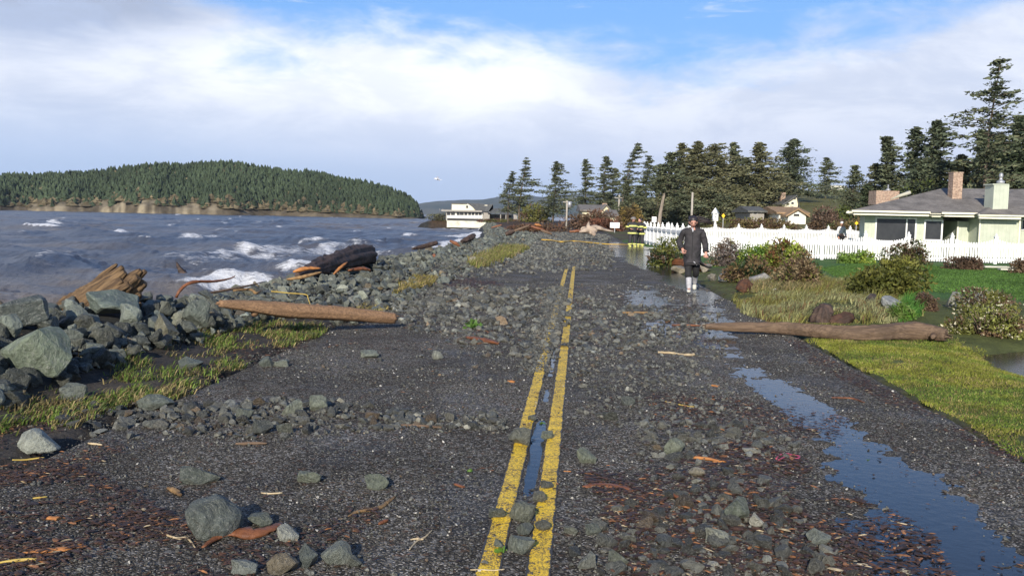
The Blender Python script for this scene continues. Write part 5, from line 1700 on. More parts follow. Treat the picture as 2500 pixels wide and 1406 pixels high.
for px in (1193, 1221, 1234, 1254, 1264): sbox(mb, px, 524, px + 2.2, 541, SY - 0.8, 0.25)
mb.build("porch_posts", greyw_m, sh)
mb = sbox(MB(), 1193, 524, 1262, 541, SY + 3.5, 5); mb.build("side_wall", greyw_m, sh)
for (a0, a1) in ((1197, 1206), (1208, 1218), (1238, 1248)):
    mb = sbox(MB(), a0, 526, a1, 531, SY + 3.42, 0.07); mb.build("window", glass_m, sh)
mb = MB(); sbox(mb, 1183, 500.5, 1190, 506, SY + 2.5, 2); mb.build("dormer", conc_m, sh)
# sea wall
mb = sbox(MB(), 1091, 539.5, 1186, 556, SY - 3.0, 8); o = mb.build("sea_wall", conc_m, None); o.location = so
tag(o, "stained white concrete sea wall under the waterfront house", "sea wall")

# ---- poles and signs
wood_grey = simple("weathered_pole_wood", (0.42, 0.39, 0.34), (0.28, 0.25, 0.21), 3.0, 0.85, 0.3, 0.2, stretch=(8, 8, 0.6))
def pole(name, label, px0, py0, px1, py1, Y, r0, r1, cat="utility pole", extra=None, mat=wood_grey):
    top = atY(px0, py0, Y); bot = atY(px1, py1, Y); zb = gz(bot.x, Y)
    root = thing(name, label, cat, (bot.x, Y, zb))
    mb = MB().tube([(0, 0, -0.3), (0, 0, (top.z - zb) * 0.5), (0, 0, top.z - zb)], [r0, (r0 + r1) / 2, r1], 10)
    mb.build("shaft", mat, root)
    if extra: extra(root, top.z - zb)
    return root


def cross(root, h):
    MB().box((0, -0.12, h - 0.5), (1.6, 0.1, 0.12)).build("crossarm", wood_grey, root)
    for x in (-0.7, 0.7): MB().tube([(x, -0.12, h - 0.44), (x, -0.12, h - 0.26)], [0.05, 0.03], 8).build("insulator", grey_m, root)


def trafo(root, h):
    MB().tube([(0.35, -0.1, h - 0.9), (0.35, -0.1, h - 0.1)], 0.28, 12).build("transformer", grey_m, root)
    MB().box((0, -0.12, h - 0.2), (1.1, 0.1, 0.12)).build("crossarm", wood_grey, root)


pole("utility_pole", "pale wooden utility pole standing behind the walker's head", 1692, 470, 1688, 548, 92, 0.13, 0.10)
pole("utility_pole", "wooden utility pole right behind the cottage's outbuilding", 1512, 476, 1510, 540, 150, 0.16, 0.13, extra=cross)
pole("utility_pole", "utility pole with a round transformer, left of the cottage", 1386, 490, 1383, 549, 120, 0.14, 0.11, extra=trafo)
sign_w = simple("white_sign_face", (0.85, 0.85, 0.83), None, 3, 0.4)
yel_m = simple("yellow_sign_face", (0.80, 0.52, 0.02), (0.74, 0.47, 0.02), 4, 0.4)
red_m = simple("faded_red_lettering", (0.55, 0.16, 0.14), (0.65, 0.35, 0.32), 9, 0.5)


def sign(label, px, py, w_px, h_px, base_py, Y, mat, diamond=False, post=grey_m, cat="sign", name="road_sign"):
    c = atY(px, py, Y); zb = gz(c.x, Y)
    root = thing(name, label, cat, (c.x, Y, zb))
    w, h = w_px * Y / F_PX, h_px * Y / F_PX
    cz = c.z - zb
    MB().box((0, 0.04, cz / 2), (0.07, 0.05, max(cz, 0.2))).build("post", post, root)
    b = MB()
    if diamond:
        b.prism([(0, cz - h / 2), (w / 2, cz), (0, cz + h / 2), (-w / 2, cz)], -0.02, 0.01)
    else:
        b.box((0, -0.005, cz), (w, 0.03, h))
    p = b.build("panel", mat, root)
    return root, p, cz, w, h


sign("yellow diamond warning sign on the hillside road, right of the birdhouse", 1766, 527, 9, 12, 545, 95, yel_m, True)
sign("yellow diamond warning sign seen beside the house's left corner", 2091, 545, 9, 10, 552, 80, yel_m, True)
sign("blank white square sign just left of the verge fence's far end", 1597, 536, 11, 13, 552, 82, sign_w)
root, p, cz, w, h = sign("low white notice board with faint red lettering by the scrub", 1501, 550, 23, 13, 562, 100, sign_w, False, grey_m, "notice board", "notice_board")
mb = MB()
for i, (a0, a1) in enumerate(((-0.4, -0.26), (-0.22, -0.08), (-0.04, 0.10), (0.14, 0.24), (0.28, 0.4))):
    mb.box(((a0 + a1) / 2 * w, -0.026, cz + 0.05 * h), ((a1 - a0) * w * 0.8, 0.006, 0.12 * h))
mb.build("lettering", red_m, p)

# ================================================================== TREES AND SHRUBS
bark_m = simple("conifer_bark", (0.16, 0.125, 0.095), (0.085, 0.065, 0.05), 5.0, 0.9, 0.5, 0.15, stretch=(3, 3, 0.5))
barkp_m = simple("pale_conifer_bark", (0.30, 0.255, 0.205), (0.18, 0.15, 0.12), 4.0, 0.9, 0.5, 0.15, stretch=(3, 3, 0.5))
needle_m = attr_mat("conifer_needles", 0.75, 0, 0.9, 0.2, 0.35, 0.15)


def tri_cloud(P, size, aspect, rg, flat=0.35, dirs=None):
    """a small leaf triangle at every point"""
    n = len(P)
    a = rg.normal(size=(n, 3)); a[:, 2] *= flat
    if dirs is not None:
        a = a * 0.6 + dirs * 1.2
    a /= np.linalg.norm(a, axis=1)[:, None]
    b = rg.normal(size=(n, 3)); b -= (b * a).sum(1)[:, None] * a
    b /= np.linalg.norm(b, axis=1)[:, None]
    s = size[:, None]
    V = np.stack([P - a * s * 0.5 - b * s * aspect, P - a * s * 0.5 + b * s * aspect, P + a * s * 0.6 + b * s * aspect * 0.3, P + a * s * 0.6 - b * s * aspect * 0.3], 1).reshape(-1, 3)
    i = np.arange(n)[:, None] * 4
    F = np.concatenate([i + np.array([0, 1, 2]), i + np.array([0, 2, 3])])
    return V, F


def conifer(label, px_tip, py_tip, half_px, Y, seed, crown_base=0.12, py_base=None, sweep=0.26, nb=70, dens=0.78, col=(0.096, 0.112, 0.066), group="wind-bent conifers", name="conifer_tree", thin=0.0, px_foot=None, mat=None, leafk=1.0, top_w=0.05, trunk_r=None):
    rg = np.random.default_rng(seed)
    rr = random.Random(seed)
    foot_px = px_foot if px_foot is not None else px_tip - 6
    fx = atY(foot_px, 520, Y).x
    zb = gz(fx, Y) - 0.1
    tip = atY(px_tip, py_tip, Y)
    Ht = tip.z - zb
    hw = half_px * Y / F_PX * 1.95
    nb = int(nb * 1.25)
    root = thing(name, label, "tree", (fx, Y, zb), 0, group)
    leanx = tip.x - fx
    def tp(t):
        return Vector((leanx * t ** 1.6 + 0.012 * Ht * math.sin(t * 5 + seed), 0.02 * Ht * math.sin(t * 3 + seed * 2), Ht * t))
    r0 = trunk_r or max(0.016 * Ht, 0.1)
    MB().tube([tp(i / 12) for i in range(13)], [r0 * (1 - 0.93 * (i / 12)) for i in range(13)], 8, 0.12, seed).build("trunk", mat or bark_m, root)
    limbs = MB(); pts, sz, dr = [], [], []
    for b in range(nb):
        t = crown_base + (1 - crown_base) * min(1.0, (b + rr.random() * 5 - 2.5 if b > 4 else b + rr.random()) / nb)
        u_ = (t - crown_base) / (1 - crown_base)
        if thin and rr.random() < thin * (0.4 + 0.6 * math.sin(u_ * 17 + seed) ** 2):
            continue
        # width profile: broad low, wavy, narrowing to the tip
        L = hw * ((1 - u_) ** 0.8 * (0.86 + 0.22 * math.sin(u_ * 9 + seed)) + top_w * (1 - u_ * 0.5)) * rr.choice((0.45, 0.7, 0.85, 1.0, 1.25)) * rr.uniform(0.7, 1.1)
        if u_ < 0.12: L *= 0.55 + 3.5 * u_
        az = rr.random() * 2 * math.pi
        c, s = math.cos(az), math.sin(az)
        if c < 0: L *= 0.88
        rise = rr.uniform(-0.12, 0.28) + 0.15 * u_ - 0.10 * (1 - u_)
        p0 = tp(t)
        path = []
        for k in range(5):
            f = k / 4
            path.append(p0 + Vector((c * L * f + sweep * 1.6 * L * f * f, s * L * f * 0.9, L * (rise * f - 0.16 * f * f + 0.10 * f ** 3))))
        limbs.tube(path, [r0 * 0.17 * (1 - u_ * 0.6) * (1 - 0.85 * f / 4) + 0.008 for f in range(5)], 4, caps=False)
        ncl = max(3, int(L * 2.0))
        for k in range(ncl):
            f = 0.22 + 0.80 * (k + rr.random()) / ncl
            i0 = min(int(f * 4), 3); w = f * 4 - i0
            q = path[i0].lerp(path[i0 + 1], w)
            m_ = int((13 + 9 * rr.random()) * dens)
            cr = (0.20 + 0.12 * L) * (1.15 - 0.4 * f) * rr.uniform(0.7, 1.3)
            g = rg.normal(size=(m_, 3)) * np.array([cr, cr, cr * 0.27])
            g[:, 2] += -0.25 * np.abs(g[:, 0] * 0.3)
            pts.append(np.array(q[:]) + g)
            sz.append((0.10 + 0.13 * rg.random(m_)) * (0.8 + Ht / 25) * leafk)
            dr.append(np.tile(np.array([c + sweep * 2, s, 0.12]), (m_, 1)))
    limbs.build("branches", bark_m, root)
    P = np.concatenate(pts); S_ = np.concatenate(sz); D = np.concatenate(dr)
    V, F = tri_cloud(P, S_ * 1.5, 0.30, rg, 0.4, D)
    tone = rg.random((len(P), 1))
    C = np.array(col) * (0.55 + 0.95 * tone) + np.array([0.022, 0.012, 0.0]) * (rg.random((len(P), 1)) < 0.18)
    np_mesh("crown", V, F, needle_m, root, np.repeat(C, 4, 0), False)
    return root


OL = (0.122, 0.124, 0.066); BG = (0.082, 0.102, 0.062); DG = (0.050, 0.068, 0.036)
grp = "wind-bent conifers"
TREES = [
    # label, tip px, tip py, half width px, Y, seed, kwargs
    ("narrow conifer on the point, left one of the pair by the waterfront house", 1250, 420, 34, 200, 1, dict(crown_base=0.22, px_foot=1240, thin=0.3, nb=60)),
    ("taller conifer on the point with a bent tip, right one of the pair", 1284, 386, 30, 198, 2, dict(crown_base=0.22, px_foot=1268, thin=0.35, nb=66)),
    ("conifer with a sharp tip standing alone between the point and the cottage", 1358, 394, 40, 185, 3, dict(crown_base=0.16, px_foot=1352, thin=0.2, nb=80)),
    ("slim conifer directly behind the cottage roof's left end", 1432, 390, 26, 180, 4, dict(crown_base=0.2, px_foot=1426, thin=0.2)),
    ("bushy conifer behind the cottage roof", 1482, 384, 30, 178, 5, dict(crown_base=0.1, px_foot=1470, nb=84)),
    ("tall conifer with a flag-like top swept to the right, behind the cottage pole", 1558, 352, 34, 170, 6, dict(crown_base=0.15, px_foot=1512, sweep=0.5, thin=0.25, nb=74)),
    ("lower conifer between the flag-topped one and the big grove", 1584, 380, 30, 165, 7, dict(crown_base=0.08, px_foot=1575, sweep=0.3, nb=80)),
    ("small conifer at the left foot of the big grove", 1560, 452, 30, 140, 8, dict(crown_base=0.02, px_foot=1556, nb=70)),
    ("conifer with a long bare pale trunk at the front of the big grove", 1640, 372, 46, 112, 9, dict(crown_base=0.50, px_foot=1612, sweep=0.1, nb=64, mat=barkp_m, trunk_r=0.30)),
    ("broad grove conifer, second from the left edge of the big grove", 1668, 350, 52, 135, 10, dict(crown_base=0.12, px_foot=1656, nb=120, col=OL)),
    ("highest conifer in the middle of the big grove", 1706, 346, 50, 132, 11, dict(crown_base=0.14, px_foot=1698, nb=120, col=OL)),
    ("flat topped conifer on the right shoulder of the big grove", 1742, 356, 48, 136, 12, dict(crown_base=0.16, px_foot=1728, nb=110, col=OL, top_w=0.4, sweep=0.3)),
    ("low dark conifer filling the grove's foot behind the walker", 1660, 462, 44, 128, 13, dict(crown_base=0.04, nb=80)),
    ("low dark conifer filling the grove's foot above the birdhouse", 1735, 458, 46, 130, 14, dict(crown_base=0.06, nb=80)),
    ("dark conifer behind the grove's left part", 1612, 404, 34, 150, 15, dict(crown_base=0.05, nb=86)),
    ("slim pointed conifer right of the big grove", 1792, 350, 32, 140, 16, dict(crown_base=0.26, px_foot=1782, nb=84)),
    ("round shouldered conifer above the grey roofed house", 1857, 350, 44, 138, 17, dict(crown_base=0.24, px_foot=1848, nb=116, col=OL)),
    ("shorter conifer filling in between the pointed and round shouldered ones", 1822, 386, 34, 142, 18, dict(crown_base=0.22, px_foot=1814, nb=80)),
    ("dense broad conifer above the gabled hillside house", 1941, 340, 48, 150, 19, dict(crown_base=0.20, px_foot=1912, nb=130, col=BG, sweep=0.08)),
    ("small open conifer right of the gabled hillside house", 2018, 386, 30, 160, 20, dict(crown_base=0.15, px_foot=2012, nb=66, thin=0.15)),
    ("bushy low conifer in front of the flat white building's right side", 2086, 406, 36, 120, 21, dict(crown_base=0.02, nb=84, sweep=0.05)),
    ("dark conifer left of the house roof, lower than its neighbours", 2118, 452, 40, 96, 22, dict(crown_base=0.0, nb=80, col=DG)),
    ("pointed conifer behind the wide brick chimney", 2170, 333, 48, 100, 23, dict(crown_base=0.1, px_foot=2164, nb=120)),
    ("blunt topped conifer right behind the pointed one", 2238, 312, 44, 98, 24, dict(crown_base=0.1, px_foot=2222, nb=120, col=BG)),
    ("large conifer left of the narrow brick chimney", 2288, 296, 58, 94, 25, dict(crown_base=0.08, px_foot=2280, nb=150, col=BG)),
    ("towering open conifer with bent top, tallest tree in view", 2444, 146, 66, 76, 26, dict(crown_base=0.2, px_foot=2398, nb=92, thin=0.42, sweep=0.12, leafk=0.8, top_w=0.25)),
    ("dark conifer right of the towering one, at the picture's right edge", 2486, 286, 56, 80, 27, dict(crown_base=0.1, nb=140, col=DG)),
    ("dark conifer filling the gap below the towering one", 2398, 318, 60, 88, 28, dict(crown_base=0.05, nb=150, col=DG)),
    ("dark conifer behind the green chimney", 2440, 330, 60, 90, 29, dict(crown_base=0.05, nb=140, col=DG)),
    ("olive conifer just behind the roof ridge", 2350, 380, 52, 84, 30, dict(crown_base=0.02, nb=120, col=OL)),
    ("grove conifer whose tip shows between the two highest ones", 1690, 366, 44, 146, 32, dict(crown_base=0.1, nb=100, col=OL)),
    ("grove conifer tucked behind the flat topped one", 1762, 384, 40, 150, 33, dict(crown_base=0.1, nb=90)),
    ("low olive conifer at the right foot of the grove beside the yellow sign", 1790, 452, 40, 136, 34, dict(crown_base=0.05, nb=80, col=OL)),
    ("low conifer behind the grey roofed house", 1850, 440, 44, 150, 35, dict(crown_base=0.02, nb=80)),
    ("small conifer behind the ochre leafed bush", 1532, 440, 34, 150, 36, dict(crown_base=0.02, nb=70)),
    ("olive conifer between the pointed one and the wide brick chimney", 2140, 400, 44, 104, 37, dict(crown_base=0.05, nb=100, col=OL)),
    ("dark conifer behind the roof ridge, left of the narrow brick chimney", 2250, 392, 60, 92, 38, dict(crown_base=0.02, nb=120, col=BG)),
    ("far conifer peeping over the cottage chimney", 1500, 410, 30, 190, 39, dict(crown_base=0.1, nb=70)),
    ("conifer mostly cut off by the right edge of the picture", 2560, 262, 70, 84, 31, dict(crown_base=0.05, nb=130, col=DG)),
]
for (lab, tx, ty, hw, Y, sd_i, kw) in TREES:
    conifer(lab, tx, ty, hw, Y, 900 + sd_i, **kw)

leaf_m = attr_mat("shrub_leaves", 0.6, 0, 3.0, 0.3, 0.3, 0.25)
stem_m = simple("shrub_stem", (0.12, 0.08, 0.055), (0.07, 0.05, 0.035), 14, 0.9)


def shrub(label, px, py_base, w_px, h_px, cols, seed, leaf=0.05, n=1800, name="shrub", spiky=0.4, depth=0.8, Y=None, lift=0.0, twiggy=0.2, cat="shrub", group=None, flowers=None, aspect=0.4):
    rg = np.random.default_rng(seed)
    P = on_ground(px, py_base) if Y is None else Vector((atY(px, py_base, Y).x, Y, 0))
    zb = gz(P.x, P.y)
    k = P.y / F_PX
    w, h = w_px * k * 1.22, h_px * k * 1.32
    yy = P.y + w * depth * 0.4
    root = thing(name, label, cat, (P.x, yy, zb), 0, group)
    # lumpy volume: several overlapping clumps
    nb = 9
    cl = rg.random((nb, 3)) * 2 - 1
    cl[:, :2] *= 0.62; cl[:, 2] = 0.30 + 0.30 * rg.random(nb) - 0.25 * (np.hypot(cl[:, 0], cl[:, 1]))
    cl[:, 2] *= 0.55 + 0.75 * rg.random(nb)
    rad = 0.30 + 0.22 * rg.random(nb)
    which = rg.integers(0, nb, n)
    d = rg.normal(size=(n, 3)); d /= np.linalg.norm(d, axis=1)[:, None]
    r = rad[which] * (0.55 + 0.5 * rg.random(n) ** 0.5)
    if spiky: r *= 1 + spiky * rg.random(n) ** 3
    Q = cl[which] + d * r[:, None]
    Q[:, 2] = np.abs(Q[:, 2]) 
    Q = Q * np.array([w / 2, w / 2 * depth, h])
    Q[:, 2] *= 1.08 / max(1.0, 1.0)
    Q[:, 2] = np.minimum(Q[:, 2], h * (1.02 + 0.1 * rg.random(n)))
    sz = leaf * (0.6 + 0.8 * rg.random(n))
    V, F = tri_cloud(Q, sz, aspect, rg, 1.0, d * np.array([1, 1, 1]) if spiky else None)
    ci = rg.random(n)
    lump = fbm(Q[:, 0] * 3 / max(w, .1) * 2, Q[:, 2] * 3 / max(h, .1), 3, seed)
    cols = np.array(cols, float)
    idx = np.minimum((np.clip(lump * 1.6 - 0.3 + 0.35 * (ci - 0.5), 0, 0.999) * len(cols)).astype(int), len(cols) - 1)
    C = cols[idx] * (0.6 + 0.8 * rg.random((n, 1)))
    if flowers:
        m = rg.random(n) < flowers[0]
        C[m] = flowers[1]
    np_mesh("foliage", V, F, leaf_m, root, np.repeat(C, 4, 0), False)
    st = MB()
    rr = random.Random(seed)
    for i in range(int(10 + 14 * twiggy)):
        a = rr.random() * 6.28; e = rr.uniform(0.2, 0.95)
        x, y = math.cos(a) * w * 0.5 * e * 0.9, math.sin(a) * w * 0.5 * e * depth * 0.9
        zt = h * (1.0 - 0.45 * e) * rr.uniform(0.8, 1.05 + 0.15 * twiggy)
        st.tube([(x * 0.15, y * 0.15, -0.03), (x * 0.5, y * 0.5, zt * 0.5), (x, y, zt)], [0.010 + w * 0.006, 0.007 + w * 0.003, 0.003], 4, caps=False)
    st.build("stems", stem_m, root)
    return root


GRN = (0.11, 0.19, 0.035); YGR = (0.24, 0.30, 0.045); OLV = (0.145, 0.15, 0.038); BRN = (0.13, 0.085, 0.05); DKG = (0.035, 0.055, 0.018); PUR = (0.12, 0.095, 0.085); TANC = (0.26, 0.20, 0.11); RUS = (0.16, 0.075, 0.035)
shrub("olive green heather bush left of the walker, by the far puddle", 1636, 655, 86, 54, [OLV, (0.15, 0.16, 0.035), DKG, BRN], 1, 0.06, 3800, twiggy=0.6)
shrub("purple-brown leafless shrub right of the walker", 1790, 652, 100, 50, [PUR, (0.20, 0.165, 0.14), BRN, OLV], 2, 0.05, 3600, twiggy=1.0)
shrub("bright green shrub beside the purple-brown one", 1862, 655, 90, 48, [GRN, YGR, (0.13, 0.19, 0.05)], 3, 0.07, 3400)
shrub("yellow-green shrub with red twigs before the front fence", 1925, 668, 90, 62, [YGR, OLV, RUS, GRN], 4, 0.07, 3600, twiggy=0.8)
shrub("russet and olive low shrub under the bright green one", 1830, 690, 120, 46, [OLV, BRN, (0.16, 0.11, 0.05), DKG], 5, 0.06, 3600, twiggy=0.5)
shrub("tan dry shrub at the right end of the planted bank", 1960, 702, 90, 60, [TANC, BRN, OLV, (0.2, 0.13, 0.07)], 6, 0.05, 3400, twiggy=0.8)
shrub("small dark green round bush between the dry shrub and the grass mound", 1995, 700, 72, 42, [DKG, OLV, (0.06, 0.075, 0.02)], 7, 0.05, 3000)
shrub("large olive juniper bush on the lawn edge", 2212, 735, 200, 80, [(0.15, 0.15, 0.028), (0.085, 0.095, 0.022), (0.115, 0.115, 0.025)], 8, 0.055, 11000, spiky=0.35, depth=0.7)
shrub("dark low juniper at the foot of the front fence behind the boulder", 2230, 648, 96, 44, [(0.075, 0.085, 0.025), BRN, DKG], 9, 0.07, 3400)
shrub("reddish brown clipped shrub before the front fence", 2364, 660, 72, 30, [(0.085, 0.055, 0.035), (0.13, 0.085, 0.055)], 10, 0.06, 2600)
shrub("bright green perennial clump at the front fence, wider one", 2078, 643, 50, 20, [(0.16, 0.25, 0.045), GRN], 11, 0.08, 1400)
shrub("bright yellow-green perennial clump at the front fence, next to a post", 2120, 644, 36, 24, [(0.24, 0.30, 0.05), (0.16, 0.25, 0.045)], 12, 0.08, 1200)
shrub("dry brown shrub at the right edge in front of the fence", 2500, 668, 46, 26, [BRN, (0.17, 0.12, 0.07)], 13, 0.06, 1500)
shrub("creeping white-flowered plant carpet along the lawn's near edge", 2400, 770, 170, 46, [(0.13, 0.16, 0.045), BRN, OLV], 14, 0.035, 6000, depth=0.5, flowers=(0.09, (0.62, 0.60, 0.45)))
shrub("mound of yellow-green creeping plants beside the right puddle", 2430, 828, 190, 62, [(0.22, 0.24, 0.06), OLV, (0.14, 0.09, 0.05)], 15, 0.035, 7000, depth=0.6, flowers=(0.08, (0.60, 0.55, 0.38)))
shrub("brown twiggy shrub between the garden boulders", 2270, 762, 52, 32, [(0.10, 0.06, 0.045), BRN], 16, 0.03, 1600, twiggy=1.0)
shrub("small bright tuft of new grass in front of the garden boulder", 2212, 782, 50, 28, [(0.10, 0.20, 0.03), (0.14, 0.2, 0.05)], 17, 0.07, 1200, spiky=0.8, aspect=0.12)
# background scrub
shrub("olive willow thicket right of the waterfront house", 1310, 548, 90, 38, [(0.15, 0.14, 0.045), OLV, BRN], 20, 0.28, 3000, Y=185)
shrub("red-brown bramble thicket in front of the cottage", 1440, 562, 120, 36, [(0.16, 0.085, 0.05), (0.12, 0.075, 0.05), BRN], 21, 0.22, 4200, Y=118, twiggy=0.8)
shrub("rusty bramble mass left of the notice board", 1478, 566, 90, 22, [(0.17, 0.07, 0.04), (0.12, 0.06, 0.04)], 22, 0.2, 2600, Y=108)
shrub("ochre leafed bush between the outbuilding and the grove", 1545, 545, 56, 44, [(0.20, 0.145, 0.045), (0.14, 0.10, 0.045)], 23, 0.22, 2600, Y=122)
shrub("brown scrub along the hillside road", 1850, 552, 170, 24, [(0.15, 0.12, 0.05), BRN, OLV], 24, 0.2, 4600, Y=100, depth=0.3)
shrub("leafless brown thicket right of the bungalow", 2038, 540, 90, 46, [(0.14, 0.09, 0.065), (0.10, 0.07, 0.05), BRN], 25, 0.2, 5200, Y=96, twiggy=1.0)
shrub("ochre and green bank of scrub left of the sage green house", 2075, 556, 90, 40, [(0.17, 0.125, 0.06), (0.09, 0.11, 0.03)], 26, 0.18, 3200, Y=86)
shrub("green scrub below the flat white building", 2080, 515, 70, 46, [(0.09, 0.115, 0.03), (0.12, 0.14, 0.04)], 27, 0.2, 2800, Y=100)
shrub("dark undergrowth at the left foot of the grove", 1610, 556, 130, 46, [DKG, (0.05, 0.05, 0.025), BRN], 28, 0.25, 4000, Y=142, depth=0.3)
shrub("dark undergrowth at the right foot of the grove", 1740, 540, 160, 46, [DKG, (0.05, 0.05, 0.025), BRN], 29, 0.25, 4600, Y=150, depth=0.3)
shrub("brown brushwood on the beach between the point and the brambles", 1300, 566, 150, 16, [(0.13, 0.07, 0.045), BRN], 30, 0.16, 3000, Y=98, depth=0.4)
shrub("reddish undergrowth around the waterfront house's porch", 1235, 548, 110, 7, [(0.14, 0.07, 0.045), (0.12, 0.12, 0.045)], 31, 0.25, 2400, Y=225, depth=0.4)
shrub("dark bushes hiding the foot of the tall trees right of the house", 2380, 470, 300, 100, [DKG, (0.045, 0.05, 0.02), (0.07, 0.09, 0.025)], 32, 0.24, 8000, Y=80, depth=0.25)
shrub("low mossy bank at the waterline left of the sea wall", 1072, 552, 60, 14, [(0.12, 0.12, 0.06), (0.09, 0.09, 0.06)], 33, 0.25, 1500, Y=244, depth=0.5)
# red twig stems of the dogwood
mb = MB(); rr = random.Random(3)
P = on_ground(1942, 640)
for i in range(26):
    x = rr.uniform(-0.35, 0.35); mb.tube([(x * 0.3, rr.uniform(-.1, .1), 0), (x * 0.7, 0, 0.35), (x + rr.uniform(-.1, .1), 0, rr.uniform(0.6, 0.95))], [0.010, 0.008, 0.004], 4, caps=False)
o = mb.build("dogwood_twigs", simple("red_twig_bark", (0.34, 0.07, 0.07), (0.25, 0.1, 0.09), 9, 0.6), None); o.location = P
tag(o, "bare red dogwood twigs standing in front of the white fence", "shrub")

# garden boulders
for k, (px, py, w, h, col, pr, lab) in enumerate((
        (2186, 766, 66, 46, (0.24, 0.25, 0.24), 9, "pale grey triangular garden boulder beside the juniper"),
        (2318, 758, 74, 42, (0.24, 0.235, 0.19), 4, "tan-grey garden boulder right of the brown twiggy shrub"),
        (2388, 772, 66, 52, (0.24, 0.25, 0.21), 12, "tall garden boulder nearest the right edge"),
        (2172, 636, 40, 34, (0.30, 0.29, 0.26), 2, "grey standing boulder against the front fence"),
        (1772, 692, 44, 26, (0.20, 0.21, 0.20), 1, "blue-grey boulder edging the puddle behind the reddish stump"),
        (1738, 690, 30, 20, (0.20, 0.18, 0.14), 7, "small tan rock edging the puddle right of the walker"),
        (1722, 668, 40, 22, (0.24, 0.21, 0.16), 6, "sandy kerb rock just right of the walker's shins"),
        (1660, 668, 46, 18, (0.22, 0.19, 0.13), 3, "sandy flat kerb rock just left of the walker's shins"),
        (1856, 700, 58, 30, (0.27, 0.26, 0.24), 10, "cracked pale rock behind the reddish stump"),
        (1890, 714, 16, 9, (0.70, 0.68, 0.60), 5, "white stone lying in the dry garden grass, left one"),
        (1902, 709, 12, 7, (0.66, 0.63, 0.55), 8, "white stone lying in the dry garden grass, right one"),
        (1836, 688, 14, 10, (0.70, 0.68, 0.60), 11, "small white shell-like stone on the cracked pale rock"))):
    P = on_ground(px, py - h * 0.2); kk = P.y / F_PX
    me = ROCKS[pr]; vs = np.array([v.co[:] for v in me.vertices]); ext = vs.max(0) - vs.min(0)
    add_rock(me, (P.x, P.y, P.z + h * kk * 0.36), (w * kk / ext[0], w * kk * 0.8 / ext[1], h * kk / ext[2] * 1.1), np.array(Matrix.Rotation(0.3 * k, 3, 'Z')) if k else np.eye(3), col, lab, None)

# ================================================================== DRIFTWOOD AND LITTER
def wood(name, c1, c2, sc=3.0, stretch=(0.4, 6, 6), rough=0.75, bump=0.6, dark=None, rot=None):
    m, N = new_mat(name)
    tco = N.n('ShaderNodeTexCoord').outputs['Object']
    v0 = tco if rot is None else N.n('ShaderNodeMapping', {'Vector': tco, 'Rotation': rot}).outputs[0]
    v = N.n('ShaderNodeMapping', {'Vector': v0, 'Scale': stretch}).outputs[0]
    g = N.noise(sc, 8, v, 0.65, 0.5)
    b = N.noise(2.0, 5, tco, 0.6)
    col = N.mix(N.ss(g, 0.35, 0.65), c1, c2)
    col = N.mix(N.ss(b, 0.5, 0.72, 0, 0.7), col, dark or tuple(x * 0.45 for x in c1))
    finish(N, col, rough, g, bump, 0.03, 0.35)
    return m


orange_w = wood("stripped_orange_log", (0.31, 0.185, 0.098), (0.155, 0.092, 0.052), 5.0, (1.0, 10, 10))
grey_w = wood("weathered_grey_log", (0.175, 0.118, 0.075), (0.085, 0.055, 0.036), 4.0, (0.8, 9, 9))
stump_g = wood("grooved_tan_stump", (0.195, 0.125, 0.062), (0.060, 0.036, 0.020), 3.2, (0.35, 6, 9), 0.8, 1.0, rot=(0, 0.66, 0))
stump_w = wood("weathered_tan_stump", (0.27, 0.17, 0.075), (0.115, 0.066, 0.030), 5.5, (1, 1, 1), 0.8, 0.9)
char_w = wood("charred_bark", (0.085, 0.055, 0.042), (0.014, 0.011, 0.010), 5.0, (1, 1, 1), 0.75, 1.0)
red_w = wood("wet_red_wood", (0.22, 0.085, 0.035), (0.12, 0.045, 0.02), 8.0, (1, 1, 1), 0.5, 0.7)
bright_w = wood("fresh_orange_split_wood", (0.40, 0.17, 0.05), (0.24, 0.10, 0.035), 6.0, (1, 1, 1), 0.6, 0.6)
pale_w = wood("bleached_twig", (0.50, 0.41, 0.26), (0.34, 0.26, 0.15), 10, (1, 1, 1), 0.7, 0.4)
yellow_w = simple("yellow_reed", (0.45, 0.33, 0.07), (0.35, 0.24, 0.05), 10, 0.6)


def resample(P, n):
    P = [Vector(p) for p in P]
    L = [0]
    for a, b in zip(P[:-1], P[1:]): L.append(L[-1] + (b - a).length)
    out = []
    for i in range(n):
        s = L[-1] * i / (n - 1)
        k = max(j for j in range(len(L)) if L[j] <= s + 1e-9); k = min(k, len(P) - 2)
        t = (s - L[k]) / max(L[k + 1] - L[k], 1e-9)
        # catmull-rom
        p0 = P[max(k - 1, 0)]; p1 = P[k]; p2 = P[k + 1]; p3 = P[min(k + 2, len(P) - 1)]
        out.append(0.5 * ((2 * p1) + (p2 - p0) * t + (2 * p0 - 5 * p1 + 4 * p2 - p3) * t * t + (3 * p1 - p0 - 3 * p2 + p3) * t ** 3))
    return out


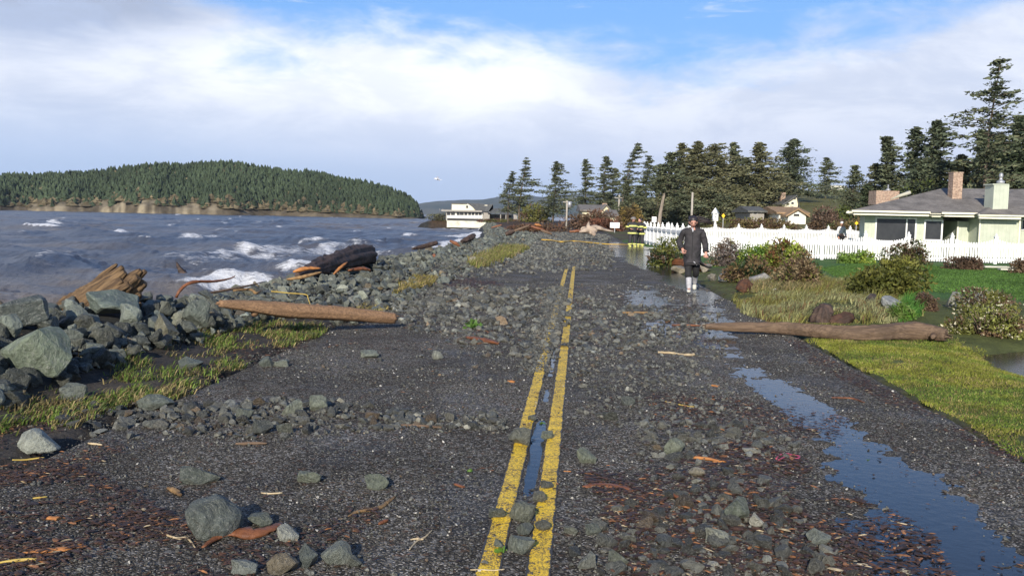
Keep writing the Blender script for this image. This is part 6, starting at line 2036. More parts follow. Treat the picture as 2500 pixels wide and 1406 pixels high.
def log(name, label, P, R, mat, cat="log", seed=0, rough=0.18, sides=18, n=46, knots=(), splinter=0, ridge=0.05):
    path = resample(P, n)
    rad = [float(np.interp(i / (n - 1), np.linspace(0, 1, len(R)), R)) for i in range(n)]
    mb = MB().tube(path, rad, sides * 2 if max(R) > 0.06 else sides, rough, seed, ridge=ridge, grain=(0.42 if mat is char_w else 0.2) if max(R) > 0.06 else 0)
    rr = random.Random(seed)
    for (t, ang, ln, r) in knots:
        i = int(t * (n - 1)); d = (path[min(i + 1, n - 1)] - path[max(0, i - 1)]).normalized()
        a = d.cross(Vector((0, 0, 1))).normalized(); b = d.cross(a)
        o = (a * math.cos(ang) + b * math.sin(ang))
        mb.tube([path[i], path[i] + o * (rad[i] + ln * 0.5) + d * ln * 0.2, path[i] + o * (rad[i] + ln) + d * ln * 0.4], [r * 1.4, r, r * 0.55], 8, 0.2, seed + i)
    for e, s in ((0, -1), (n - 1, 1)):
        d = (path[min(e + 1, n - 1)] - path[max(e - 1, 0)]).normalized() * s
        for _ in range(splinter):
            a = Vector((rr.uniform(-1, 1), rr.uniform(-1, 1), rr.uniform(-1, 1))); a = (a - d * a.dot(d)).normalized() * rad[e] * rr.uniform(0.2, 0.75)
            q = path[e] + a
            mb.tube([q - d * 0.06, q + d * rad[e] * rr.uniform(0.3, 1.3)], [rad[e] * rr.uniform(0.15, 0.4), 0.004], 5, 0.2, seed)
    c = path[n // 2].copy(); c.z = min(p.z for p in path)
    mb.v = [(v[0] - c.x, v[1] - c.y, v[2] - c.z) for v in mb.v]
    o = mb.build(name, mat)
    o.location = c
    return tag(o, label, cat)


# orange-brown log from the berm onto the left lane
A = atY(536, 741, 11.1); B = atY(962, 777, 12.75)
A.z, B.z = A.z, max(B.z, 0.09)
log("driftwood_log", "stripped orange-brown log lying from the berm onto the left lane", [A, A.lerp(B, 0.12) + Vector((0, 0, 0.0)), A.lerp(B, 0.35) + Vector((0, 0, -0.012)), A.lerp(B, 0.7), B],
    [0.04, 0.078, 0.104, 0.10, 0.092, 0.085, 0.075], orange_w, seed=3, rough=0.10, splinter=5, knots=((0.22, 2.0, 0.05, 0.05), (0.55, 4.5, 0.01, 0.04)))
# long grey-brown log across the right lane and verge
A = at(1722, 797, 0.10); B = atY(2300, 812, 12.45)
P1 = at(1900, 800, 0.11); P2 = at(2080, 815, 0.11); P3 = at(2230, 808, 0.14)
log("driftwood_log", "long grey-brown log lying across the right lane and grass verge", [A, P1, P2, P3, at(2310, 818, 0.12)],
    [0.04, 0.068, 0.08, 0.088, 0.095, 0.105, 0.12, 0.13, 0.08], grey_w, seed=5, rough=0.12, splinter=7, n=60, knots=((0.86, 1.7, 0.12, 0.05), (0.95, 0.2, 0.10, 0.04), (0.93, 2.6, 0.14, 0.04)))
# charred log on the berm
A = atY(725, 672, 18.6); B = atY(904, 622, 24.6)
log("charred_log", "black charred log leaning over the berm crest above the waves", [A, A.lerp(B, 0.4) + Vector((0, 0, 0.05)), A.lerp(B, 0.75) + Vector((0, 0, 0.06)), B],
    [0.05, 0.13, 0.19, 0.22, 0.235, 0.24, 0.25, 0.22], char_w, seed=8, rough=0.22, splinter=3, ridge=0.08)
log("split_wood", "bright orange splintered wood at the lower end of the charred log", [atY(716, 664, 18.2), atY(745, 656, 18.3), atY(782, 655, 18.4)], [0.02, 0.05, 0.035, 0.012], bright_w, "driftwood", 9, 0.35, 8, 12, splinter=3)
log("split_wood", "orange slat of wood propped under the charred log's middle", [atY(814, 670, 19.8), atY(828, 656, 19.9), atY(848, 640, 20.2)], [0.02, 0.035, 0.03, 0.01], bright_w, "driftwood", 10, 0.3, 8, 12, splinter=3)
log("split_wood", "tan broken plank below the charred log's lower end", [atY(700, 682, 18.0), atY(735, 677, 18.0), atY(785, 664, 18.1)], [0.015, 0.04, 0.035, 0.01], stump_w, "driftwood", 11, 0.3, 8, 12, splinter=3)
log("bark_slab", "reddish bark slab on the rocks right of the charred log's middle", [atY(850, 660, 20.5), atY(885, 656, 20.8), atY(905, 660, 21)], [0.02, 0.05, 0.02], red_w, "driftwood", 12, 0.4, 8, 10)

# root stump standing on the berm
SD = 10.9
mb = MB()
def tubep(pts, R, seed, sides=16, n=30, rough=0.06, flat=1.0, ridge=0.10):
    sides *= 3; n *= 2
    p = resample([atY(x, y, SD + dy) for x, y, dy in pts], n)
    r = [float(np.interp(i / (n - 1), np.linspace(0, 1, len(R)), R)) for i in range(n)]
    mb.tube(p, r, sides, rough, seed, flat, ridge=ridge, grain=0.45)
rs_ = random.Random(12)
FIB = [  # start px, tip px, radius start, mid, tip, depth offset
    ((128, 770), (286, 645), .05, .075, .03, .10), ((140, 772), (300, 652), .06, .10, .05, .02), ((150, 774), (306, 664), .06, .11, .06, -.06),
    ((165, 774), (300, 684), .07, .12, .07, -.12), ((180, 772), (318, 694), .07, .12, .09, -.10), ((196, 770), (338, 676), .07, .12, .09, -.02),
    ((205, 768), (344, 660), .06, .11, .055, .05), ((215, 766), (356, 662), .06, .10, .05, .10), ((225, 768), (354, 690), .06, .12, .08, .08),
    ((240, 766), (342, 715), .06, .10, .07, .04), ((262, 760), (346, 742), .05, .07, .035, .06), ((190, 730), (262, 672), .05, .08, .05, .16), ((150, 760), (250, 700), .06, .10, .09, .12)]
for k, (a, b, r0_, r1_, r2_, dd) in enumerate(FIB):
    m1 = (a[0] * .55 + b[0] * .45 + rs_.uniform(-3, 3), a[1] * .55 + b[1] * .45 + rs_.uniform(-4, 4) + 4, dd * 0.6)
    tubep([(a[0], a[1], dd * 0.2), m1, (b[0] * .85 + a[0] * .15, b[1] * .85 + a[1] * .15 + 1, dd), (b[0], b[1], dd)], [r0_ * 1.2, r1_ * 1.35, (r1_ + r2_) * 0.66, r2_ * 1.25, r2_ * 1.1, r2_ * 0.5], 30 + k, 10, 22, 0.10, 1.0, 0.05)
c = atY(240, 760, SD)
mb.v = [(v[0] - c.x, v[1] - c.y, v[2] - c.z) for v in mb.v]
o = mb.build("driftwood_stump", stump_g); o.location = c
tag(o, "big pale tan driftwood stump with flared roots standing on the berm", "driftwood")

# wood lying on the berm
log("branch", "curved reddish branch rising from the berm against the waves", [atY(430, 726, 13.4), atY(438, 711, 13.4), atY(452, 697, 13.5), atY(475, 688, 13.6), atY(520, 687, 13.9), atY(558, 681, 14.2), atY(574, 674, 14.3)], [0.022, 0.028, 0.025, 0.02, 0.016, 0.006], red_w, "branch", 20, 0.3, 8, 26)
log("branch", "thin dark branch lying along the berm crest right of the curved branch", [atY(496, 718, 14.3), atY(560, 707, 14.8), atY(600, 699, 15.2), atY(645, 688, 15.8)], [0.02, 0.022, 0.018, 0.006], grey_w, "branch", 21, 0.3, 8, 20)
log("branch", "short tan branch with a crook on the berm crest", [atY(570, 709, 14.6), atY(612, 707, 14.8), atY(625, 716, 14.6), atY(640, 708, 15)], [0.02, 0.025, 0.02, 0.008], stump_w, "branch", 22, 0.3, 8, 16)
log("reed", "yellow reed bent over the berm rocks above the orange-brown log", [atY(662, 711, 14.0), atY(700, 715, 14.1), atY(746, 719, 14.2), atY(752, 728, 14.1), atY(759, 749, 13.9)], [0.012, 0.011, 0.010, 0.009, 0.006], yellow_w, "reed", 23, 0.1, 6, 26)
log("driftwood_snag", "black snag sticking out of the water beyond the berm", [atY(462, 682, 46), atY(447, 668, 46), atY(437, 654, 46), atY(431, 640, 46)], [0.16, 0.20, 0.11, 0.02], char_w, "driftwood", 24, 0.35, 8, 14)
log("driftwood_log", "dark log end poking up from the far berm beside the surf", [atY(1126, 590, 43), atY(1145, 582, 43.5), atY(1158, 574, 44)], [0.07, 0.13, 0.16, 0.08], char_w, seed=25, rough=0.25, n=14)
log("driftwood_log", "flat dark log resting on the far berm left of the cream boulder's rocks", [atY(1006, 608, 34), atY(1030, 602, 34.5), atY(1066, 592, 35)], [0.03, 0.08, 0.09, 0.07], char_w, seed=26, rough=0.2, n=16)
log("bark_slab", "orange-brown bark slab on the far berm near the dark log end", [atY(1098, 588, 40), atY(1112, 594, 40), atY(1124, 602, 40)], [0.05, 0.09, 0.03], red_w, "driftwood", 27, 0.4, 8, 10)
log("bark_slab", "reddish plank on the berm rocks below the flat dark log", [atY(1058, 622, 31), atY(1066, 630, 31), atY(1076, 640, 30.5)], [0.06, 0.09, 0.03], red_w, "driftwood", 28, 0.4, 8, 10)
log("driftwood_log", "dark log at the berm's far end beside white surf", [atY(1234, 572, 62), atY(1246, 567, 62), atY(1256, 563, 62)], [0.1, 0.18, 0.1], char_w, seed=29, rough=0.25, n=10)
for k, (a, b, y, mat_, lab) in enumerate((((1250, 566), (1292, 551), 78, grey_w, "long weathered log leaning on the far beach debris"), ((1296, 553), (1330, 562), 74, red_w, "reddish log across the far beach debris"), ((1305, 548), (1322, 551), 80, bright_w, "bright orange broken log end in the far debris"), ((1320, 562), (1348, 572), 70, grey_w, "grey log at the road edge of the far debris"), ((1200, 556), (1225, 549), 110, red_w, "brown log near the waterfront house's shore"), ((1390, 566), (1422, 563), 72, red_w, "low red-brown log left of the grey rootwad"))):
    log("driftwood_log", lab, [atY(a[0], a[1], y), atY((a[0] + b[0]) / 2, (a[1] + b[1]) / 2, y), atY(b[0], b[1], y)], [0.07, 0.12, 0.06], mat_, seed=40 + k, rough=0.25, n=12, sides=10)
# grey rootwad by the road end
mb = MB(); RY = 66
def rt(pts, R, seed):
    p = resample([atY(x, y, RY) + Vector((0, d_, 0)) for x, y, d_ in pts], 12)
    mb.tube(p, [float(np.interp(i / 11, np.linspace(0, 1, len(R)), R)) * 0.8 for i in range(12)], 20, 0.3, seed, ridge=0.15, grain=0.6)
rt([(1455, 568, 0), (1442, 560, 0), (1436, 552, 0), (1438, 542, .1)], [0.28, 0.3, 0.2, 0.04], 1)
rt([(1444, 562, 0), (1428, 563, -.2), (1414, 567, -.1)], [0.28, 0.22, 0.06], 2)
rt([(1444, 560, 0), (1455, 556, .2), (1480, 562, .4), (1500, 566, .4)], [0.25, 0.2, 0.12, 0.05], 3)
rt([(1440, 562, 0), (1448, 570, -.3), (1452, 574, -.3)], [0.25, 0.22, 0.12], 4)
rt([(1440, 560, 0), (1424, 556, .2), (1418, 561, .2)], [0.2, 0.13, 0.04], 5)
c = atY(1442, 572, RY)
mb.v = [(v[0] - c.x, v[1] - c.y, v[2] - c.z) for v in mb.v]
o = mb.build("rootwad", wood("silver_rootwad", (0.40, 0.32, 0.25), (0.26, 0.20, 0.15), 2.0, (1, 1, 1))); o.location = c
tag(o, "silver-grey rootwad with upturned roots at the far road edge", "driftwood")

# stumps on the right
mb = MB(); P = at(2020, 796, 0.0); Y0 = P.y + 0.15
def st(pts, R, seed, sides=26, ridge=0.12):
    p = resample([atY(x, y, Y0 + d_) for x, y, d_ in pts], 16)
    mb.tube(p, [float(np.interp(i / 15, np.linspace(0, 1, len(R)), R)) for i in range(16)], sides, 0.25, seed, ridge=ridge, grain=0.5)
st([(2003, 800, 0), (2006, 775, 0), (2014, 752, .05), (2016, 742, .05)], [0.12, 0.12, 0.125, 0.12, 0.06], 1)
mb.v = [(v[0] - P.x, v[1] - P.y, v[2] - P.z) for v in mb.v]
o = mb.build("tree_stump", char_w); o.location = P
tag(o, "dark upright broken stump standing behind the long grey-brown log", "stump")
mb = MB(); st([(2022, 792, -.05), (2050, 785, 0), (2072, 776, 0), (2078, 774, 0.02)], [0.09, 0.12, 0.12, 0.07], 2)
mb.v = [(v[0] - P.x, v[1] - P.y, v[2] - P.z) for v in mb.v]
o = mb.build("broken_log", wood("dark_brown_log", (0.07, 0.035, 0.022), (0.035, 0.02, 0.014), 6, (1, 1, 1))); o.location = P
tag(o, "short dark brown log piece leaning against the upright stump", "log")
mb = MB(); P = on_ground(1822, 712); Y0 = P.y
st([(1808, 712, 0), (1815, 697, 0), (1822, 686, 0), (1824, 681, 0)], [0.13, 0.15, 0.12, 0.05], 3)
st([(1815, 702, 0.05), (1832, 704, 0), (1840, 712, 0)], [0.11, 0.12, 0.06], 4)
mb.v = [(v[0] - P.x, v[1] - P.y, v[2] - P.z) for v in mb.v]
o = mb.build("tree_stump", wood("dark_red_stump_wood", (0.10, 0.042, 0.022), (0.035, 0.018, 0.012), 9, (1, 1, 1), 0.8, 1.0)); o.location = P
tag(o, "reddish-brown broken stump at the puddle edge by the planted bank", "stump")
log("driftwood_log", "red-brown log lying behind the walker's knees among the bushes", [on_ground(1636, 652) + Vector((0, 0, .15)), on_ground(1680, 656) + Vector((0, 0, .15)), on_ground(1722, 664) + Vector((0, 0, .12))], [0.12, 0.16, 0.17, 0.12], red_w, seed=50, rough=0.15, n=20)
log("driftwood_chunk", "dark knob of wood half sunk in the grass left of the pale garden boulder", [on_ground(2122, 748), on_ground(2126, 742) + Vector((0, 0, .1)), on_ground(2134, 740) + Vector((0, 0, .14))], [0.07, 0.08, 0.04], char_w, "driftwood", 51, 0.3, 8, 8)

# twigs, chips and small litter that can be told apart
TW = [  # px polyline, radius (m), material, label, category
    ([(390, 1296), (402, 1305), (420, 1312), (436, 1316), (455, 1314), (468, 1326), (476, 1338)], 0.0055, pale_w, "crooked cream twig in front of the large rounded boulder", "twig"),
    ([(1000, 1342), (1018, 1322), (1038, 1312), (1056, 1294)], 0.0045, pale_w, "pale curved twig left of the yellow lines near the bottom", "twig"),
    ([(1002, 1318), (1016, 1316), (1034, 1318)], 0.004, pale_w, "tiny straight straw below the pale curved twig", "twig"),
    ([(1148, 1392), (1175, 1392), (1205, 1394), (1232, 1390)], 0.004, pale_w, "thin white straw lying over the left yellow line at the bottom", "twig"),
    ([(1482, 1248), (1496, 1246), (1508, 1252), (1516, 1264)], 0.004, pale_w, "small hooked white twig right of the yellow lines", "twig"),
    ([(2155, 1268), (2178, 1276), (2205, 1282), (2228, 1286), (2250, 1290)], 0.007, pale_w, "cream and orange root strand at the edge of the long puddle", "twig"),
    ([(1615, 980), (1640, 984), (1665, 990), (1690, 994), (1705, 990)], 0.006, yellow_w, "thin wavy yellow weed stem on the right lane", "twig"),
    ([(635, 1204), (660, 1206), (690, 1204)], 0.005, pale_w, "straight cream twig near the small greenish rock", "twig"),
    ([(80, 1218), (100, 1216), (116, 1214)], 0.006, yellow_w, "short yellow reed piece above the litter at the far left", "twig"),
    ([(575, 1086), (615, 1085), (652, 1085)], 0.011, grey_w, "straight brown stick lying on the left lane below the stone row", "stick"),
    ([(978, 1040), (1020, 1042), (1078, 1046)], 0.011, grey_w, "thin brown stick left of the yellow lines beside the dark stones", "stick"),
    ([(30, 1124), (60, 1124), (108, 1118)], 0.006, yellow_w, "yellowish straw under the whitish wedge-shaped rock", "twig"),
    ([(215, 1084), (235, 1086), (250, 1088)], 0.008, pale_w, "small tan stick right of the whitish wedge-shaped rock", "stick"),
    ([(0, 1376), (50, 1370), (100, 1368)], 0.008, yellow_w, "long tan straw in the bark litter at the bottom left", "twig"),
    ([(925, 1282), (948, 1272)], 0.010, red_w, "short reddish stick left of the yellow lines", "stick"),
    ([(1520, 766), (1560, 766), (1610, 768)], 0.022, stump_w, "tan stick among stones on the right lane far ahead", "stick"),
    ([(1640, 795), (1680, 796), (1712, 797)], 0.015, red_w, "reddish stick pointing at the long log's thin end", "stick"),
    ([(2030, 972), (2080, 974), (2110, 984)], 0.008, red_w, "red-brown stick in the wood litter above the long puddle", "stick"),
    ([(1675, 1118), (1720, 1122), (1756, 1128)], 0.011, bright_w, "orange stick beside the lumpy pale green rock", "stick"),
    ([(1635, 1205), (1660, 1222), (1690, 1240)], 0.011, red_w, "dark red stick slanting through the right-hand stone heap", "stick"),
]
for k, (pl, r, m_, lab, cat) in enumerate(TW):
    P = [on_ground(x, y) + Vector((0, 0, r * 0.9)) for x, y in pl]
    log("twig" if cat == "twig" else "stick", lab, P, [r * 0.6, r, r * 1.1, r, r * 0.5], m_, cat, 60 + k, 0.25, 6, max(8, 4 * len(P)), ridge=0)
# flatter bits of wood and bark
BK = [
    ([(495, 1342), (530, 1318), (570, 1306), (620, 1308), (660, 1296), (684, 1284)], [0.006, 0.018, 0.028, 0.045, 0.03, 0.02], red_w, "wet red forked root lying against the white angular rock", 0.5),
    ([(850, 1262), (875, 1250), (905, 1246), (935, 1236), (965, 1212)], [0.004, 0.016, 0.018, 0.013, 0.006], stump_w, "tan curled bark strip alone on the left lane", 0.5),
    ([(1424, 1190), (1465, 1186), (1520, 1192), (1545, 1200)], [0.012, 0.03, 0.03, 0.01], red_w, "brown bark slab right of the right yellow line", 0.4),
    ([(55, 1352), (110, 1346), (160, 1342), (200, 1330)], [0.008, 0.025, 0.025, 0.01], bright_w, "orange bark strip in the litter at the bottom left", 0.35),
    ([(1606, 862), (1640, 864), (1668, 868), (1695, 868)], [0.022, 0.020, 0.020, 0.022], pale_w, "dumbbell-shaped pale root piece on the right lane before the log", 0.8),
    ([(410, 1194), (428, 1202), (440, 1212)], [0.01, 0.02, 0.01], stump_w, "small tan wood knob on the left lane above the large rounded boulder", 0.8),
    ([(1140, 826), (1165, 832), (1200, 838), (1215, 842)], [0.02, 0.06, 0.06, 0.02], red_w, "reddish torn bark clump in the stone belt left of the yellow lines", 0.6),
    ([(1110, 1182), (1132, 1190)], [0.01, 0.012], red_w, "dark red bark chip just left of the yellow lines", 0.6),
    ([(1740, 1128), (1790, 1126)], [0.01, 0.012], bright_w, "flat orange bark chip at the top of the stone heap", 0.5),
    ([(1736, 942), (1754, 944)], [0.016, 0.016], bright_w, "orange wood chip alone on the right lane", 0.7),
    ([(1240, 932), (1256, 934)], [0.014, 0.014], bright_w, "orange pebble-like wood chip left of the yellow lines", 0.8),
    ([(118, 1266), (146, 1268)], [0.018, 0.02], bright_w, "square orange bark flake in the litter at the left", 0.5),
    ([(156, 802), (170, 806)], [0.018, 0.022], bright_w, "orange wood scrap wedged between berm rocks under the stump", 0.7),
    ([(1376, 1150), (1394, 1151)], [0.006, 0.006], bright_w, "thin orange splinter touching the right yellow line", 0.5),
    ([(2143, 1193), (2164, 1196)], [0.007, 0.007], bright_w, "orange splinter floating in the long puddle", 0.5),
]
for k, (pl, R, m_, lab, fl) in enumerate(BK):
    P = [on_ground(x, y) + Vector((0, 0, max(R) * fl * 0.6)) for x, y in pl]
    n_ = 18 if len(P) > 2 else 6
    path = resample(P, n_); rad = [float(np.interp(i / (n_ - 1), np.linspace(0, 1, len(R)), R)) for i in range(n_)]
    mb = MB().tube(path, rad, 9, 0.5, 80 + k, fl, ridge=0.2)
    c = path[n_ // 2].copy(); mb.v = [(v[0] - c.x, v[1] - c.y, v[2] - c.z) for v in mb.v]
    o = mb.build("bark_piece", m_); o.location = c
    tag(o, lab, "bark")
# green leaf clump, pink rope
rg = np.random.default_rng(4)
P = on_ground(1152, 802)
Q = rg.normal(size=(60, 3)) * np.array([0.06, 0.05, 0.03]) + np.array([0, 0, 0.05])
V, F = tri_cloud(Q, np.full(60, 0.055), 0.45, rg, 0.8)
o = np_mesh("leaf_sprig", V, F, leaf_m, None, np.tile(np.array([0.08, 0.16, 0.03]), (240, 1)), False); o.location = P
tag(o, "bright green leafy sprig in the stone belt", "leaves")
for k, (px, py, s) in enumerate(((1216, 1345, 0.035), (1322, 1036, 0.02), (1145, 1152, 0.018), (2116, 1128, 0.02))):
    P = on_ground(px, py)
    Q = rg.normal(size=(9, 3)) * s * 0.5 * np.array([1, 1, 0.3]) + np.array([0, 0, 0.012])
    V, F = tri_cloud(Q, np.full(9, s), 0.45, rg, 0.5)
    o = np_mesh("leaf", V, F, leaf_m, None, np.tile(np.array([0.10, 0.19, 0.03]), (36, 1)), False); o.location = P
    tag(o, ("small green leaf on the left yellow line near the bottom", "green leaf bit beside the top of the centre puddle", "tiny green leaf on the left lane beside the yellow lines", "green leaf floating in the long puddle")[k], "leaf")
pink = simple("pink_rope_fibre", (0.42, 0.06, 0.13), (0.30, 0.04, 0.08), 20, 0.6)
pl = [(1895, 1122), (1905, 1112), (1922, 1110), (1938, 1114), (1952, 1116), (1945, 1122), (1928, 1118), (1912, 1120), (1900, 1126)]
log("rope", "tangled pink rope at the edge of the stone heap and the long puddle", [on_ground(x, y) + Vector((0, 0, 0.008)) for x, y in pl], [0.006, 0.006], pink, "rope", 99, 0.1, 6, 40, ridge=0)
# yellow hose / tape across the far road
hose = simple("yellow_tape", (0.62, 0.40, 0.05), (0.50, 0.30, 0.04), 2, 0.5)
pl = [(1322, 589), (1345, 590), (1370, 594), (1400, 592), (1440, 596), (1480, 600), (1520, 601), (1545, 602)]
P = [on_ground(x, y) + Vector((0, 0, 0.10)) for x, y in pl]
log("barrier_tape", "long yellow barrier tape stretched across the far road to the firefighters", P, [0.05, 0.035, 0.045, 0.03, 0.04, 0.03, 0.025], hose, "tape", 98, 0.1, 6, 50, ridge=0)

# ================================================================== PEOPLE AND BIRD
skin_m = simple("skin", (0.50, 0.27, 0.20), (0.44, 0.22, 0.16), 9, 0.55)
coat_m = simple("dark_grey_coat", (0.030, 0.027, 0.030), (0.014, 0.013, 0.015), 7, 0.8, 0.9, bscale=5)
trous_m = simple("black_trousers", (0.010, 0.010, 0.011), (0.016, 0.016, 0.018), 5, 0.85)
hair_m = simple("dark_hair", (0.018, 0.014, 0.014), (0.030, 0.022, 0.020), 20, 0.5)
sock_m = simple("pale_grey_socks", (0.46, 0.46, 0.48), (0.36, 0.36, 0.38), 20, 0.8)
shoe_m = simple("off_white_shoes", (0.55, 0.54, 0.47), (0.45, 0.44, 0.38), 10, 0.6)
turn_m = simple("black_turnout_cloth", (0.020, 0.020, 0.024), (0.032, 0.032, 0.036), 5, 0.75)
band_m = simple("reflective_yellow_band", (0.72, 0.72, 0.22), (0.60, 0.62, 0.16), 12, 0.4)
helm_m = simple("scuffed_helmet", (0.30, 0.26, 0.22), (0.10, 0.09, 0.09), 8, 0.45)


def skin_body(name, joints, bones, mat, parent, sub=2):
    names = list(joints)
    me = bpy.data.meshes.new(name)
    me.from_pydata([tuple(joints[k][0]) for k in names], [(names.index(a), names.index(b)) for a, b in bones], [])
    o = link(name, me, mat, parent)
    m = o.modifiers.new('skin', 'SKIN'); m.use_smooth_shade = True; m.branch_smoothing = 0.4
    sv = me.skin_vertices[0].data
    for i, k in enumerate(names):
        r = joints[k][1]
        sv[i].radius = (r, r) if not hasattr(r, '__len__') else tuple(r)
        sv[i].use_root = (i == 0)
    s = o.modifiers.new('sub', 'SUBSURF'); s.levels = sub; s.render_levels = sub
    return o


def hand_joints(prefix, wrist, elbow, curl=0.6, side=1, sc=1.0, palm_dir=None):
    """palm and five fingers hanging on from the wrist; x=side the thumb leaves to"""
    w = Vector(wrist); d = (w - Vector(elbow)).normalized()
    sidev = Vector((side, 0, 0)); sidev = (sidev - d * sidev.dot(d)).normalized()
    front = d.cross(sidev) * 1.0
    if front.y > 0: front = -front
    J, B = {}, []
    palm = w + d * 0.045 * sc
    J[prefix + 'palm'] = (palm, (0.032 * sc, 0.020 * sc))
    for k, (off, ln) in enumerate(((-0.030, 0.060), (-0.011, 0.075), (0.010, 0.080), (0.030, 0.070))):
        b = w + d * 0.082 * sc + sidev * (-off * sc)
        m = b + (d * (1 - curl * 0.5) + front * curl * 0.5).normalized() * ln * 0.5 * sc
        t = m + (d * (1 - curl) + front * curl).normalized() * ln * 0.45 * sc
        J[f'{prefix}f{k}a'] = (b, 0.0095 * sc); J[f'{prefix}f{k}b'] = (m, 0.0085 * sc); J[f'{prefix}f{k}c'] = (t, 0.007 * sc)
        B += [(prefix + 'palm', f'{prefix}f{k}a'), (f'{prefix}f{k}a', f'{prefix}f{k}b'), (f'{prefix}f{k}b', f'{prefix}f{k}c')]
    th = w + d * 0.035 * sc + sidev * 0.034 * sc; th2 = th + (d + sidev * 0.4 + front * 0.5).normalized() * 0.04 * sc; th3 = th2 + (d + front * 0.4).normalized() * 0.028 * sc
    J[prefix + 't1'] = (th, 0.011 * sc); J[prefix + 't2'] = (th2, 0.010 * sc); J[prefix + 't3'] = (th3, 0.008 * sc)
    B += [(prefix + 'palm', prefix + 't1'), (prefix + 't1', prefix + 't2'), (prefix + 't2', prefix + 't3')]
    return J, B


def head_mesh(mb, c, r=0.105, yaw=0.0, nod=0.0):
    """egg shaped head with brow, eye sockets, nose, mouth, chin and ears; faces -Y"""
    M = Matrix.Rotation(yaw, 3, 'Z') @ Matrix.Rotation(nod, 3, 'X')
    vs, fs = [], []
    seg, rings = 24, 18
    for i in range(rings + 1):
        th = -math.pi / 2 + math.pi * i / rings
        for k in range(seg):
            ph = 2 * math.pi * k / seg
            x, y, z = math.cos(th) * math.sin(ph), -math.cos(th) * math.cos(ph), math.sin(th)
            X = x * (0.76 if z > -0.2 else 0.76 - 0.22 * (-z - 0.2)); Yv = y * (0.95 if y > 0 else 0.90); Z = z * 1.16
            if y < 0:
                Yv -= 0.20 * math.exp(-((x / 0.13) ** 2 + ((z + 0.10) / 0.17) ** 2))      # nose
                Yv += 0.07 * math.exp(-(((abs(x) - 0.33) / 0.15) ** 2 + ((z - 0.07) / 0.10) ** 2))  # sockets
                Yv -= 0.05 * math.exp(-((x / 0.25) ** 2 + ((z + 0.42) / 0.05) ** 2))       # lips
                Yv += 0.03 * math.exp(-((x / 0.2) ** 2 + ((z + 0.43) / 0.015) ** 2))
                Yv -= 0.08 * math.exp(-((x / 0.3) ** 2 + ((z + 0.78) / 0.16) ** 2))        # chin
            v = M @ Vector((X * r, Yv * r, Z * r))
            vs.append(v + Vector(c))
    for i in range(rings):
        for k in range(seg):
            k2 = (k + 1) % seg
            fs.append((i * seg + k, i * seg + k2, (i + 1) * seg + k2, (i + 1) * seg + k))
    mb.add(vs, fs, True)
    for s in (-1, 1):
        e = M @ Vector((s * 0.80 * r, 0.05 * r, -0.05 * r)) + Vector(c)
        mb.ball(e, (0.012, 0.022, 0.032), 8, 6)


def person_figure(label, loc, rz, J, B, head, parts, hands=(), group=None, scale=1.0, hair=None):
    root = thing("person", label, "person", loc, rz, group)
    root.scale = (scale,) * 3
    joints = dict(J); bones = list(B)
    for (pref, w, e, curl, side) in hands:
        hj, hb = hand_joints(pref, J[w][0], J[e][0], curl, side)
        joints.update(hj); bones += hb + [(w, pref + 'palm')]
    body = skin_body("body", joints, bones, skin_m, root, 2)
    # the head is part of the same body mesh: bake the limbs and join
    dg = bpy.context.evaluated_depsgraph_get(); dg.update()
    ev = body.evaluated_get(dg); me2 = bpy.data.meshes.new_from_object(ev)
    hb_ = MB(); head_mesh(hb_, *head)
    bm = bmesh.new(); bm.from_mesh(me2)
    tmp = bpy.data.meshes.new("tmp"); tmp.from_pydata([tuple(v) for v in hb_.v], [], hb_.f); tmp.polygons.foreach_set('use_smooth', hb_.sm); tmp.update()
    bm.from_mesh(tmp)
    for f in bm.faces: f.material_index = 0; f.smooth = True
    new = bpy.data.meshes.new("body"); bm.to_mesh(new); bm.free()
    new.materials.clear(); new.materials.append(skin_m)
    body.modifiers.clear(); body.data = new
    for (nm, jj, bb, mat, sub) in parts:
        skin_body(nm, jj, bb, mat, root, sub)
    return root


def V3(*a): return Vector(a)

# ---- the walker: facing the camera, face turned down, one hand in the pocket
J = {
    'pel': (V3(0, 0, 0.93), (0.15, 0.10)), 'bel': (V3(0, 0, 1.08), (0.135, 0.09)), 'che': (V3(0, 0, 1.27), (0.155, 0.10)), 'nkb': (V3(0, -0.01, 1.41), 0.06), 'nk': (V3(0, -0.04, 1.48), 0.052),
    'sr': (V3(0.17, 0, 1.36), 0.060), 'er': (V3(0.245, 0.04, 1.10), 0.045), 'wr': (V3(0.275, -0.06, 0.875), 0.030),
    'sl': (V3(-0.17, 0, 1.36), 0.060), 'el': (V3(-0.265, 0.05, 1.12), 0.045), 'wl': (V3(-0.19, -0.10, 0.95), 0.030),
    'hr': (V3(0.085, 0, 0.88), 0.085), 'kr': (V3(0.09, 0.02, 0.48), 0.058), 'ar': (V3(0.075, 0.32, 0.20), 0.036), 'tr': (V3(0.075, 0.30, 0.06), 0.030),
    'hl': (V3(-0.085, 0, 0.88), 0.085), 'kl': (V3(-0.06, -0.13, 0.48), 0.058), 'al': (V3(-0.035, -0.16, 0.08), 0.036), 'tl': (V3(-0.035, -0.30, 0.035), 0.030),
}
B = [('pel', 'bel'), ('bel', 'che'), ('che', 'nkb'), ('nkb', 'nk'), ('che', 'sr'), ('sr', 'er'), ('er', 'wr'), ('che', 'sl'), ('sl', 'el'), ('el', 'wl'), ('pel', 'hr'), ('hr', 'kr'), ('kr', 'ar'), ('ar', 'tr'), ('pel', 'hl'), ('hl', 'kl'), ('kl', 'al'), ('al', 'tl')]
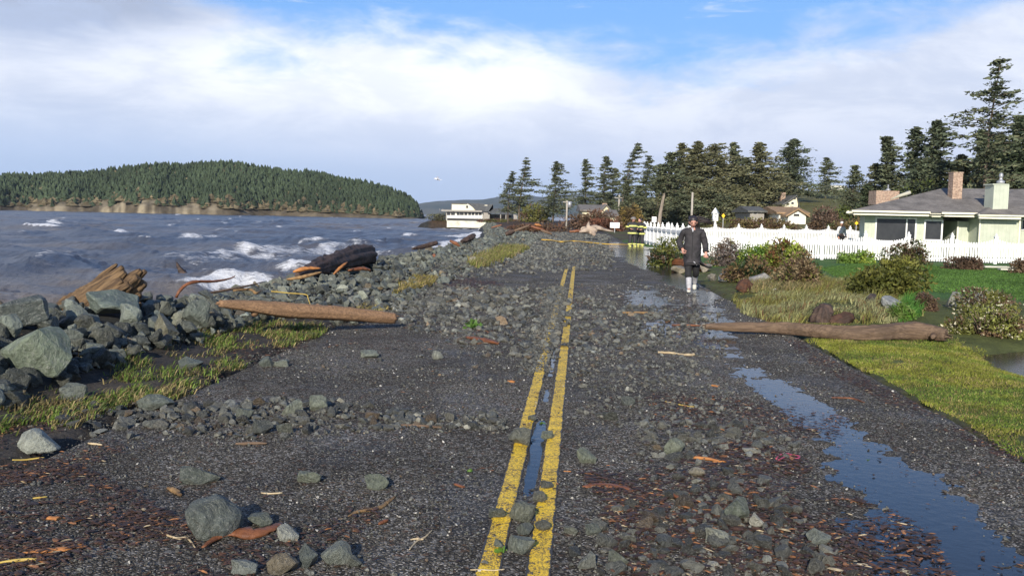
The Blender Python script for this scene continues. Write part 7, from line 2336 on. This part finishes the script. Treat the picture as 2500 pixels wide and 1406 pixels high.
coatJ = {
    'hip': (V3(0, 0, 0.80), (0.205, 0.15)), 'hem': (V3(0.01, 0, 0.66), (0.215, 0.155)), 'wst': (V3(0, 0, 1.04), (0.185, 0.135)), 'che': (V3(0, 0, 1.26), (0.195, 0.135)), 'shd': (V3(0, 0, 1.38), (0.15, 0.10)), 'col': (V3(0, 0.01, 1.455), (0.075, 0.07)),
    'sr': (V3(0.18, 0, 1.36), 0.082), 'er': (V3(0.25, 0.04, 1.10), 0.068), 'cr': (V3(0.273, -0.045, 0.90), 0.052),
    'sl': (V3(-0.18, 0, 1.36), 0.082), 'el': (V3(-0.27, 0.05, 1.12), 0.068), 'cl': (V3(-0.20, -0.09, 0.965), 0.056),
}
coatB = [('hip', 'hem'), ('hip', 'wst'), ('wst', 'che'), ('che', 'shd'), ('shd', 'col'), ('shd', 'sr'), ('sr', 'er'), ('er', 'cr'), ('shd', 'sl'), ('sl', 'el'), ('el', 'cl')]
trJ = {'p': (V3(0, 0, 0.88), (0.16, 0.12)), 'hr': (V3(0.09, 0, 0.84), 0.105), 'kr': (V3(0.09, 0.02, 0.48), 0.072), 'mr': (V3(0.078, 0.17, 0.32), 0.060),
       'hl': (V3(-0.09, 0, 0.84), 0.105), 'kl': (V3(-0.06, -0.13, 0.48), 0.074), 'ml': (V3(-0.05, -0.147, 0.30), 0.062)}
trB = [('p', 'hr'), ('hr', 'kr'), ('kr', 'mr'), ('p', 'hl'), ('hl', 'kl'), ('kl', 'ml')]
P = on_ground(1686, 714)
ang = -math.atan2(P.x, P.y)
PW = person_figure("person in a dark coat walking toward the camera with dark hair blown sideways", (P.x, P.y, P.z + 0.01), ang, J, B, ((0.0, -0.085, 1.555), 0.096, 0.12, 0.40),
                   [("coat", coatJ, coatB, coat_m, 3), ("trousers", trJ, trB, trous_m, 2),
                    ("sock", {'a': (V3(-0.048, -0.145, 0.37), 0.064), 'b': (V3(-0.04, -0.155, 0.20), 0.058), 'c': (V3(-0.036, -0.16, 0.07), 0.046)}, [('a', 'b'), ('b', 'c')], sock_m, 2),
                    ("sock", {'a': (V3(0.082, 0.12, 0.38), 0.062), 'b': (V3(0.077, 0.24, 0.265), 0.056), 'c': (V3(0.075, 0.32, 0.15), 0.046)}, [('a', 'b'), ('b', 'c')], sock_m, 2),
                    ("shoe", {'a': (V3(-0.036, -0.14, 0.055), (0.048, 0.05)), 'b': (V3(-0.036, -0.22, 0.045), (0.050, 0.04)), 'c': (V3(-0.036, -0.335, 0.035), (0.042, 0.03))}, [('a', 'b'), ('b', 'c')], shoe_m, 2),
                    ("shoe", {'a': (V3(0.075, 0.33, 0.16), 0.046), 'b': (V3(0.075, 0.30, 0.10), 0.046), 'c': (V3(0.075, 0.24, 0.035), 0.036)}, [('a', 'b'), ('b', 'c')], shoe_m, 2),
                    ("coat_tail", {'a': (V3(0.12, 0.06, 0.72), (0.10, 0.05)), 'b': (V3(0.20, 0.10, 0.62), (0.09, 0.03)), 'c': (V3(0.33, 0.13, 0.55), (0.05, 0.02)), 'd': (V3(0.40, 0.13, 0.57), (0.02, 0.01))}, [('a', 'b'), ('b', 'c'), ('c', 'd')], trous_m, 2),
                    ("hair", {'a': (V3(0.0, 0.01, 1.60), 0.100), 'b': (V3(0.0, -0.02, 1.640), 0.096), 'c': (V3(0.05, 0.03, 1.56), 0.088), 'd': (V3(0.12, 0.04, 1.60), 0.055), 'e': (V3(0.21, 0.05, 1.585), 0.032), 'f': (V3(0.32, 0.06, 1.545), 0.010), 'g': (V3(0.08, 0.05, 1.49), 0.060), 'h': (V3(0.13, 0.05, 1.42), 0.03), 'i': (V3(0.22, 0.07, 1.63), 0.012)},
                     [('a', 'b'), ('a', 'c'), ('c', 'd'), ('d', 'e'), ('e', 'f'), ('c', 'g'), ('g', 'h'), ('d', 'i')], hair_m, 2)],
                   (('R', 'wr', 'er', 0.85, -1), ('L', 'wl', 'el', 0.4, 1)), scale=1.02)
PW.scale = (1.13, 1.10, 1.03)
ctex = bpy.data.textures.new("cloth_folds", 'CLOUDS'); ctex.noise_scale = 0.11; ctex.noise_depth = 3
for ch_ in PW.children:
    if ch_.name.startswith(("coat", "trousers")):
        dm = ch_.modifiers.new("folds", 'DISPLACE'); dm.texture = ctex; dm.strength = 0.045; dm.mid_level = 0.5; dm.texture_coords = 'LOCAL'
mb = MB(); mb.tube([(0.035, -0.158, 0.70), (0.065, -0.162, 0.665), (0.105, -0.158, 0.615)], [0.030, 0.045, 0.028], 12, 0.3, 3, 0.45); mb.build("pale_patch", sock_m, PW)
MB().tube([(-0.012, -0.110, 1.43), (0.0, -0.155, 1.38), (0.0, -0.150, 1.33)], [0.020, 0.018, 0.006], 8).build("shirt_collar", sock_m, PW)
mb = MB(); mb.tube([(0, -0.156, 1.34), (0, -0.168, 1.1), (0, -0.170, 0.86), (0, -0.172, 0.72)], 0.006, 6); mb.build("zip", trous_m, PW)
for s_, w_, e_ in ((1, (0.273, -0.045, 0.90), (0.262, -0.02, 0.95)), (-1, (-0.20, -0.09, 0.965), (-0.22, -0.06, 1.0))):
    MB().tube([w_, e_], [0.058, 0.060], 14).build("cuff", coat_m, PW)

M = Matrix.Rotation(0.12, 3, 'Z') @ Matrix.Rotation(0.40, 3, 'X')
HC, HR = Vector((0.0, -0.085, 1.555)), 0.096
mb = MB()
mb.ball(HC + M @ Vector((0, 0.28, 0.36)) * HR, (0.088, 0.100, 0.098), 18, 12, 0.12)
mb.ball(HC + M @ Vector((0.5, 0.5, -0.2)) * HR, (0.055, 0.075, 0.11), 14, 10, 0.2)
mb.ball(HC + M @ Vector((-0.35, 0.6, -0.2)) * HR, (0.06, 0.06, 0.10), 14, 10, 0.2)
rr = random.Random(6)
for i in range(26):
    z0 = 1.60 + rr.uniform(-0.07, 0.07); y0 = rr.uniform(-0.05, 0.06)
    e = rr.uniform(0.16, 0.36); zz = rr.uniform(-0.07, 0.02)
    mb.tube([(0.04, y0, z0), (0.10, y0 + 0.02, z0 + 0.02), (0.10 + e * 0.5, y0 + 0.03, 1.60 + (z0 - 1.6) * 0.5 + zz * 0.3), (0.10 + e, y0 + 0.04, 1.585 + zz + (z0 - 1.6) * 0.4)], [0.02, 0.018, 0.010, 0.002], 6)
mb.build("hair", hair_m, PW)
eye_m = simple("dark_eye", (0.03, 0.02, 0.02), None, 3, 0.4)
lip_m = simple("lip", (0.33, 0.11, 0.09), None, 3, 0.5)
for s in (-1, 1):
    MB().ball(HC + M @ Vector((s * 0.33, -0.83, 0.07)) * HR, (0.013, 0.007, 0.007), 10, 6).build("eye", eye_m, PW)
    MB().tube([HC + M @ Vector((s * 0.20, -0.90, 0.25)) * HR, HC + M @ Vector((s * 0.48, -0.80, 0.27)) * HR], 0.005, 6).build("eyebrow", hair_m, PW)
MB().ball(HC + M @ Vector((0, -0.92, -0.44)) * HR, (0.022, 0.007, 0.007), 10, 6).build("mouth", lip_m, PW)

# ---- firefighters
def firefighter(label, P, rz, lean=0.0, turn=1, bulk=1.16):
    J = {
        'pel': (V3(0, 0, 0.96), (0.15, 0.11)), 'bel': (V3(0, 0, 1.12), (0.14, 0.10)), 'che': (V3(lean * 0.5, 0, 1.34), (0.17, 0.12)), 'nk': (V3(lean, -0.01, 1.56), 0.055),
        'sr': (V3(0.20 + lean * .6, 0, 1.46), 0.07), 'er': (V3(0.28 + lean * .4, 0.02, 1.18), 0.05), 'wr': (V3(0.17, -0.24, 1.10), 0.033),
        'sl': (V3(-0.20 + lean * .6, 0, 1.46), 0.07), 'el': (V3(-0.28 + lean * .4, 0.02, 1.18), 0.05), 'wl': (V3(-0.17, -0.24, 1.10), 0.033),
        'hr': (V3(0.10, 0, 0.9), 0.09), 'kr': (V3(0.12, -0.02, 0.5), 0.06), 'ar': (V3(0.13, 0, 0.1), 0.04), 'tr': (V3(0.14, -0.12, 0.05), 0.035),
        'hl': (V3(-0.10, 0, 0.9), 0.09), 'kl': (V3(-0.12, -0.02, 0.5), 0.06), 'al': (V3(-0.13, 0, 0.1), 0.04), 'tl': (V3(-0.14, -0.12, 0.05), 0.035)}
    B = [('pel', 'bel'), ('bel', 'che'), ('che', 'nk'), ('che', 'sr'), ('sr', 'er'), ('er', 'wr'), ('che', 'sl'), ('sl', 'el'), ('el', 'wl'), ('pel', 'hr'), ('hr', 'kr'), ('kr', 'ar'), ('ar', 'tr'), ('pel', 'hl'), ('hl', 'kl'), ('kl', 'al'), ('al', 'tl')]
    coat = {'hem': (V3(0, 0, 0.80), (0.24, 0.17)), 'wst': (V3(0, 0, 1.08), (0.22, 0.165)), 'che': (V3(lean * .5, 0, 1.34), (0.24, 0.16)), 'shd': (V3(lean * .8, 0, 1.48), (0.15, 0.11)), 'col': (V3(lean, 0, 1.56), 0.08),
            'sr': (V3(0.22 + lean * .6, 0, 1.44), 0.10), 'er': (V3(0.29 + lean * .4, 0.02, 1.18), 0.082), 'cr': (V3(0.19, -0.20, 1.11), 0.06),
            'sl': (V3(-0.22 + lean * .6, 0, 1.44), 0.10), 'el': (V3(-0.29 + lean * .4, 0.02, 1.18), 0.082), 'cl': (V3(-0.19, -0.20, 1.11), 0.06)}
    cB = [('hem', 'wst'), ('wst', 'che'), ('che', 'shd'), ('shd', 'col'), ('shd', 'sr'), ('sr', 'er'), ('er', 'cr'), ('shd', 'sl'), ('sl', 'el'), ('el', 'cl')]
    tr = {'p': (V3(0, 0, 0.9), (0.17, 0.13)), 'hr': (V3(0.11, 0, 0.84), 0.12), 'kr': (V3(0.12, -0.02, 0.5), 0.095), 'ar': (V3(0.13, 0, 0.16), 0.09), 'hl': (V3(-0.11, 0, 0.84), 0.12), 'kl': (V3(-0.12, -0.02, 0.5), 0.095), 'al': (V3(-0.13, 0, 0.16), 0.09)}
    root = person_figure(label, P, rz, J, B, ((lean, -0.03, 1.67), 0.108, 0.15 * turn, 0.2), [("coat", coat, cB, turn_m, 2), ("trousers", tr, [('p', 'hr'), ('hr', 'kr'), ('kr', 'ar'), ('p', 'hl'), ('hl', 'kl'), ('kl', 'al')], turn_m, 2)],
                         (('R', 'wr', 'er', 0.7, -1), ('L', 'wl', 'el', 0.7, 1)), "firefighters on the far verge")
    def ring(z, rx, ry, h, x0=0.0, nm="reflective_band"):
        mb = MB(); n = 24; vs = []
        for zz in (z - h / 2, z + h / 2):
            for k in range(n):
                a = 2 * math.pi * k / n; vs.append((x0 + math.cos(a) * rx, math.sin(a) * ry, zz))
        mb.add(vs, [(k, (k + 1) % n, n + (k + 1) % n, n + k) for k in range(n)], True)
        mb.build(nm, band_m, root)
    ring(0.86, 0.262, 0.195, 0.085); ring(1.30, 0.258, 0.182, 0.085, lean * .5)
    for s in (-1, 1):
        mb = MB().tube([(s * 0.272 + lean * .4, 0.012, 1.29), (s * 0.283 + lean * .4, 0.02, 1.21)], [0.106, 0.100], 14, caps=False); mb.build("sleeve_band", band_m, root)
        mb = MB().tube([(s * 0.125, -0.002, 0.155), (s * 0.13, 0, 0.22)], [0.112, 0.112], 12, caps=False); mb.build("trouser_band", band_m, root)
        skin_body("boot", {'a': (V3(s * 0.13, 0.02, 0.14), 0.07), 'b': (V3(s * 0.13, 0.0, 0.06), 0.062), 'c': (V3(s * 0.14, -0.17, 0.045), 0.05)}, [('a', 'b'), ('b', 'c')], band_m, root, 2)
    root.scale = (bulk, bulk * 1.05, 0.98)
    return root


P = on_ground(1543, 603); Pz = P.z
f1 = firefighter("left firefighter, in a helmet and a black coat with yellow bands, facing the road", (P.x, P.y, Pz), 0.25, 0.02, 1)
mb = MB(); mb.tube([(0.02, -0.02, 1.71), (0.02, -0.02, 1.76), (0.02, 0.0, 1.83), (0.02, 0.0, 1.86)], [0.175, 0.135, 0.10, 0.03], 18); mb.box((0.02, -0.15, 1.80), (0.05, 0.03, 0.08)); mb.build("helmet", helm_m, f1)
P = on_ground(1563, 604)
f2 = firefighter("right firefighter, bent toward the other with bare dark hair, nearer the white fence", (P.x, P.y, P.z), -0.75, -0.05, -1)
mb = MB(); mb.ball((-0.05, 0.01, 1.715), (0.105, 0.115, 0.098), 14, 10, 0.1); mb.build("hair", hair_m, f2)
mb = MB(); mb.tube([(-0.05, -0.27, 1.22), (-0.05, -0.29, 1.12)], [0.07, 0.05], 10, 0.3); mb.build("red_glove", simple("red_glove_cloth", (0.55, 0.08, 0.04), None, 3, 0.6), f2)

# ---- person in the yard behind the front fence
P = Vector((atY(2054, 575, 50).x, 50.0, 0)); P.z = gz(P.x, P.y)
J3 = {'pel': (V3(0, 0, 0.95), (0.14, 0.10)), 'che': (V3(0, 0, 1.30), (0.16, 0.11)), 'nk': (V3(0, -0.01, 1.50), 0.052), 'sr': (V3(0.19, 0, 1.40), 0.06), 'er': (V3(0.25, 0.02, 1.12), 0.045), 'wr': (V3(0.20, -0.14, 0.92), 0.032), 'sl': (V3(-0.19, 0, 1.40), 0.06), 'el': (V3(-0.25, 0.02, 1.12), 0.045), 'wl': (V3(-0.24, -0.06, 0.88), 0.032),
      'hr': (V3(0.09, 0, 0.9), 0.085), 'kr': (V3(0.10, -0.02, 0.5), 0.058), 'ar': (V3(0.10, 0, 0.09), 0.038), 'tr': (V3(0.11, -0.13, 0.04), 0.03), 'hl': (V3(-0.09, 0, 0.9), 0.085), 'kl': (V3(-0.10, -0.02, 0.5), 0.058), 'al': (V3(-0.10, 0, 0.09), 0.038), 'tl': (V3(-0.11, -0.13, 0.04), 0.03)}
B3 = [('pel', 'che'), ('che', 'nk'), ('che', 'sr'), ('sr', 'er'), ('er', 'wr'), ('che', 'sl'), ('sl', 'el'), ('el', 'wl'), ('pel', 'hr'), ('hr', 'kr'), ('kr', 'ar'), ('ar', 'tr'), ('pel', 'hl'), ('hl', 'kl'), ('kl', 'al'), ('al', 'tl')]
white_c = simple("white_jacket_cloth", (0.72, 0.72, 0.72), (0.6, 0.6, 0.6), 5, 0.7)
f3 = person_figure("person in a white jacket and dark trousers standing in the yard behind the front fence", (P.x, P.y, P.z), 0.3, J3, B3, ((0, -0.02, 1.61), 0.105, 0.0, 0.1),
                   [("jacket", {'h': (V3(0, 0, 0.98), (0.19, 0.14)), 'c': (V3(0, 0, 1.28), (0.20, 0.14)), 's': (V3(0, 0, 1.42), (0.12, 0.09)), 'sr': (V3(0.20, 0, 1.38), 0.08), 'er': (V3(0.255, 0.02, 1.12), 0.065), 'cr': (V3(0.21, -0.12, 0.95), 0.05), 'sl': (V3(-0.20, 0, 1.38), 0.08), 'el': (V3(-0.255, 0.02, 1.12), 0.065), 'cl': (V3(-0.245, -0.05, 0.92), 0.05)}, [('h', 'c'), ('c', 's'), ('s', 'sr'), ('sr', 'er'), ('er', 'cr'), ('s', 'sl'), ('sl', 'el'), ('el', 'cl')], white_c, 2),
                    ("trousers", {'p': (V3(0, 0, 0.9), (0.16, 0.12)), 'hr': (V3(0.1, 0, 0.84), 0.11), 'kr': (V3(0.10, -0.02, 0.5), 0.085), 'ar': (V3(0.10, 0, 0.1), 0.075), 'hl': (V3(-0.1, 0, 0.84), 0.11), 'kl': (V3(-0.10, -0.02, 0.5), 0.085), 'al': (V3(-0.10, 0, 0.1), 0.075)}, [('p', 'hr'), ('hr', 'kr'), ('kr', 'ar'), ('p', 'hl'), ('hl', 'kl'), ('kl', 'al')], trous_m, 2)],
                   (('R', 'wr', 'er', 0.6, -1), ('L', 'wl', 'el', 0.6, 1)))
mb = MB(); mb.ball((0, -0.01, 1.66), (0.098, 0.11, 0.085), 14, 8); mb.build("hat", white_c, f3)

# ---- gull in flight over the water
P = atY(1068, 438, 75)
gull = thing("gull", "white gull in flight against the sky beyond the waterfront house", "bird", P)
gw = simple("gull_white_plumage", (0.80, 0.80, 0.80), None, 4, 0.7); gg = simple("gull_grey_wing", (0.30, 0.31, 0.33), (0.4, 0.4, 0.42), 4, 0.7); gy = simple("gull_bill", (0.6, 0.4, 0.05), None, 4, 0.5)
MB().tube([(-0.27, 0, 0.02), (-0.22, 0, 0.035), (-0.15, 0, 0.02), (0.0, 0, 0), (0.14, 0, 0.0), (0.24, 0, 0.01)], [0.02, 0.045, 0.06, 0.085, 0.06, 0.02], 12).build("body", gw, gull)
MB().tube([(-0.26, 0, 0.02), (-0.33, 0, 0.0)], [0.016, 0.003], 6).build("bill", gy, gull)
mb = MB(); mb.add([(0.2, -0.03, 0.01), (0.38, -0.07, 0.02), (0.38, 0.07, 0.02), (0.2, 0.03, 0.01), (0.2, -0.03, 0.0), (0.38, -0.07, 0.012), (0.38, 0.07, 0.012), (0.2, 0.03, 0.0)], [(0, 1, 2, 3), (7, 6, 5, 4), (0, 4, 5, 1), (1, 5, 6, 2), (2, 6, 7, 3), (3, 7, 4, 0)]); mb.build("tail", gw, gull)
for s in (-1, 1):
    top = [(-0.08, s * 0.05, 0.04), (-0.12, s * 0.30, 0.14), (-0.02, s * 0.62, 0.06), (0.10, s * 0.66, 0.04), (0.06, s * 0.32, 0.11), (0.10, s * 0.05, 0.03)]
    if s > 0: top = [(x + 0.05, y * 0.8, z * 1.3) for x, y, z in top]
    bot = [(x, y, z - 0.014) for x, y, z in top]
    n = 6
    fs = [tuple(range(n)), tuple(range(2 * n - 1, n - 1, -1))] + [(i, i + n, (i + 1) % n + n, (i + 1) % n) for i in range(n)]
    mb = MB(); mb.add(top + bot, fs); mb.build("wing", gg, gull)
gull.rotation_euler = (0.3, 0.1, 0.35)
